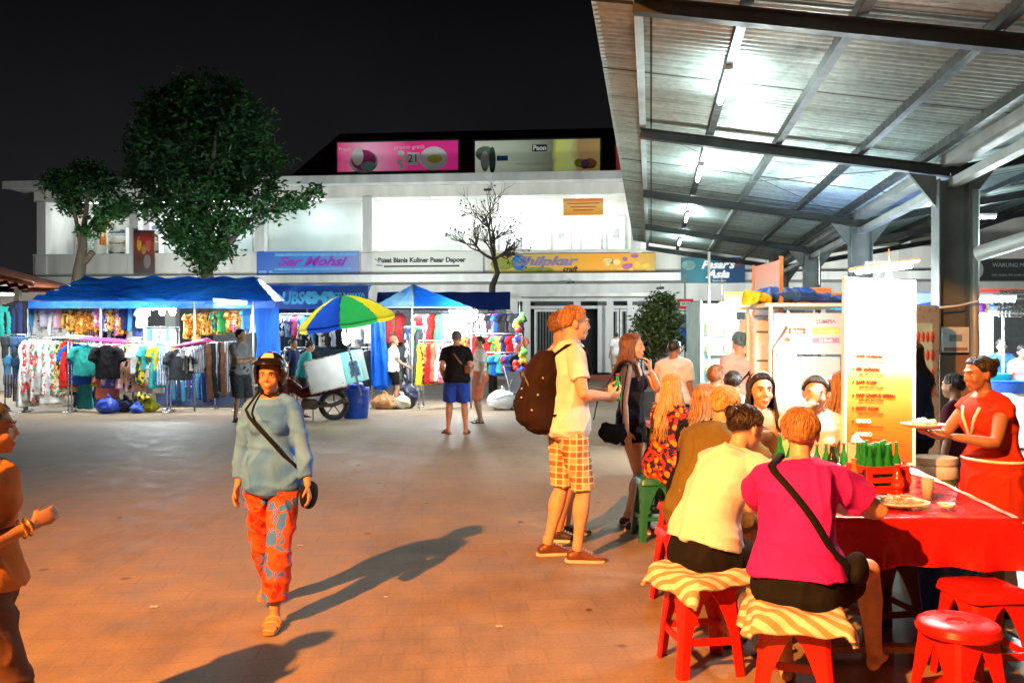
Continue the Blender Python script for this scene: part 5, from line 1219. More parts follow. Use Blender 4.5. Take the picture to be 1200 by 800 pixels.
# mats / low table at the back
for k, (pa, pb) in enumerate(((95, 150), (190, 300))):
    a = G(pa, Y1 + 1.5); b_ = G(pb, Y1 + 1.5); t = thing('goods_table', ['low cloth covered table behind the black shirt', 'low cloth covered table behind the dark trousers'][k], 'table', (a + b_) / 2); w = (b_ - a).length
    g = MB(); g.box((0, 0, .5), (w, .9, .04)); g.build('tabletop', M('ply', (.4, .3, .18)), t); drop('skirt', (-w / 2, -.46, .5), (w / 2, -.46, .5), .05, M('skirt_dark', (.03, .05, .12), .8), t, k, 40, .03)
    [MB().box((sx_ * (w / 2 - .05), sy * .4, .24), (.04, .04, .47)).build('leg', STEEL, t) for sx_ in (-1, 1) for sy in (-1, 1)]
    for i in range(int(w / .28)):
        g = MB(); key = random.choice(['aqua', 'palepink', 'navy', 'orange', 'white', 'purple', 'teal']); g.box((0, 0, .06), (.24, .3, .12), bev=.03); o = g.build('folded_clothes', F_(key), None, 'auto'); o.location = ((a + b_) / 2) + V((-w / 2 + .15 + i * .28, -.2, .522)); tag(o, '%s folded pile, %s from the left on the %s' % (CN[key], ORD[i], ['low table behind the black shirt', 'low table behind the dark trousers'][k]), 'clothes', 'folded clothes on low tables')
# lights in left stall
tube_lamp('glaring tube light in the middle of the left clothes stall', P(166, 362, Y1 + .7), P(207, 362, Y1 + .7), 210, (.92, 1, 1), 80)
for k, (q, px) in enumerate(((P(172, 366, Y1 + .72), 0), (P(190, 366, Y1 + .72), 0), (P(202, 366, Y1 + .72), 0))):
    bulb_lamp('white hot bulb, %s of three under the glaring tube light' % ORD[k], q, 40, (.95, 1, 1), 120, .07, .05, 'three bulbs in the left stall')
tube_lamp('unlit looking white tube fitting at the right of the left tent', P(250, 353, Y1 - .05), P(290, 356, Y1 - .05), 30, (.95, 1, 1), 2.5)
light('AREA', (-11.5, Y1 + 1.6, 2.5), 60, (.9, 1, 1), 2.5, .4, rot=(0, 0, 0)); light('AREA', (-6.6, Y1 + 1.3, 2.45), 60, (.95, 1, 1), 1.5, .4, rot=(0, 0, 0))

# ----- banner tent behind with UBS lettering
Y3 = 24.0
t = thing('market_tent', 'blue tent with pale block lettering and flower emblems on its front', 'tent', (0, 0, 0))
a, b_ = P(296, 337, Y3), P(432, 338, Y3)
g = MB(); tarp_grid(g, (P(296, 352, Y3), P(428, 352, Y3), P(436, 333, Y3 + 2.5), P(290, 333, Y3 + 2.5)), 30, 10, .05, 5, .02); g.build('roof_sheet', mtp, t, True, recalc=False)
bm_ = M('banner_blue', (.012, .09, .42), .4, var=.3, scale=1)
g = MB(); g.box(((a.x + b_.x) / 2, Y3 - .06, (P(0, 335, Y3).z + P(0, 362, Y3).z) / 2), (b_.x - a.x, .03, P(0, 335, Y3).z - P(0, 362, Y3).z)); g.build('front_banner', bm_, t)
lc = M('letter_cyan', (.08, .50, .80), .5, bmp=0); yy = Y3 - .085
text('UBS', .46, lc, t, (P(344, 0, Y3).x, yy, P(0, 350, Y3).z), bold=.02, shear=.12, sx=.78)
for px in (366, 385):
    c = P(px, 349, Y3); g = MB()
    for k in range(6): g.poly([(c.x + .14 * math.cos(k * PI / 3) + .10 * math.cos(q), yy, c.z + .11 * math.sin(k * PI / 3) + .09 * math.sin(q)) for q in np.linspace(0, 2 * PI, 13)[:-1]], .004 + .0005 * k, V((0, -1, 0)))
    g.build('emblem', lc, t)
text('CITRAMAYA', .155, lc, t, (P(410, 0, Y3).x, yy, P(0, 346, Y3).z), bold=.008); g = MB(); g.poly([(P(318, 0, Y3).x, yy, P(0, 344, Y3).z), (P(329, 0, Y3).x, yy, P(0, 347, Y3).z), (P(322, 0, Y3).x, yy, P(0, 355, Y3).z)], .004, V((0, -1, 0))); g.build('emblem', lc, t)
for px in (302, 360, 428):
    p = P(px, 350, Y3 + .05); g = MB(); g.tube([(p.x, p.y, p.z), (p.x, p.y, 0)], .03, 8); g.build('pole', STEELG, t, True)
drop('back_sheet', P(298, 350, Y3 + 2.3), P(432, 350, Y3 + 2.3), .1, M('sheet_dark', (.012, .03, .05), .8), t, 1, 40, .05)
rail(P(328, 368, Y3 - .3), P(432, 368, Y3 - .3), 'rail of mixed clothes under the lettered blue tent')
row(P(328, 369, Y3 - .3), P(358, 369, Y3 - .3), 8, ['cloth', 'top'], ['pinkflower', 'blackwhite', 'skyblue', 'magentablue', 'red', 'pink', 'blackwhite', 'skyblue'], 'rail left of the parasol', 'clothes under the lettered tent')
row(P(360, 384, Y3 - .4), P(400, 384, Y3 - .4), 9, ['top'], ['black', 'blackwhite', 'skyblue', 'black', 'white', 'blackwhite', 'charcoal', 'whiteblue', 'black'], 'rail behind the motorbike rider', 'clothes under the lettered tent', rz=(.2, 1))
row(P(406, 372, Y3 - 2.2), P(434, 372, Y3 - 2.2), 8, ['top', 'shirt'], ['pink', 'purple', 'pinkflower', 'white', 'pink', 'magentablue', 'greystripe', 'white'], 'rail behind the white cart box', 'clothes behind the cart box')
row(P(410, 408, Y3 - 3.6), P(434, 408, Y3 - 3.6), 6, ['shirt'], ['grey', 'greystripe', 'grey', 'charcoal', 'grey', 'black'], 'low rail right of the cart box', 'clothes behind the cart box', sz=(1.1, 1.3)); rail(P(408, 407, Y3 - 3.6), P(436, 407, Y3 - 3.6), 'low rail of grey shirts right of the cart box')
row(P(336, 408, Y3 - 3.0), P(360, 408, Y3 - 3.0), 6, ['shirt'], ['blackwhite', 'black', 'blackwhite', 'black', 'blackwhite', 'black'], 'low rail behind the helmeted woman', 'clothes behind the helmeted woman', rz=(.2, .8)); rail(P(334, 407, Y3 - 3.0), P(362, 407, Y3 - 3.0), 'low rail of black and white shirts')
light('AREA', (P(380, 0, Y3).x, Y3 - .4, 2.4), 45, (.9, 1, 1), 2.4, .3, rot=(0, 0, 0))

# ----- second stall with peaked tent
Y2 = 20.6
t = thing('market_tent', 'peaked pale blue tent over the middle clothes stall', 'tent', (0, 0, 0))
mt2, nt, b = nodes_of('pale_tarp'); co = objco(nt); c = ramp(nt, noise_t(nt, co, 1.3, 4), [(.3, (.05, .30, .75)), (.6, (.25, .60, .85)), (.8, (.6, .75, .8))]); nt.links.new(c, b.inputs['Base Color']); b.inputs['Roughness'].default_value = .35; bump(nt, b, noise_t(nt, co, 4, 5), .6, .04)
tl = nn(nt, 'ShaderNodeBsdfTranslucent'); nt.links.new(c, tl.inputs[0]); mx = nn(nt, 'ShaderNodeMixShader'); mx.inputs[0].default_value = .55; out = [n for n in nt.nodes if n.type == 'OUTPUT_MATERIAL'][0]
nt.links.new(b.outputs[0], mx.inputs[1]); nt.links.new(tl.outputs[0], mx.inputs[2]); nt.links.new(mx.outputs[0], out.inputs[0])
pk = P(484, 333, Y2 + .9); A_, Bp, Cp, Dp = P(436, 360, Y2), P(551, 360, Y2), P(556, 361, Y2 + 2.6), P(448, 361, Y2 + 2.6); pk2 = P(500, 340, Y2 + 1.6)
for tri, m_ in (((A_, P(484, 360, Y2), pk, pk), mt2), ((P(484, 360, Y2), Bp, pk, pk), mtp), ((Bp, Cp, pk2, pk), mtp), ((Cp, Dp, pk, pk2), mtp), ((Dp, A_, pk, pk), mt2)):
    g = MB(); tarp_grid(g, tri, 18, 12, .04, 6, .015); g.build('roof_sheet', m_, t, True, recalc=False)
for p in (P(440, 360, Y2), P(483, 360, Y2), P(552, 360, Y2), P(450, 360, Y2 + 2.4), P(556, 360, Y2 + 2.4)):
    g = MB(); g.tube([(p.x, p.y, p.z), (p.x, p.y, 0)], .022, 8); g.build('pole', STEELL, t, True)
g = MB(); g.tube([A_, Bp], .02, 8); g.tube([P(484, 360, Y2), pk], .02, 8); g.build('frame_bar', STEELL, t, True)
drop('side_curtain', P(437, 366, Y2 - .3), P(452, 366, Y2 - .2), .45, mtp, t, 2, 20, .05)
g = MB()
def fc(u, v): z = lerp(2.35, .55, v); return V((lerp(P(437, 0, Y2).x, lerp(P(447, 0, Y2).x, P(465, 0, Y2).x, v), u), Y2 - .35 + .05 * math.sin(u * 14 + v * 2), z))
g.grid(fc, 24, 12); g.build('side_curtain', mtp, t, True, recalc=False)
# navy sheet behind
g = MB(); a, b_ = P(440, 341, 25.5), P(598, 341, 25.5)
tarp_grid(g, ((a.x, 25.5, 2.55), (b_.x, 25.5, 2.55), (b_.x, 25.9, 3.1), (a.x, 25.9, 3.1)), 30, 8, .0, 3, .012); o = g.build('awning_sheet', M('navy_sheet', (.008, .025, .16), .5, var=.3), None, True, recalc=False); tag(o, 'long navy awning sheet behind the peaked tent', 'awning')
row(P(449, 366, Y2 + 1.2), P(470, 366, Y2 + 1.2), 6, ['dress'], ['darkred', 'black', 'darkred', 'darkred', 'brown', 'darkred'], 'back rail above the seated woman', 'clothes at the back of the middle stall', rz=(.4, .9), s=(.75, .85)); rail(P(447, 365, Y2 + 1.2), P(600, 365, Y2 + 1.2), 'long back rail of the middle stall')
row(P(487, 367, Y2 + .8), P(517, 367, Y2 + .8), 9, ['dress'], ['blackwhite', 'darkred', 'red', 'red', 'palepink', 'red', 'darkred', 'red', 'green'], 'upper rail left of the middle bulb', 'clothes at the back of the middle stall', rz=(.5, 1), s=(.8, .9))
row(P(519, 366, Y2 + 1.6), P(555, 366, Y2 + 1.6), 9, ['dress'], ['white', 'white', 'cream', 'white', 'cream', 'white', 'white', 'palepink', 'palepink'], 'pale rail behind the middle bulb', 'clothes at the back of the middle stall', rz=(.2, .7), s=(.8, .9))
row(P(557, 366, Y2 + .9), P(612, 366, Y2 + .9), 12, ['top', 'top', 'cloth'], ['black', 'blackwhite', 'charcoal', 'palepink', 'black', 'purple', 'blue', 'black', 'navy', 'black', 'charcoal', 'navy'], 'upper right rail of the middle stall', 'clothes at the right of the middle stall', rz=(.1, .7), s=(.95, 1.1))
row(P(560, 392, Y2 + .7), P(612, 392, Y2 + .7), 12, ['top', 'cloth', 'top'], ['white', 'blackwhite', 'white', 'red', 'darkred', 'green', 'orange', 'navy', 'navy', 'red', 'blue', 'coral'], 'middle right rail of the middle stall', 'clothes at the right of the middle stall', rz=(.1, .8), s=(.85, 1)); rail(P(558, 391, Y2 + .7), P(612, 391, Y2 + .7), 'middle right rail of the middle stall')
row(P(562, 414, Y2 + .5), P(608, 414, Y2 + .5), 9, ['top'], ['pink', 'purple', 'darkred', 'teal', 'blue', 'aqua', 'red', 'blue', 'black'], 'low right rail of the middle stall', 'clothes at the right of the middle stall', rz=(.2, .9), s=(.85, 1)); rail(P(560, 413, Y2 + .5), P(610, 413, Y2 + .5), 'low right rail of the middle stall')
row(P(476, 384, Y2 + .3), P(494, 384, Y2 + .3), 6, ['trousers', 'dress'], ['charcoal', 'blackwhite', 'denim', 'greystripe', 'tropical', 'charcoal'], 'side rail right of the tent pole', 'clothes at the front of the middle stall', rz=(.6, 1.1), sz=(1.3, 1.5)); rail(P(474, 383, Y2 + .3), P(496, 383, Y2 + .3), 'short side rail of dark clothes by the tent pole')
row(P(493, 400, Y2 - .6), P(528, 400, Y2 - .6), 10, ['dress'], ['yellow', 'yellowblack', 'orange', 'red', 'coral', 'orange', 'white', 'pinkflower', 'pink', 'palepink'], 'front rail by the man in black', 'dresses on the front rail of the middle stall', rz=(.5, 1.1), s=(.85, .95)); rail(P(491, 399, Y2 - .6), P(530, 399, Y2 - .6), 'front rail of red and yellow dresses left of the man in black')
row(P(528, 392, Y2 + .2), P(560, 392, Y2 + .2), 7, ['top', 'dress'], ['magentablue', 'palepink', 'blackwhite', 'pinkflower', 'orange', 'coral', 'red'], 'rail behind the man in black', 'clothes at the back of the middle stall', rz=(.4, 1)); rail(P(527, 391, Y2 + .2), P(562, 391, Y2 + .2), 'rail hidden behind the man in black')
bulb_lamp('white hot bulb under the peak of the middle stall', P(541, 373, Y2 + .4), 260, (.95, 1, 1), 120, .09, .1); bulb_lamp('second white hot bulb close beside the middle stall bulb', P(535, 377, Y2 + .5), 60, (.95, 1, 1), 120, .08, .1)
tube_lamp('glaring tube light across the middle stall', P(526, 366, Y2 + .6), P(560, 366, Y2 + .6), 110, (.92, 1, 1), 60)
light('AREA', (P(470, 0, Y2).x, Y2 + .6, 2.3), 60, (.95, 1, 1), 1.2, .4, rot=(0, 0, 0)); light('AREA', (P(585, 0, Y2).x, Y2 - .2, 2.4), 60, (.95, 1, 1), 1.2, .4, rot=(R(20), 0, 0))
BAGC, nt, b = nodes_of('clear_plastic'); b.inputs['Base Color'].default_value = (.62, .66, .68, 1); b.inputs['Roughness'].default_value = .22; bump(nt, b, noise_t(nt, objco(nt), 9, 5), .8, .03)
sack('big shiny clear plastic sack in front of the middle stall', G(588, 20.0) + V((0, 0, 0)), (.42, .32, .30), BAGC, 8); 
sack('brown leather bag on the ground below the blue curtain', G(450, 20.2), (.30, .2, .18), M('bag_tan', (.42, .2, .07), .45), 9); sack('cream bag on the ground right of the brown bag', G(468, 20.3), (.26, .2, .17), M('bag_cream', (.5, .45, .32), .5), 10)
sack('dark bag on the ground beside the tent pole', G(478, 20.6), (.24, .2, .3), M('bag_navy'), 11); sack('bright red sack of toys right of the middle stall', G(618, 20.8) + V((0, 0, .45)), (.26, .25, .26), M('bag_red', (.6, .02, .015), .4), 12, knot=False)
# toys/hats hanging on the right side
for i in range(10):
    px = random.uniform(602, 616); py = 372 + i * 8; c_ = [(.1, .4, .05), (.65, .5, .03), (.6, .03, .03), (.05, .1, .5), (.7, .2, .3)][i % 5]
    mb = MB(); p = P(px, py, Y2 + .1)
    for k in range(5): mb.ell((random.uniform(-.08, .08), random.uniform(-.05, .05), random.uniform(-.08, .08)), random.uniform(.04, .08))
    o = add_mesh('toy', remesh(mb, .018, 1), M('toy_%d' % (i % 5), c_, .4), None); o.location = p; tag(o, '%s toy, %s from the top of the string right of the stall' % (['green', 'yellow', 'red', 'blue', 'pink'][i % 5], ORD[i]), 'toy', 'toys hanging at the right of the middle stall')
g = MB(); p = P(609, 362, Y2 + .15); g.tube([(p.x, p.y, p.z + .2), (p.x, p.y, .5)], .012, 6); tag(g.build('string', STEELG, None), 'string carrying the toys at the right of the middle stall', 'string')
# chairs by the steps
def plastic_chair(name, label, loc, rz, mat, group=None):
    t = thing(name, label, 'chair', loc, rz, group)
    g = MB(); g.box((0, 0, .44), (.44, .42, .03), bev=.012); g.build('seat', mat, t, 'auto')
    g = MB(); g.grid(lambda u, v: V(((u - .5) * (.44 - .06 * v), -.21 - .08 * v + .03 * math.cos((u - .5) * 3), .455 + .40 * v)), 10, 8); g.grid(lambda u, v: V(((u - .5) * (.44 - .06 * v), -.225 - .08 * v + .03 * math.cos((u - .5) * 3), .455 + .40 * v)), 10, 8); g.build('backrest', mat, t, True, recalc=False)
    for sx_ in (-1, 1):
        for sy in (-1, 1): g = MB(); g.bar((sx_ * .19, sy * .18, .425), (sx_ * .22, sy * .21, 0), .045); g.build('leg', mat, t)
        g = MB(); g.tube([(sx_ * .22, -.2, .66), (sx_ * .23, .05, .66), (sx_ * .22, .18, .60), (sx_ * .2, .18, .45)], .016, 6); g.build('armrest', mat, t, True)
    return t
plastic_chair('plastic_chair', 'black plastic chair in front of the steps right of the toys', G(622, 22), R(150), M('plastic_black', (.02, .02, .022), .4, bmp=0)); plastic_chair('plastic_chair', 'grey plastic chair close to the backpack at the steps', G(640, 24), R(200), M('plastic_grey', (.1, .1, .11), .4, bmp=0))
# small pram / bicycle wheel by the sack
t = thing('pushchair', 'dark folding pushchair between the clear sack and the chair', 'pushchair', G(606, 20.3), R(20))
for sx_ in (-1, 1):
    for yy_ in (-.3, .3):
        g = MB(); g.tube([(sx_ * .22, yy_ + .12 * math.cos(q), .12 + .12 * math.sin(q)) for q in np.linspace(0, 2 * PI, 19)], .018, 6); g.build('wheel', M('rubber', (.02, .02, .02), .7), t, True)
    g = MB(); g.tube([(sx_ * .2, -.3, .12), (sx_ * .2, .0, .5), (sx_ * .2, .4, 1.0)], .014, 6); g.tube([(sx_ * .2, .3, .12), (sx_ * .2, .0, .5), (sx_ * .2, -.2, .7)], .014, 6); g.build('frame', STEELG, t, True)
g = MB(); g.grid(lambda u, v: V(((u - .5) * .38, -.2 + .45 * v, .42 + .5 * v * v - .05 * math.sin(u * PI))), 8, 8); g.build('seat', M('pram_cloth', (.05, .05, .06), .8), t, True, recalc=False); g = MB(); g.tube([(-.2, .4, 1.0), (.2, .4, 1.0)], .018, 8); g.build('handle', M('rubber'), t, True)

# ----- parasol and motorbike cart
pc = P(401, 0, 16.0)
t = thing('parasol', 'big parasol of blue, green and yellow panels over the motorbike cart', 'parasol', (pc.x, 16.0, 0), 0)
pcs = []
for nm_, c_ in (('par_blue', (.02, .09, .60)), ('par_green', (.04, .50, .12)), ('par_yellow', (.85, .65, .03))):
    m_ = M(nm_, c_, .5, var=.2); nt = m_.node_tree; b = nt.nodes['Principled BSDF']; tl = nn(nt, 'ShaderNodeBsdfTranslucent'); tl.inputs[0].default_value = c4(c_); mx = nn(nt, 'ShaderNodeMixShader'); mx.inputs[0].default_value = .5
    out = [n for n in nt.nodes if n.type == 'OUTPUT_MATERIAL'][0]; nt.links.new(b.outputs[0], mx.inputs[1]); nt.links.new(tl.outputs[0], mx.inputs[2]); nt.links.new(mx.outputs[0], out.inputs[0]); pcs.append(m_)
tilt = Matrix.Rotation(R(-9), 3, 'Y') @ Matrix.Rotation(R(6), 3, 'X'); top = V((0, 0, 2.46))
for k in range(8):
    a0 = 2 * PI * k / 8 + .04; g = MB()
    def fp(u, v):
        a = a0 + u * PI / 4; r = .93 * v * (1 - .05 * math.sin(u * PI)); return top + tilt @ V((math.cos(a) * r, math.sin(a) * r, -.52 * v ** 1.7 + .02 * (1 - math.sin(u * PI)) * v))
    g.grid(fp, 8, 10); g.grid(lambda u, v: fp(u, .97 + .0 * v) + tilt @ V((0, 0, -.09 * v)), 8, 2); g.build('panel', pcs[[1, 0, 2, 1, 2, 0, 1, 2][k]], t, True, recalc=False)
    g = MB(); g.tube([top + tilt @ V((0, 0, -.03)), top + tilt @ V((math.cos(a0) * .5, math.sin(a0) * .5, -.15)), top + tilt @ V((math.cos(a0) * .92, math.sin(a0) * .92, -.47))], .006, 5); g.build('rib', CHROME, t, True)
g = MB(); g.tube([top + V((0, 0, .05)), top + V((.12, 0, -1.0)), (.30, .35, .55)], .018, 8); g.build('pole', CHROME, t, True)
bulb_lamp('bright bulb glowing under the parasol', P(406, 399, 16.2), 130, (.85, 1, .98), 90, .07, .25)
garment('top', 'white', P(412, 368, 16.4), .1, 'white cloth bag hanging under the parasol', s=.9)
mx0 = P(372, 0, 17.4).x
t = thing('motorbike', 'dark red motorbike facing left with a white box on its rear', 'motorbike', (mx0, 17.4, 0), R(4))
RED_ = M('bike_paint', (.10, .012, .012), .25, .1, var=.15, bmp=0); RUB = M('rubber')
for (x, nm) in ((-.95, 0), (.33, 1)):
    g = MB(); g.tube([(x + .27 * math.cos(q), 0, .31 + .27 * math.sin(q)) for q in np.linspace(0, 2 * PI, 33)], .045, 10); w = g.build('wheel', RUB, t, True)
    g = MB(); g.tube([(x + .215 * math.cos(q), 0, .31 + .215 * math.sin(q)) for q in np.linspace(0, 2 * PI, 33)], .018, 8); [g.bar((x, 0, .31), (x + .21 * math.cos(k * PI / 2.5 + .3), 0, .31 + .21 * math.sin(k * PI / 2.5 + .3)), .03, .02) for k in range(5)]; g.tube([(x, -.06, .31), (x, .06, .31)], .04, 10); g.build('rim', M('rim_grey', (.3, .3, .3), .35, .8, bmp=0), w, 'auto')
mb = MB(); mb.tube([(-.75, 0, .80), (-.55, 0, .72), (-.3, 0, .55), (.0, 0, .62), (.25, 0, .78), (.48, 0, .84)], [.06, .12, .11, .14, .13, .06], 14, .75, up=(0, 1, 0)); mb.tube([(-.78, 0, 1.0), (-.70, 0, .75), (-.62, 0, .45)], [.09, .13, .08], 12); mb.ell((-.95, 0, .62), (.22, .07, .08)); mb.ell((.35, 0, .66), (.24, .07, .10))
o = add_mesh('body', remesh(mb, .016, 2), RED_, t)
mb = MB(); mb.tube([(-.15, 0, .74), (.1, 0, .80), (.4, 0, .86)], [.10, .13, .08], 12, .5, up=(0, 0, 1)); add_mesh('saddle', remesh(mb, .016, 2), M('vinyl_black', (.015, .015, .015), .45), t)
g = MB(); g.tube([(-.95, 0, .31), (-.80, 0, .75), (-.72, 0, 1.05)], .03, 8); g.build('fork', CHROME, t, True)
g = MB(); g.tube([(-.62, -.34, 1.06), (-.72, -.16, 1.06), (-.74, 0, 1.02), (-.72, .16, 1.06), (-.62, .34, 1.06)], .014, 8); hb = g.build('handlebar', STEEL, t, True); 
for sg in (-1, 1): g = MB(); g.tube([(-.7, sg * .2, 1.06), (-.68, sg * .28, 1.22)], .008, 6); g.ell((-.68, sg * .29, 1.25), (.02, .06, .04)); g.build('mirror', STEEL, t, True)
g = MB(); g.ell((-.88, 0, 1.0), (.06, .09, .08)); g.build('headlight', M('lens_pale', (.6, .6, .55), .2, bmp=0), t, True)
g = MB(); g.box((-.15, 0, .33), (.34, .2, .22), bev=.04); g.tube([(0, -.13, .30), (.3, -.15, .32), (.62, -.15, .42)], [.03, .05, .05], 10); g.build('engine', M('engine_grey', (.2, .2, .2), .4, .8), t, 'auto')
g = MB(); g.tube([(-.1, .05, .25), (-.05, -.22, .01)], .014, 6); g.tube([(.3, -.1, .31), (.05, -.1, .35)], .03, 6); g.build('stand', STEEL, t, True)
# cart box
bxp = P(391, 0, 17.2).x
t = thing('cart_box', 'tilted white vendor box with turquoise end strapped on the motorbike', 'box', (bxp, 17.3, .98), 0)
t.rotation_euler = (0, R(-13), 0)
g = MB(); g.box((-.12, 0, 0), (.72, .62, .66), bev=.015); g.build('body', M('box_white', (.66, .64, .66), .5, var=.12, bmp=0), t, 'auto')
g = MB(); g.box((.42, 0, .02), (.36, .6, .64), bev=.01); g.build('end_compartment', M('box_turq', (.22, .60, .62), .4, var=.1, bmp=0), t, 'auto')
g = MB(); g.box((.46, -.302, -.02), (.16, .012, .30)); g.build('window', M('window_blue', (.03, .10, .2), .2, bmp=0), t); g = MB(); [g.box((.46 + sg * .09, -.305, -.02), (.02, .02, .34)) for sg in (-1, 1)]; [g.box((.46, -.305, -.02 + sg * .16), (.16, .02, .02)) for sg in (-1, 1)]; g.build('frame', CHROME, t)
g = MB(); g.box((-.12, -.315, .33), (.74, .02, .02)); g.box((-.12, -.315, -.33), (.74, .02, .02)); g.box((-.49, -.315, 0), (.02, .02, .64)); g.build('edge_trim', CHROME, t)
g = MB(); [g.ell((-.44 + .62 * (k % 2), -.316, -.25 + .5 * (k // 2)), .012, nu=6, nv=4) for k in range(4)]; g.build('rivets', STEEL, t)
t = thing('drum', 'bright blue plastic drum beside the motorbike rear wheel', 'drum', G(417, 17.9))
g = MB(); g.lathe([(.0, 0), (.24, 0), (.255, .02), (.27, .3), (.275, .33), (.27, .36), (.275, .6), (.285, .62), (.275, .64), (.255, .63), (.25, .1), (0, .09)], n=32); g.build('body', M('plastic_blue', (.01, .07, .50), .35, var=.15, bmp=0), t, 'auto')
g = MB(); g.tube([(.285 * math.cos(q), .285 * math.sin(q), .6) for q in np.linspace(0, 2 * PI, 40)], .012, 6); g.build('rim', M('plastic_blue2', (.02, .12, .65), .35, bmp=0), t, True)
sack('blue bag lying in the top of the blue drum', G(417, 17.9) + V((0, 0, .62)), (.2, .18, .08), M('bag_blue2'), 14)
# ---------------------------------------------------------------- dining table and food stall
def vinyl(nm, col, rough=.25):
    if nm in MATS: return MATS[nm]
    m, nt, b = nodes_of(nm); co = objco(nt); f = noise_t(nt, co, 3, 5)
    nt.links.new(ramp(nt, f, [(.3, tuple(x * .75 for x in col)), (.7, tuple(min(1, x * 1.1) for x in col))]), b.inputs['Base Color'])
    nt.links.new(ramp(nt, noise_t(nt, co, 9, 4), [(.3, rough - .08), (.7, rough + .15)]), b.inputs['Roughness']); b.inputs['Coat Weight'].default_value = .25; b.inputs['Coat Roughness'].default_value = .15
    bump(nt, b, noise_t(nt, objco(nt, (1, .5, 1)), 6, 5), .55, .02); MATS[nm] = m; return m
TA, TB, TC, TD = V((1.47, 4.16, 0)), V((2.47, 4.13, 0)), V((2.76, 5.95, 0)), V((1.78, 5.55, 0))
tb = thing('dining_table', 'long wooden table under the glossy red tablecloth', 'table', (2.1, 4.8, 0))
o_ = V((2.1, 4.8, 0))
def quadslab(g, z0, z1, k=0):
    c = (TA + TB + TC + TD) / 4; ps = [(p + (c - p).normalized() * k) - o_ for p in (TA, TB, TC, TD)]; g.poly([V((p.x, p.y, z0)) for p in ps], z1 - z0)
WOOD = M('wood_tan', (.30, .16, .06), .6, var=.4, scale=3, stretch=(6, 6, .6), bmp=.3)
g = MB(); quadslab(g, .71, .735, .03); g.build('tabletop', WOOD, tb)
for p in (TA, TB, TC, TD):
    c = (TA + TB + TC + TD) / 4; q = p + (c - p).normalized() * .14 - o_; g = MB(); g.box((q.x, q.y, .355), (.055, .055, .706)); g.build('leg', WOOD, tb)
g = MB(); g.bar(V((1.55, 4.22, .09)) - o_, V((2.42, 4.2, .09)) - o_, .07, .03); g.build('foot_rail', WOOD, tb)
RCL = vinyl('red_vinyl', (.52, .012, .010))
def clothfn():
    g = MB(); drop_ = .235; nu, nv = 70, 110
    def fn(u, v):
        # u across, v along; margins hang
        m = .17; uu = (u * (1 + 2 * m)) - m; m2 = .12; vv = (v * (1 + 2 * m2)) - m2
        cu, cvv = min(1, max(0, uu)), min(1, max(0, vv)); p = TA.lerp(TB, cu).lerp(TD.lerp(TC, cu), cvv)
        du = (uu - cu) / m; dv = (vv - cvv) / m2; d = max(abs(du), abs(dv)); out = V((du, dv, 0)); wave = .5 + .5 * math.sin(cu * 26 + cvv * 33)
        z = .742 + .0025 * math.sin(u * 19 + v * 7) * math.sin(v * 31) - d * drop_ * (1 + .05 * math.sin(cu * 9 + cvv * 5))
        if d > 0: p = p + V((du, dv, 0)) * (.012 + .045 * d * wave)
        return V((p.x, p.y, z))
    g.grid(fn, nu, nv); return g
o = clothfn().build('tablecloth', RCL, None, True, recalc=False); tag(o, 'glossy red plastic tablecloth with a hanging edge on the dining table', 'tablecloth')
# pale runner along the right edge of the cloth
g = MB(); g.grid(lambda u, v: TB.lerp(TC, v) + V((-.015 - .035 * u - .30 * u * max(0, v - .55), 0, .748 + .002 * math.sin(v * 40))), 8, 40); o = g.build('table_runner', vinyl('pale_vinyl', (.70, .62, .55), .3), None, True, recalc=False); tag(o, 'pale plastic strip along the right edge of the red tablecloth', 'tablecloth')
def stool(label, loc, mat, rz=0, h=.46, w=.30, group='plastic stools around the table', rnd=False):
    t = thing('plastic_stool', label, 'stool', loc, rz, group); hw = w / 2
    g = MB()
    if rnd:
        g.lathe([(.035, h - .012), (.045, h - .004), (hw * .9, h - .002), (hw, h - .012), (hw + .008, h - .035), (hw + .002, h - .05), (hw - .008, h - .048), (hw - .012, h - .016), (.04, h - .016)], n=40)
    else:
        g.loft([((0, 0, h - .05), hw + .006, hw + .006), ((0, 0, h - .02), hw, hw), ((0, 0, h - .006), hw - .006, hw - .006), ((0, 0, h), hw - .02, hw - .02)], (0, 0, 0), bev=.035)
    g.build('seat', mat, t, 'auto')
    for k in range(4):
        a = PI / 4 + k * PI / 2; c, s = math.cos(a), math.sin(a); r0 = hw * 1.18 if not rnd else hw * .93; r1 = r0 + .055
        g = MB(); T = V((-s, c, 0)); N = V((c, s, 0)); rings = []
        for q in range(8):
            u = q / 7; z = (h - .04) * (1 - u); r = lerp(r0, r1, u); ww = lerp(.115, .038, min(1, u * 1.9) ** .6)
            # V-section shell leg
            ctr = N * r + V((0, 0, z)); rings.append([ctr + T * ww - N * ww * .75, ctr + T * .012 + N * .0, ctr - T * .012 + N * 0, ctr - T * ww - N * ww * .75, ctr - T * (ww - .006) - N * (ww * .75 + .008), ctr - N * .014, ctr + T * (ww - .006) - N * (ww * .75 + .008)])
        g.rings(rings); g.build('leg', mat, t, 'auto')
    g = MB(); r = (hw * 1.18 if not rnd else hw * .93) + .03; z = h * .36; pts = [V((r * math.cos(PI / 4 + k * PI / 2), r * math.sin(PI / 4 + k * PI / 2), z)) * 1 for k in range(5)]
    for k in range(4): g.bar(pts[k] * .97 + V((0, 0, z * .03)), pts[k + 1] * .97 + V((0, 0, z * .03)), .012, .035)
    g.build('stretcher', mat, t)
    return t
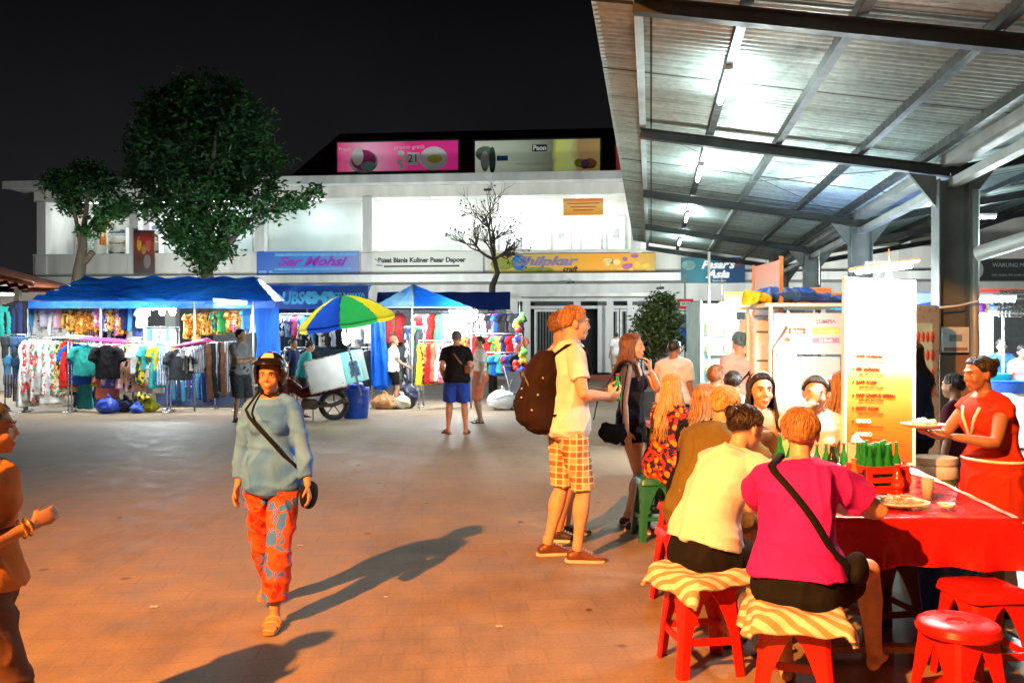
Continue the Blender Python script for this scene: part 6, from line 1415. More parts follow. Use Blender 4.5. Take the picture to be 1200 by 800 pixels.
RS = M('stool_red', (.55, .012, .008), .32, var=.12, bmp=.05); GS = M('stool_green', (.02, .16, .10), .35, var=.12, bmp=.05); MS = M('stool_maroon', (.09, .006, .012), .35, var=.1, bmp=.05)
stool('round red plastic stool standing empty nearest the camera', (1.83, 3.50, 0), RS, .3, .46, .31, rnd=True)
stool('square red plastic stool tucked under the near right table corner', (2.22, 4.02, 0), RS, .1)
stool('dark maroon plastic stool in shadow under the table', (1.98, 4.62, 0), MS, .2, .47, .32)
stool('red stool under the person in the magenta shirt', (1.20, 3.62, 0), RS, -.35); stool('red stool under the woman in the pale tee', (.93, 4.22, 0), RS, .15)
stool('red stool under the man in the olive shirt', (1.06, 5.22, 0), RS, .2); stool('dark green stool under the girl in the floral dress', (1.17, 6.98, 0), GS, .1, .50, .30)
stool('dark green stool partly behind the floral girl', (1.36, 7.25, 0), GS, .4, .50, .30); stool('red stool under the woman in black with long fair hair', (1.22, 6.02, 0), RS, .3)
stool('red stool under the woman in the maroon top', (3.85, 7.2, 0), RS, .2, .5)
stool('red stool under the woman with the dark headscarf', (1.84, 6.28, 0), RS, .2); stool('red stool under the woman eating in a white shirt', (2.20, 6.15, 0), RS, .1)
TW = fabric('towel_stripe', (.74, .72, .68), 'stripes', (.42, .32, .18), None, 3.2, .95)
nt = TW.node_tree
def towel(label, c, rz, seed, w=.50, d=.46):
    g = MB(); rs = random.Random(seed)
    def fn(u, v):
        x, y = (u - .5) * w, (v - .5) * d; ex = max(0, abs(x) - .165); ey = max(0, abs(y) - .165); e = math.hypot(ex, ey)
        z = .476 + .010 * math.sin(x * 17 + seed + y * 9) + .004 * math.sin(x * 40 - y * 33)
        k = min(1, e / .03); f = 1 - .72 * k * 0
        xx = math.copysign(min(abs(x), .165) + (ex * .35), x); yy = math.copysign(min(abs(y), .165) + (ey * .35), y)
        z -= e * .80 * (1 + .22 * math.sin(x * 13 + y * 9 + seed)); wv = .014 * math.sin((x - y) * 30 + seed) * min(1, e / .10)
        return V((xx + wv, yy + wv, z))
    g.grid(fn, 50, 46); me = g.mesh('towel'); me.materials.append(TW)
    o = link('towel', me, None, True, c, rz); m = o.modifiers.new('s', 'SOLIDIFY'); m.thickness = .020; m.offset = 1
    dg = bpy.context.evaluated_depsgraph_get(); me2 = bpy.data.meshes.new_from_object(o.evaluated_get(dg)); o.modifiers.clear(); o.data = me2; me2.polygons.foreach_set('use_smooth', [True] * len(me2.polygons)); tag(o, label, 'towel'); return o
nt = TW.node_tree
for n in nt.nodes:
    if n.type == 'TEX_WAVE': n.bands_direction = 'DIAGONAL'; n.inputs['Scale'].default_value = 6.5; n.inputs['Distortion'].default_value = 2.5
towel('striped cream and brown towel on the stool of the pale tee woman', (.93, 4.20, 0), .5, 1, .56, .44); towel('striped cream towel on the stool of the magenta shirt person', (1.20, 3.60, 0), -.2, 4, .58, .46)
# table goods
def glass(nm, col, rough=.08, alpha=None):
    if nm in MATS: return MATS[nm]
    m, nt, b = nodes_of(nm); b.inputs['Base Color'].default_value = c4(col); b.inputs['Roughness'].default_value = rough; b.inputs['Transmission Weight'].default_value = .55; b.inputs['IOR'].default_value = 1.45; MATS[nm] = m; return m
GG = glass('green_glass', (.03, .42, .10)); GD = glass('dark_glass', (.05, .03, .01)); GC = glass('clear_glass', (.75, .85, .85)); 
LABY = M('label_yellow', (.75, .55, .05), .5, bmp=0); LABR = M('label_red', (.6, .03, .02), .5, bmp=0)
def bottle(label, loc, mat=GG, h=.24, r=.032, lab=None, cap=LABR, group=None, tilt=(0, 0)):
    t = thing('bottle', label, 'bottle', loc, random.random() * 3, group); t.rotation_euler = (tilt[0], tilt[1], random.random() * 3)
    g = MB(); g.lathe([(r * .85, 0), (r, .01), (r, h * .52), (r * .8, h * .62), (r * .42, h * .76), (r * .36, h * .95), (r * .42, h * .96), (r * .42, h * .985)], n=18); g.build('glass', mat, t, True)
    g = MB(); g.lathe([(r * .46, h * .965), (r * .46, h * 1.0), (r * .3, h * 1.005)], n=14); g.build('cap', cap, t)
    if lab: g = MB(); g.lathe([(r * 1.02, h * .18), (r * 1.02, h * .42)], n=18); g.build('label', lab, t, True)
    return t
def crate(label, loc, w, d, h, mat, rz=0, name='plastic_crate'):
    t = thing(name, label, 'crate', loc, rz)
    g = MB(); g.box((0, 0, .008), (w, d, .016)); 
    for sx_, sy, ww, dd in ((1, 0, .012, d), (-1, 0, .012, d), (0, 1, w - .026, .012), (0, -1, w - .026, .012)):
        x, y = sx_ * (w / 2 - .006), sy * (d / 2 - .006)
        for z, hh in ((.03, .025), (h * .5, .03), (h - .02, .04)): g.box((x, y, z), (ww if sx_ else ww, dd if not sx_ else dd, hh))
    for sx_ in (-1, 1):
        for sy in (-1, 1): g.box((sx_ * (w / 2 - .015), sy * (d / 2 - .015), h / 2 + .006), (.034, .034, h - .01))
    g.build('body', mat, t); return t
c0 = V((2.08, 4.86, .752)); ct = crate('red crate full of green bottles on the table', c0, .26, .20, .15, M('crate_red', (.5, .03, .015), .4, bmp=0), .2)
n = 0
for i in range(4):
    for j in range(3):
        p = c0 + Matrix.Rotation(.2, 3, 'Z') @ V((-.085 + .056 * i, -.055 + .055 * j, .02)); bottle('green glass bottle in the red crate, row %s from the front, %s from the left' % (ORD[j], ORD[i]), p, GG, .25 + .01 * ((i + j) % 2), .026, None, M('cap_green', (.02, .35, .10), .35, bmp=0), 'green bottles in the red crate')
for i, (px, py, Y, m, h, lb, lab) in enumerate(((914, 512, 5.35, GG, .27, LABY, 'tall green bottle with yellow label left of the water bottle'), (927, 516, 5.25, GG, .26, None, 'plain green bottle in front of the water bottle'), (930, 498, 5.5, GC, .28, M('label_blue', (.05, .1, .6), .5, bmp=0), 'clear water bottle with a blue label'), (1008, 522, 5.3, GG, .22, LABY, 'green bottle with yellow label beside the menu board foot'), (1001, 585, 4.65, glass('amber_glass', (.65, .38, .04)), .21, None, 'amber bottle left of the red crate'), (1052, 566, 4.72, M('sauce_red', (.5, .03, .01), .25, bmp=0), .17, LABR, 'red sauce bottle right of the crate'), (1060, 545, 5.0, glass('amber_glass', (.65, .38, .04)), .15, LABY, 'short amber sauce bottle behind the red sauce bottle'), (975, 520, 5.35, GD, .2, LABR, 'dark sauce bottle in the middle of the table'))):
    p = P(px, py, Y); bottle(lab, (p.x, p.y, .752), m, h, .033, lb)
# tray of packets and small bottles rising to the left
t = thing('food_tray', 'long wooden tray heaped with packets in the middle of the table', 'tray', (2.02, 5.28, .752), .35)
g = MB(); g.box((0, 0, .012), (.5, .26, .02)); [g.box((0, sg * .135, .04), (.52, .014, .08)) for sg in (-1, 1)]; [g.box((sg * .255, 0, .04), (.014, .254, .08)) for sg in (-1, 1)]; g.build('tray', WOOD, t)
for i in range(16):
    g = MB(); g.box((0, 0, 0), (.07, .045, .03), bev=.008); o = g.build('snack_packet', M('pack%d' % (i % 4), [(.7, .7, .65), (.02, .35, .12), (.6, .05, .03), (.75, .55, .05)][i % 4], .4, bmp=0), None, 'auto'); p = V((2.02, 5.28, .79 + .03 * (i // 8))) + Matrix.Rotation(.35, 3, 'Z') @ V((-.2 + .058 * (i % 8), random.uniform(-.08, .08), 0)); o.location = p; o.rotation_euler = (random.uniform(-.2, .2), random.uniform(-.3, .3), random.uniform(0, 3)); tag(o, '%s snack packet, %s from the left in the %s layer of the tray' % (['white', 'green', 'red', 'yellow'][i % 4], ORD[i % 8], ['bottom', 'top'][i // 8]), 'packet', 'snack packets in the tray')
for i in range(7):
    p = V((2.02, 5.28, .765)) + Matrix.Rotation(.35, 3, 'Z') @ V((-.22 + .07 * i, .10, 0)); bottle('small green bottle at the back of the packet tray, %s from the left' % ORD[i], p, GG, .19, .024, None, LABR, 'small green bottles in the tray')
def plate(label, loc, r=.13, food=True, mat=None):
    t = thing('plate', label, 'plate', loc)
    g = MB(); g.lathe([(.0, .002), (r * .55, .002), (r * .7, .006), (r, .022), (r * 1.01, .026), (r * .98, .027), (r * .68, .012), (0, .009)], n=40); g.build('dish', mat or M('melamine', (.72, .68, .60), .25, bmp=0), t, True)
    return t
def noodles(label, loc, r, seed, col=(.75, .40, .10)):
    g = MB(); rs = random.Random(seed)
    for _ in range(150):
        a = rs.uniform(0, 6.3); q = r * math.sqrt(rs.random()); p = V((q * math.cos(a), q * math.sin(a), .012 + .045 * (1 - (q / r) ** 2) * rs.random())); pts = [p]
        dd = V((rs.gauss(0, 1), rs.gauss(0, 1), 0)).normalized()
        for _k in range(5): dd = (Matrix.Rotation(rs.uniform(-.9, .9), 3, 'Z') @ dd); p = p + dd * .012 + V((0, 0, rs.uniform(-.004, .004))); p.z = max(.012, p.z); pts.append(p.copy())
        g.tube(pts, .0024, 4)
    o = g.build('fried_noodles', M('noodle_%d' % seed, col, .35, bmp=0, var=.4), None, True, recalc=False); o.location = loc; o['kind'] = 'stuff'; tag(o, label, 'food'); return o
for k, (x, y, lab) in enumerate(((1.60, 4.85, 'tall clear glass of water near the pale tee woman'), (1.86, 4.98, 'tall clear glass beside the tray of packets'), (2.25, 4.62, 'clear glass standing right of the red crate'), (1.98, 5.60, 'clear glass near the woman in the white shirt'))):
    t = thing('drinking_glass', lab, 'glass', (x, y, .750)); g = MB(); g.lathe([(.026, 0), (.034, .11), (.032, .11), (.025, .008), (0, .008)], n=20); g.build('cup', GC, t, True); g = MB(); g.lathe([(0, .009), (.024, .010), (.029, .07), (0, .071)], n=16); g.build('drink', [M('tea', (.35, .12, .02), .1, bmp=0), M('juice', (.75, .35, .03), .15, bmp=0)][k % 2], t, True)
t = thing('sauce_dish', 'small red dish of chilli sauce right of the noodle plate', 'dish', (2.22, 4.36, .752)); g = MB(); g.lathe([(0, .0), (.03, .0), (.045, .022), (.042, .022), (.028, .006), (0, .006)], n=20); g.build('bowl', M('melamine_white2', (.7, .7, .66), .3, bmp=0), t, True); g = MB(); g.lathe([(0, .012), (.036, .014), (0, .016)], n=16); g.build('sauce', M('chilli', (.4, .02, .01), .2), t, True)
p1 = V((2.0, 4.42, .752)); plate('large cream plate heaped with noodles at the near table edge', p1, .15); noodles('heap of fried noodles on the large cream plate', p1 + V((0, 0, .003)), .085, 1)
p2 = V((1.72, 4.62, .752)); plate('cream plate in front of the person in magenta', p2, .12); noodles('fried rice on the plate in front of the magenta shirt', p2 + V((0, 0, .003)), .06, 2, (.7, .55, .3))
p3 = V((1.62, 5.1, .752)); plate('plate in front of the woman in the pale tee', p3, .12); p4 = V((2.05, 5.62, .752)); plate('plate in front of the woman in the white shirt', p4, .11)
g = MB(); [g.tube([(0, k * .02, .0), (.22, .05 + k * .012, .006)], .0028, 6) for k in (0, 1)]; o = g.build('chopsticks', WOOD, None); o.location = (1.74, 4.5, .775); tag(o, 'pair of wooden chopsticks resting beside the noodle plate', 'chopsticks')
g = MB(); g.grid(lambda u, v: V(((u - .5) * .16, (v - .5) * .12, .008 + .008 * math.sin(u * 9) * math.sin(v * 8))), 12, 10); o = g.build('paper_napkin', M('paper', (.75, .72, .68), .8, bmp=0), None, True, recalc=False); o.location = (1.78, 4.30, .747); tag(o, 'crumpled white paper napkin left of the noodle plate', 'napkin')
t = thing('napkin_holder', 'white paper napkins standing up in a holder on the tray', 'napkin holder', (2.04, 5.12, .752)); g = MB(); g.box((0, 0, .05), (.09, .06, .10)); g.build('holder', M('crate_red'), t)
g = MB(); [g.poly([(-.035 + .006 * k, -.02 + .01 * k, .09), (.035 + .004 * k, -.02 + .01 * k, .09), (.01 + .01 * k, -.02 + .012 * k, .22), (-.02, -.02 + .012 * k, .24)], .002, V((0, 1, 0))) for k in range(4)]; g.build('napkins', M('paper'), t)
# menu board
bp = V((2.45, 5.72, 0)); t = thing('menu_board', 'tall white and orange menu board with red lines of dishes on the table end', 'menu board', bp, R(6))
t.rotation_euler = (R(-3), R(2), R(6))
g = MB(); g.box((0, 0, 1.40), (.47, .03, 1.22)); g.build('panel', gradmat('menu', [(0, (.70, .10, .01)), (.22, (.80, .22, .02)), (.45, (.85, .48, .10)), (.62, (.9, .85, .7)), (1, (.92, .92, .9))], 2, .04, 2), t)  # lamp burn put into the print colour: whiter towards the top
g = MB(); [g.box((sg * .245, 0, 1.40), (.018, .045, 1.26)) for sg in (-1, 1)]; [g.box((0, 0, 1.40 + sg * .62), (.47, .045, .018)) for sg in (-1, 1)]; g.build('frame', WH, t); g = MB(); [g.box((sg * .18, .0, .76), (.03, .03, .06)) for sg in (-1, 1)]; g.build('foot', WOOD, t)
MRED = M('menu_red', (.55, .03, .01), .5, bmp=0); MBR = M('menu_brown', (.22, .05, .01), .5, bmp=0)
items = ['NASI GORENG', 'MIE GORENG', 'SATE AYAM', 'NASI CAMPUR SPESIAL', 'SOTO AYAM', 'GADO', 'BAKSO']
for k, s_ in enumerate(items):
    z = 1.50 - .088 * k; text(s_, .036 if k > 4 else .028, MRED if k < 5 else WH, t, (-.17, -.020, z), align='LEFT', bold=.0012 if k < 5 else .002); text('ayam, telur, sayur, kerupuk', .016, MBR, t, (-.15, -.020, z - .032), align='LEFT')
    ellp('bullet', MBR, t, -.19, z, .007, .007, -.017, 8)
text('MENU', .09, M('menu_pale', (.55, .62, .65), .5, bmp=0), t, (0, -.020, 1.80), bold=.002)
# shade lamp burning over the board
t = thing('shade_lamp', 'burned out white lamp with flat shade above the menu board', 'lamp', (2.44, 5.60, 2.10)); g = MB(); g.box((0, 0, 0), (.42, .16, .03), ry=R(-8), bev=.01); g.build('shade', M('lamp_white'), t, 'auto'); g = MB(); g.tube([(-.18, 0, -.04), (.18, 0, .0)], .02, 10); g.build('tube', glow('glow_tube_90', (.95, 1, 1), 90), t, True); g = MB(); g.tube([(0, .05, .01), (0, .10, -.06)], .012, 6); g.build('bracket', STEELL, t, True)
l = light('AREA', (0, -.02, -.05), 40, (1, .98, .94), .4, .12, parent=t); light('POINT', (0, -.16, -.12), 22, (1, .98, .94), .06, parent=t)
bulb_lamp('blinding white bulb hanging in front of the menu board', (2.42, 5.48, 1.92), 24, (1, .98, .95), 150, .055, .12)
# second cart behind: frame, boards, shelf
cy = 8.3; cx0, cx1 = P(903, 0, cy).x, P(990, 0, cy).x; cm = (cx0 + cx1) / 2; cw = cx1 - cx0
t = thing('food_cart', 'cream framed food cart with printed boards and a glass case behind the diners', 'food cart', (cm, cy, 0))
FR = M('cart_cream', (.68, .62, .45), .5, var=.1)
for sx_ in (-1, 1):
    for yy_ in (0, .8): g = MB(); g.box((sx_ * cw / 2, yy_, .98), (.035, .035, 1.96)); g.build('post', FR, t)
g = MB(); g.box((0, .4, 1.955), (cw + .14, .95, .03)); g.build('top_shelf', FR, t); g = MB(); g.box((0, .4, .85), (cw + .04, .86, .04)); g.build('counter', FR, t); g = MB(); g.box((0, .0, .43), (cw - .04, .02, .78)); g.build('front_panel', M('cart_green', (.35, .55, .12), .5), t)
z0 = P(0, 415, cy).z; z1 = P(0, 367, cy).z; g = MB(); g.box((0, -.03, (z0 + z1) / 2), (cw - .04, .02, z1 - z0)); g.build('sign_panel', M('cart_lilac', (.55, .48, .48), .5, var=.1), t)
rect('sign_strip', M('cart_red', (.65, .12, .08), bmp=0), t, -.12, 1.70, .16, .055, -.045); rect('sign_strip', M('cart_yellow', (.85, .60, .10), bmp=0), t, .16, 1.70, .26, .06, -.045); rect('sign_strip', M('cart_mauve', (.35, .25, .35), bmp=0), t, .16, 1.61, .26, .05, -.045)
text('Bakso', .05, WH, t, (-.12, -.049, 1.70), bold=.001); text('LUMPIA', .055, M('cart_mauve'), t, (.16, -.045, 1.79), bold=.001); text('Gorengan', .04, WH, t, (.16, -.049, 1.70)); text('Es Buah', .04, WH, t, (.16, -.049, 1.61))
g = MB(); g.box((0, .05, 1.18), (cw - .06, .01, .55)); g.build('glass_case', glass('case_glass', (.85, .92, .92), .05), t); g = MB(); g.box((0, .3, 1.15), (cw - .08, .4, .015)); g.build('shelf', FR, t)
for i in range(10):
    g = MB(); g.box((0, 0, .06), (.075, .06, .12), bev=.015); k = i % 5; o = g.build('food_jar', M('jar%d' % k, [(.7, .3, .1), (.3, .2, .35), (.6, .6, .55), (.1, .3, .3), (.65, .5, .2)][k], .3, bmp=0), None, 'auto'); o.location = (cm - cw / 2 + .1 + (i % 5) * .15, cy + .22, .872 if i < 5 else 1.16); tag(o, '%s food jar, %s from the left on the %s shelf of the cream cart' % (['orange', 'violet', 'white', 'teal', 'yellow'][k], ORD[i % 5], 'lower' if i < 5 else 'upper'), 'jar', 'jars on the cream cart')
mb = MB(); mb.tube([(-.45, 0, .08), (-.2, .1, .10), (.1, 0, .09), (.4, .1, .06), (.7, 0, .04)], [.07, .12, .11, .08, .04], 12, .6); o = add_mesh('tarpaulin', cloth_mesh(mb, .02, .03, 3, 14, 1), M('tarp_bundle', (.02, .10, .48), .4), None); o.location = (cm - .05, cy + .3, 1.975); tag(o, 'blue folded tarpaulin bundle on top of the cream cart', 'tarpaulin')
for k, (dx, w_, h_, c_, lb) in enumerate(((-.18, .32, .16, (.75, .45, .15), 'left'), (.2, .42, .18, (.70, .42, .20), 'middle'), (.48, .2, .13, (.65, .45, .25), 'right'))):
    g = MB(); g.box((0, 0, h_ / 2), (w_, .3, h_), bev=.01); o = g.build('cardboard_box', M('card%d' % k, c_, .8, bmp=.1), None, 'auto'); o.location = (cm + dx, cy + .62, 1.975); tag(o, 'tan cardboard box on the top shelf of the cream cart, ' + lb, 'box')
mb = MB(); [mb.ell((random.uniform(-.12, .12), random.uniform(-.06, .06), random.uniform(.02, .1)), random.uniform(.04, .07)) for _ in range(7)]; o = add_mesh('yellow_cloth', cloth_mesh(mb, .02, .02, 5, 18, 1), F_('yellow'), None); o.location = (cm - .42, cy + .2, 1.98); tag(o, 'crumpled yellow cloth at the left of the cart top', 'cloth')
bulb_lamp('round white bulb on a post in front of the cream cart', P(922, 422, 7.6), 70, (.9, 1, 1), 120, .085, .02)
g = MB(); p = P(922, 422, 7.6); g.tube([(p.x - .12, p.y, 0), (p.x - .12, p.y, p.z + .1), (p.x, p.y, p.z + .3)], .014, 8); tag(g.build('lamp_post', STEELL, None, True), 'thin pale post carrying the round bulb at the cream cart', 'post')
# pinkish board panel standing edge-on
a = P(884, 310, 9.6); b_ = P(913, 301, 8.6); g = MB(); g.add([(a.x, a.y, 1.82), (b_.x, b_.y, 1.84), (b_.x, b_.y, 2.42), (a.x, a.y, 2.44)], [(0, 1, 2, 3)]); me = g.mesh('sign_board'); me.materials.append(gradmat('pinkboard', [(0, (.5, .45, .5)), (.5, (.45, .50, .60)), (.8, (.75, .45, .38)), (1, (.75, .4, .3))], 2, .1, 2))
t = thing('sign_board', 'tall pink and grey board seen at an angle above the food carts', 'sign', (0, 0, 0)); o = link('panel', me, t); m = o.modifiers.new('s', 'SOLIDIFY'); m.thickness = .04
g = MB(); g.bar((b_.x + .02, b_.y, .0), (b_.x + .02, b_.y, 2.46), .035); g.bar((a.x, a.y + .03, 0), (a.x, a.y + .03, 2.46), .03); g.build('post', M('post_orange', (.6, .3, .12), .5), t)
# white acrylic panels
for k, (px0, px1, Y) in enumerate(((884, 904, 8.9), (868, 884, 10.6))):
    x0, x1 = P(px0, 0, Y).x, P(px1, 0, Y).x; t = thing('display_case', ['white upright display case left of the cream cart', 'second white display case behind the pink topped woman'][k], 'display case', ((x0 + x1) / 2, Y, 0)); g = MB(); g.box((0, .15, 1.2), (x1 - x0, .3, 1.35), bev=.02); g.build('case', M('acrylic', (.72, .76, .74), .25, bmp=0), t, 'auto'); g = MB(); g.box((0, .15, .27), (x1 - x0 - .05, .26, .5)); g.build('base', FR, t); g = MB(); [g.box((0, -.005, .8 + .3 * q), (x1 - x0 - .04, .01, .02)) for q in range(4)]; g.build('shelf_edge', STEELG, t)
# bright stall with the blinding bulb
ty = 12.5; x0, x1 = P(822, 0, ty).x, P(884, 0, ty).x
t = thing('market_stall', 'small white stall washed out by a blinding bulb', 'stall', ((x0 + x1) / 2, ty, 0)); w_ = x1 - x0
g = MB(); g.box((0, 1.0, 1.1), (w_, .03, 2.2)); g.build('back_panel', M('panel_white', (.74, .76, .74), .5, var=.05), t); g = MB(); g.box((-w_ / 2, .5, 1.1), (.03, 1.0, 2.2)); g.build('side_panel', M('panel_cyan', (.20, .55, .62), .5), t)
g = MB(); g.box((0, .1, .8), (w_, .6, .05)); g.build('counter', M('panel_white'), t); g = MB(); g.box((0, -.18, .39), (w_, .02, .76)); g.build('counter_front', FR, t)
for k in range(3): g = MB(); g.box((.1, .85, 1.1 + .3 * k), (w_ - .3, .25, .02)); g.build('shelf', FR, t)
for i in range(12):
    g = MB(); hh = random.uniform(.1, .2); g.box((0, 0, hh / 2), (.1, .1, hh), bev=.02); k = i % 4; o = g.build('goods_box', M('gb%d' % k, [(.75, .45, .15), (.7, .7, .65), (.3, .5, .2), (.7, .3, .25)][k], .5, bmp=0), None, 'auto'); o.location = ((x0 + x1) / 2 + .1 - (w_ - .4) / 2 + .14 * (i % 4), ty + .85, 1.112 + .3 * (i // 4)); tag(o, '%s goods box, %s from the left on the %s shelf of the bright stall' % (['tan', 'white', 'green', 'coral'][k], ORD[i % 4], ['lowest', 'middle', 'top'][i // 4]), 'box', 'goods on the bright stall')
g = MB(); p = P(867, 354, 12.9); g.box((0, 0, 0), (.46, .03, .30)); o = g.build('sign_board', gradmat('yboard', [(0, (.9, .8, .45)), (1, (.85, .70, .02))], 2, .05, 2), None); o.location = p; tag(o, 'plain yellow sign board above the bright stall', 'sign')
g = MB(); g.box((0, 0, 0), (.04, .04, 2.3)); o = g.build('post', STEELL, None); o.location = (p.x + .2, p.y + .04, 1.15); tag(o, 'thin steel post carrying the yellow sign board', 'post')
bulb_lamp('blinding bulb hanging in front of the small white stall', P(846, 374, 11.8), 330, (.88, 1, .98), 200, .12, .25); bulb_lamp('second blinding bulb just right of the first one', P(856, 380, 11.7), 120, (.95, 1, .95), 200, .09, .2)
g = MB(); g.tube([(P(829, 0, ty).x, ty - .1, 0), (P(829, 0, ty).x, ty - .1, 2.9)], .02, 8); tag(g.build('stall_pole', STEELL, None, True), 'tall thin pole at the left of the blinding bulb', 'pole')
# red and white small sign, blue hanging shirt and display behind the potted tree
t = thing('sign_board', 'small red sign with white print above the hanging blue shirt', 'sign', P(803, 356, 17.0)); g = MB(); g.box((0, 0, 0), (.32, .03, .20)); g.build('panel', LABR, t); rect('print', WH, t, 0, 0, .2, .08, -.02); text('SATE', .07, BK, t, (0, -.024, 0), bold=.002); g = MB(); g.box((0, .03, -.85), (.03, .03, 2.9)); g.build('post', STEELG, t)
garment('shirt', 'blue', P(806, 366, 16.6), .15, 'bright blue shirt hanging alone below the small red sign', s=.95); garment('shorts', 'charcoal', P(800, 388, 16.7), .1, 'dark shorts hanging under the lone blue shirt', s=.9); garment('shorts', 'grey', P(814, 388, 16.8), .3, 'grey shorts hanging right of the dark shorts', s=.9)
rail(P(790, 364, 16.6), P(826, 364, 16.6), 'short rail carrying the lone blue shirt')
plastic_chair('plastic_chair', 'dark plastic chair left of the man in the white shirt', G(752, 13), R(20), M('plastic_black'))
t = thing('stall_table', 'red topped stall table behind the girl in the floral dress', 'table', G(812, 8.4)); g = MB(); g.box((0, 0, .78), (.9, .6, .04)); g.build('tabletop', M('crate_red'), t); g = MB(); g.box((0, -.28, .55), (.88, .02, .40)); g.build('apron', fabric('redpattern', (.6, .03, .02), 'floral', (.8, .75, .7), None, 9), t); [MB().box((sx_ * .4, sy * .25, .38), (.04, .04, .76)).build('leg', STEEL, t) for sx_ in (-1, 1) for sy in (-1, 1)]
for i in range(6): p = G(812, 8.4) + V((-.38 + .14 * i, random.uniform(-.15, .1), .80)); bottle('bottle on the red topped stall table, %s from the left' % ORD[i], p, [GG, M('sauce_red'), glass('amber_glass', (.6, .4, .05))][i % 3], .2, .03, LABY if i % 2 else None, group='bottles on the red topped table')
# right side: fridge, right stall, basin, bucket, drum
t = thing('drinks_fridge', 'narrow steel drinks fridge between the menu board and the column', 'fridge', G(1082, 9.4)); g = MB(); g.box((0, .2, 1.0), (.32, .5, 2.0), bev=.02); g.build('cabinet', M('fridge_grey', (.35, .38, .38), .35, .3, bmp=0), t, 'auto'); g = MB(); g.box((-.03, -.06, 1.25), (.2, .012, 1.1)); g.build('glass_door', M('fridge_glass', (.35, .55, .52), .1, bmp=0), t)
g = MB(); [g.ell((-.09 + .05 * (i % 4), -.075, .85 + .2 * (i // 4)), (.018, .01, .06), nu=8, nv=6) for i in range(20)]; g.build('cans', M('can_red', (.45, .03, .03), .3, bmp=0), t, True); g = MB(); g.box((.11, -.08, 1.2), (.02, .03, .4)); g.build('handle', CHROME, t)
g = MB(); g.box((0, 0, 0), (.30, .012, .30), bev=.0); t = thing('paper_notice', 'pale paper notice taped on the nearest grey column', 'notice', cv(UC, 11 - .17, 1.62), -TH); g.build('paper', M('paper_cool', (.60, .66, .62), .7, bmp=0), t); rect('picture', M('pic_grey', (.2, .25, .24), bmp=0), t, 0, .02, .14, .08, -.009); rect('bottom_strip', M('paper_brown', (.3, .2, .15), bmp=0), t, 0, -.11, .26, .04, -.009)
t = thing('column_cladding', 'brown wooden boarding around the foot of the nearest column', 'cladding', cv(UC, 11 - .20, 0), -TH); g = MB(); g.box((0, 0, .72), (.37, .03, 1.44)); g.build('board', M('ply_brown', (.26, .16, .10), .7, var=.3, scale=2), t); g = MB(); g.box((.195, 0, .72), (.02, .05, 1.46)); g.build('edge_strip', M('strip_cream', (.6, .5, .35)), t)
g = MB(); g.tube([cv(UC - .2, 10.8, 2.0), cv(UC - .0, 10.78, 2.02), cv(UC + .24, 10.78, 2.07)], .012, 6); tag(g.build('white_cable', WH, None, True), 'white cable tied round the nearest column', 'cable')
ry = 12.6; x0, x1 = P(1122, 0, ry).x, P(1235, 0, ry).x; cmx = (x0 + x1) / 2; w_ = x1 - x0
t = thing('market_stall', 'right hand stall with blue basin, steel shelf and hanging nets', 'stall', (cmx, ry, 0))
g = MB(); g.box((0, .5, 2.02), (w_, .9, .03)); g.build('top_shelf', STEELL, t); g = MB(); g.box((0, .3, .82), (w_, .8, .04)); g.build('counter', M('panel_white'), t); g = MB(); g.box((0, -.09, .42), (w_, .02, .75)); g.build('counter_front', M('front_cyan', (.40, .58, .60), .5), t); g = MB(); g.box((0, 1.6, 1.2), (w_, .04, 2.4)); g.build('back_panel', M('panel_blue', (.62, .74, .82), .6, var=.12), t)
for sx_ in (-1, 1): g = MB(); g.box((sx_ * w_ / 2, .05, 1.2), (.04, .04, 2.4)); g.build('post', STEELL, t)
g = MB(); g.box((0, -.02, 2.35), (w_, .03, .05)); g.build('rail', LABR, t)
t = thing('basin', 'big blue plastic basin on the counter of the right hand stall', 'basin', (P(1190, 0, ry).x, ry + .1, .845)); g = MB(); g.lathe([(0, .0), (.24, .0), (.30, .17), (.32, .175), (.31, .18), (.23, .02), (0, .015)], n=32); g.build('bowl', M('plastic_blue2'), t, True)
t = thing('basin', 'green plastic bowl behind the big blue basin', 'basin', (P(1186, 0, ry).x, ry + .5, .845)); g = MB(); g.lathe([(0, .12), (.2, .12), (.26, .26), (.27, .265), (.25, .27), (.18, .14), (0, .135)], n=32); g.lathe([(.1, 0), (.14, .11)], n=16); g.build('bowl', M('plastic_green', (.02, .4, .15), .35, bmp=0), t, True)
mb = MB(); [mb.ell((random.uniform(-.25, .25), 0, random.uniform(.02, .12)), random.uniform(.06, .11)) for _ in range(9)]; o = add_mesh('purple_cloth', cloth_mesh(mb, .022, .02, 7, 18, 1), F_('purple'), None); o.location = (P(1146, 0, ry).x, ry + .3, 2.035); tag(o, 'crumpled purple cloth on the steel shelf of the right stall', 'cloth')
g = MB(); g.box((0, 0, .08), (.5, .25, .16), bev=.01); o = g.build('cardboard_box', M('card0'), None, 'auto'); o.location = (P(1160, 0, ry).x, ry + .6, 2.035); tag(o, 'long tan box on the shelf behind the purple cloth', 'box')
for k in range(2):
    g = MB(); 
    for i in range(7):
        for j in range(6): g.ell((-.16 + .053 * i, 0, -.05 - .07 * j), (.02, .03, .028), nu=8, nv=6)
    o = g.build('hanging_net', M('net_dark', (.04, .03, .025), .6, bmp=0), None, True); o.location = (P(1182 + 14 * k, 338, ry).x, ry - .05, 2.38); tag(o, ['dark net of small packets hanging at the right stall, left one', 'dark net of small packets hanging at the right stall, right one'][k], 'net')
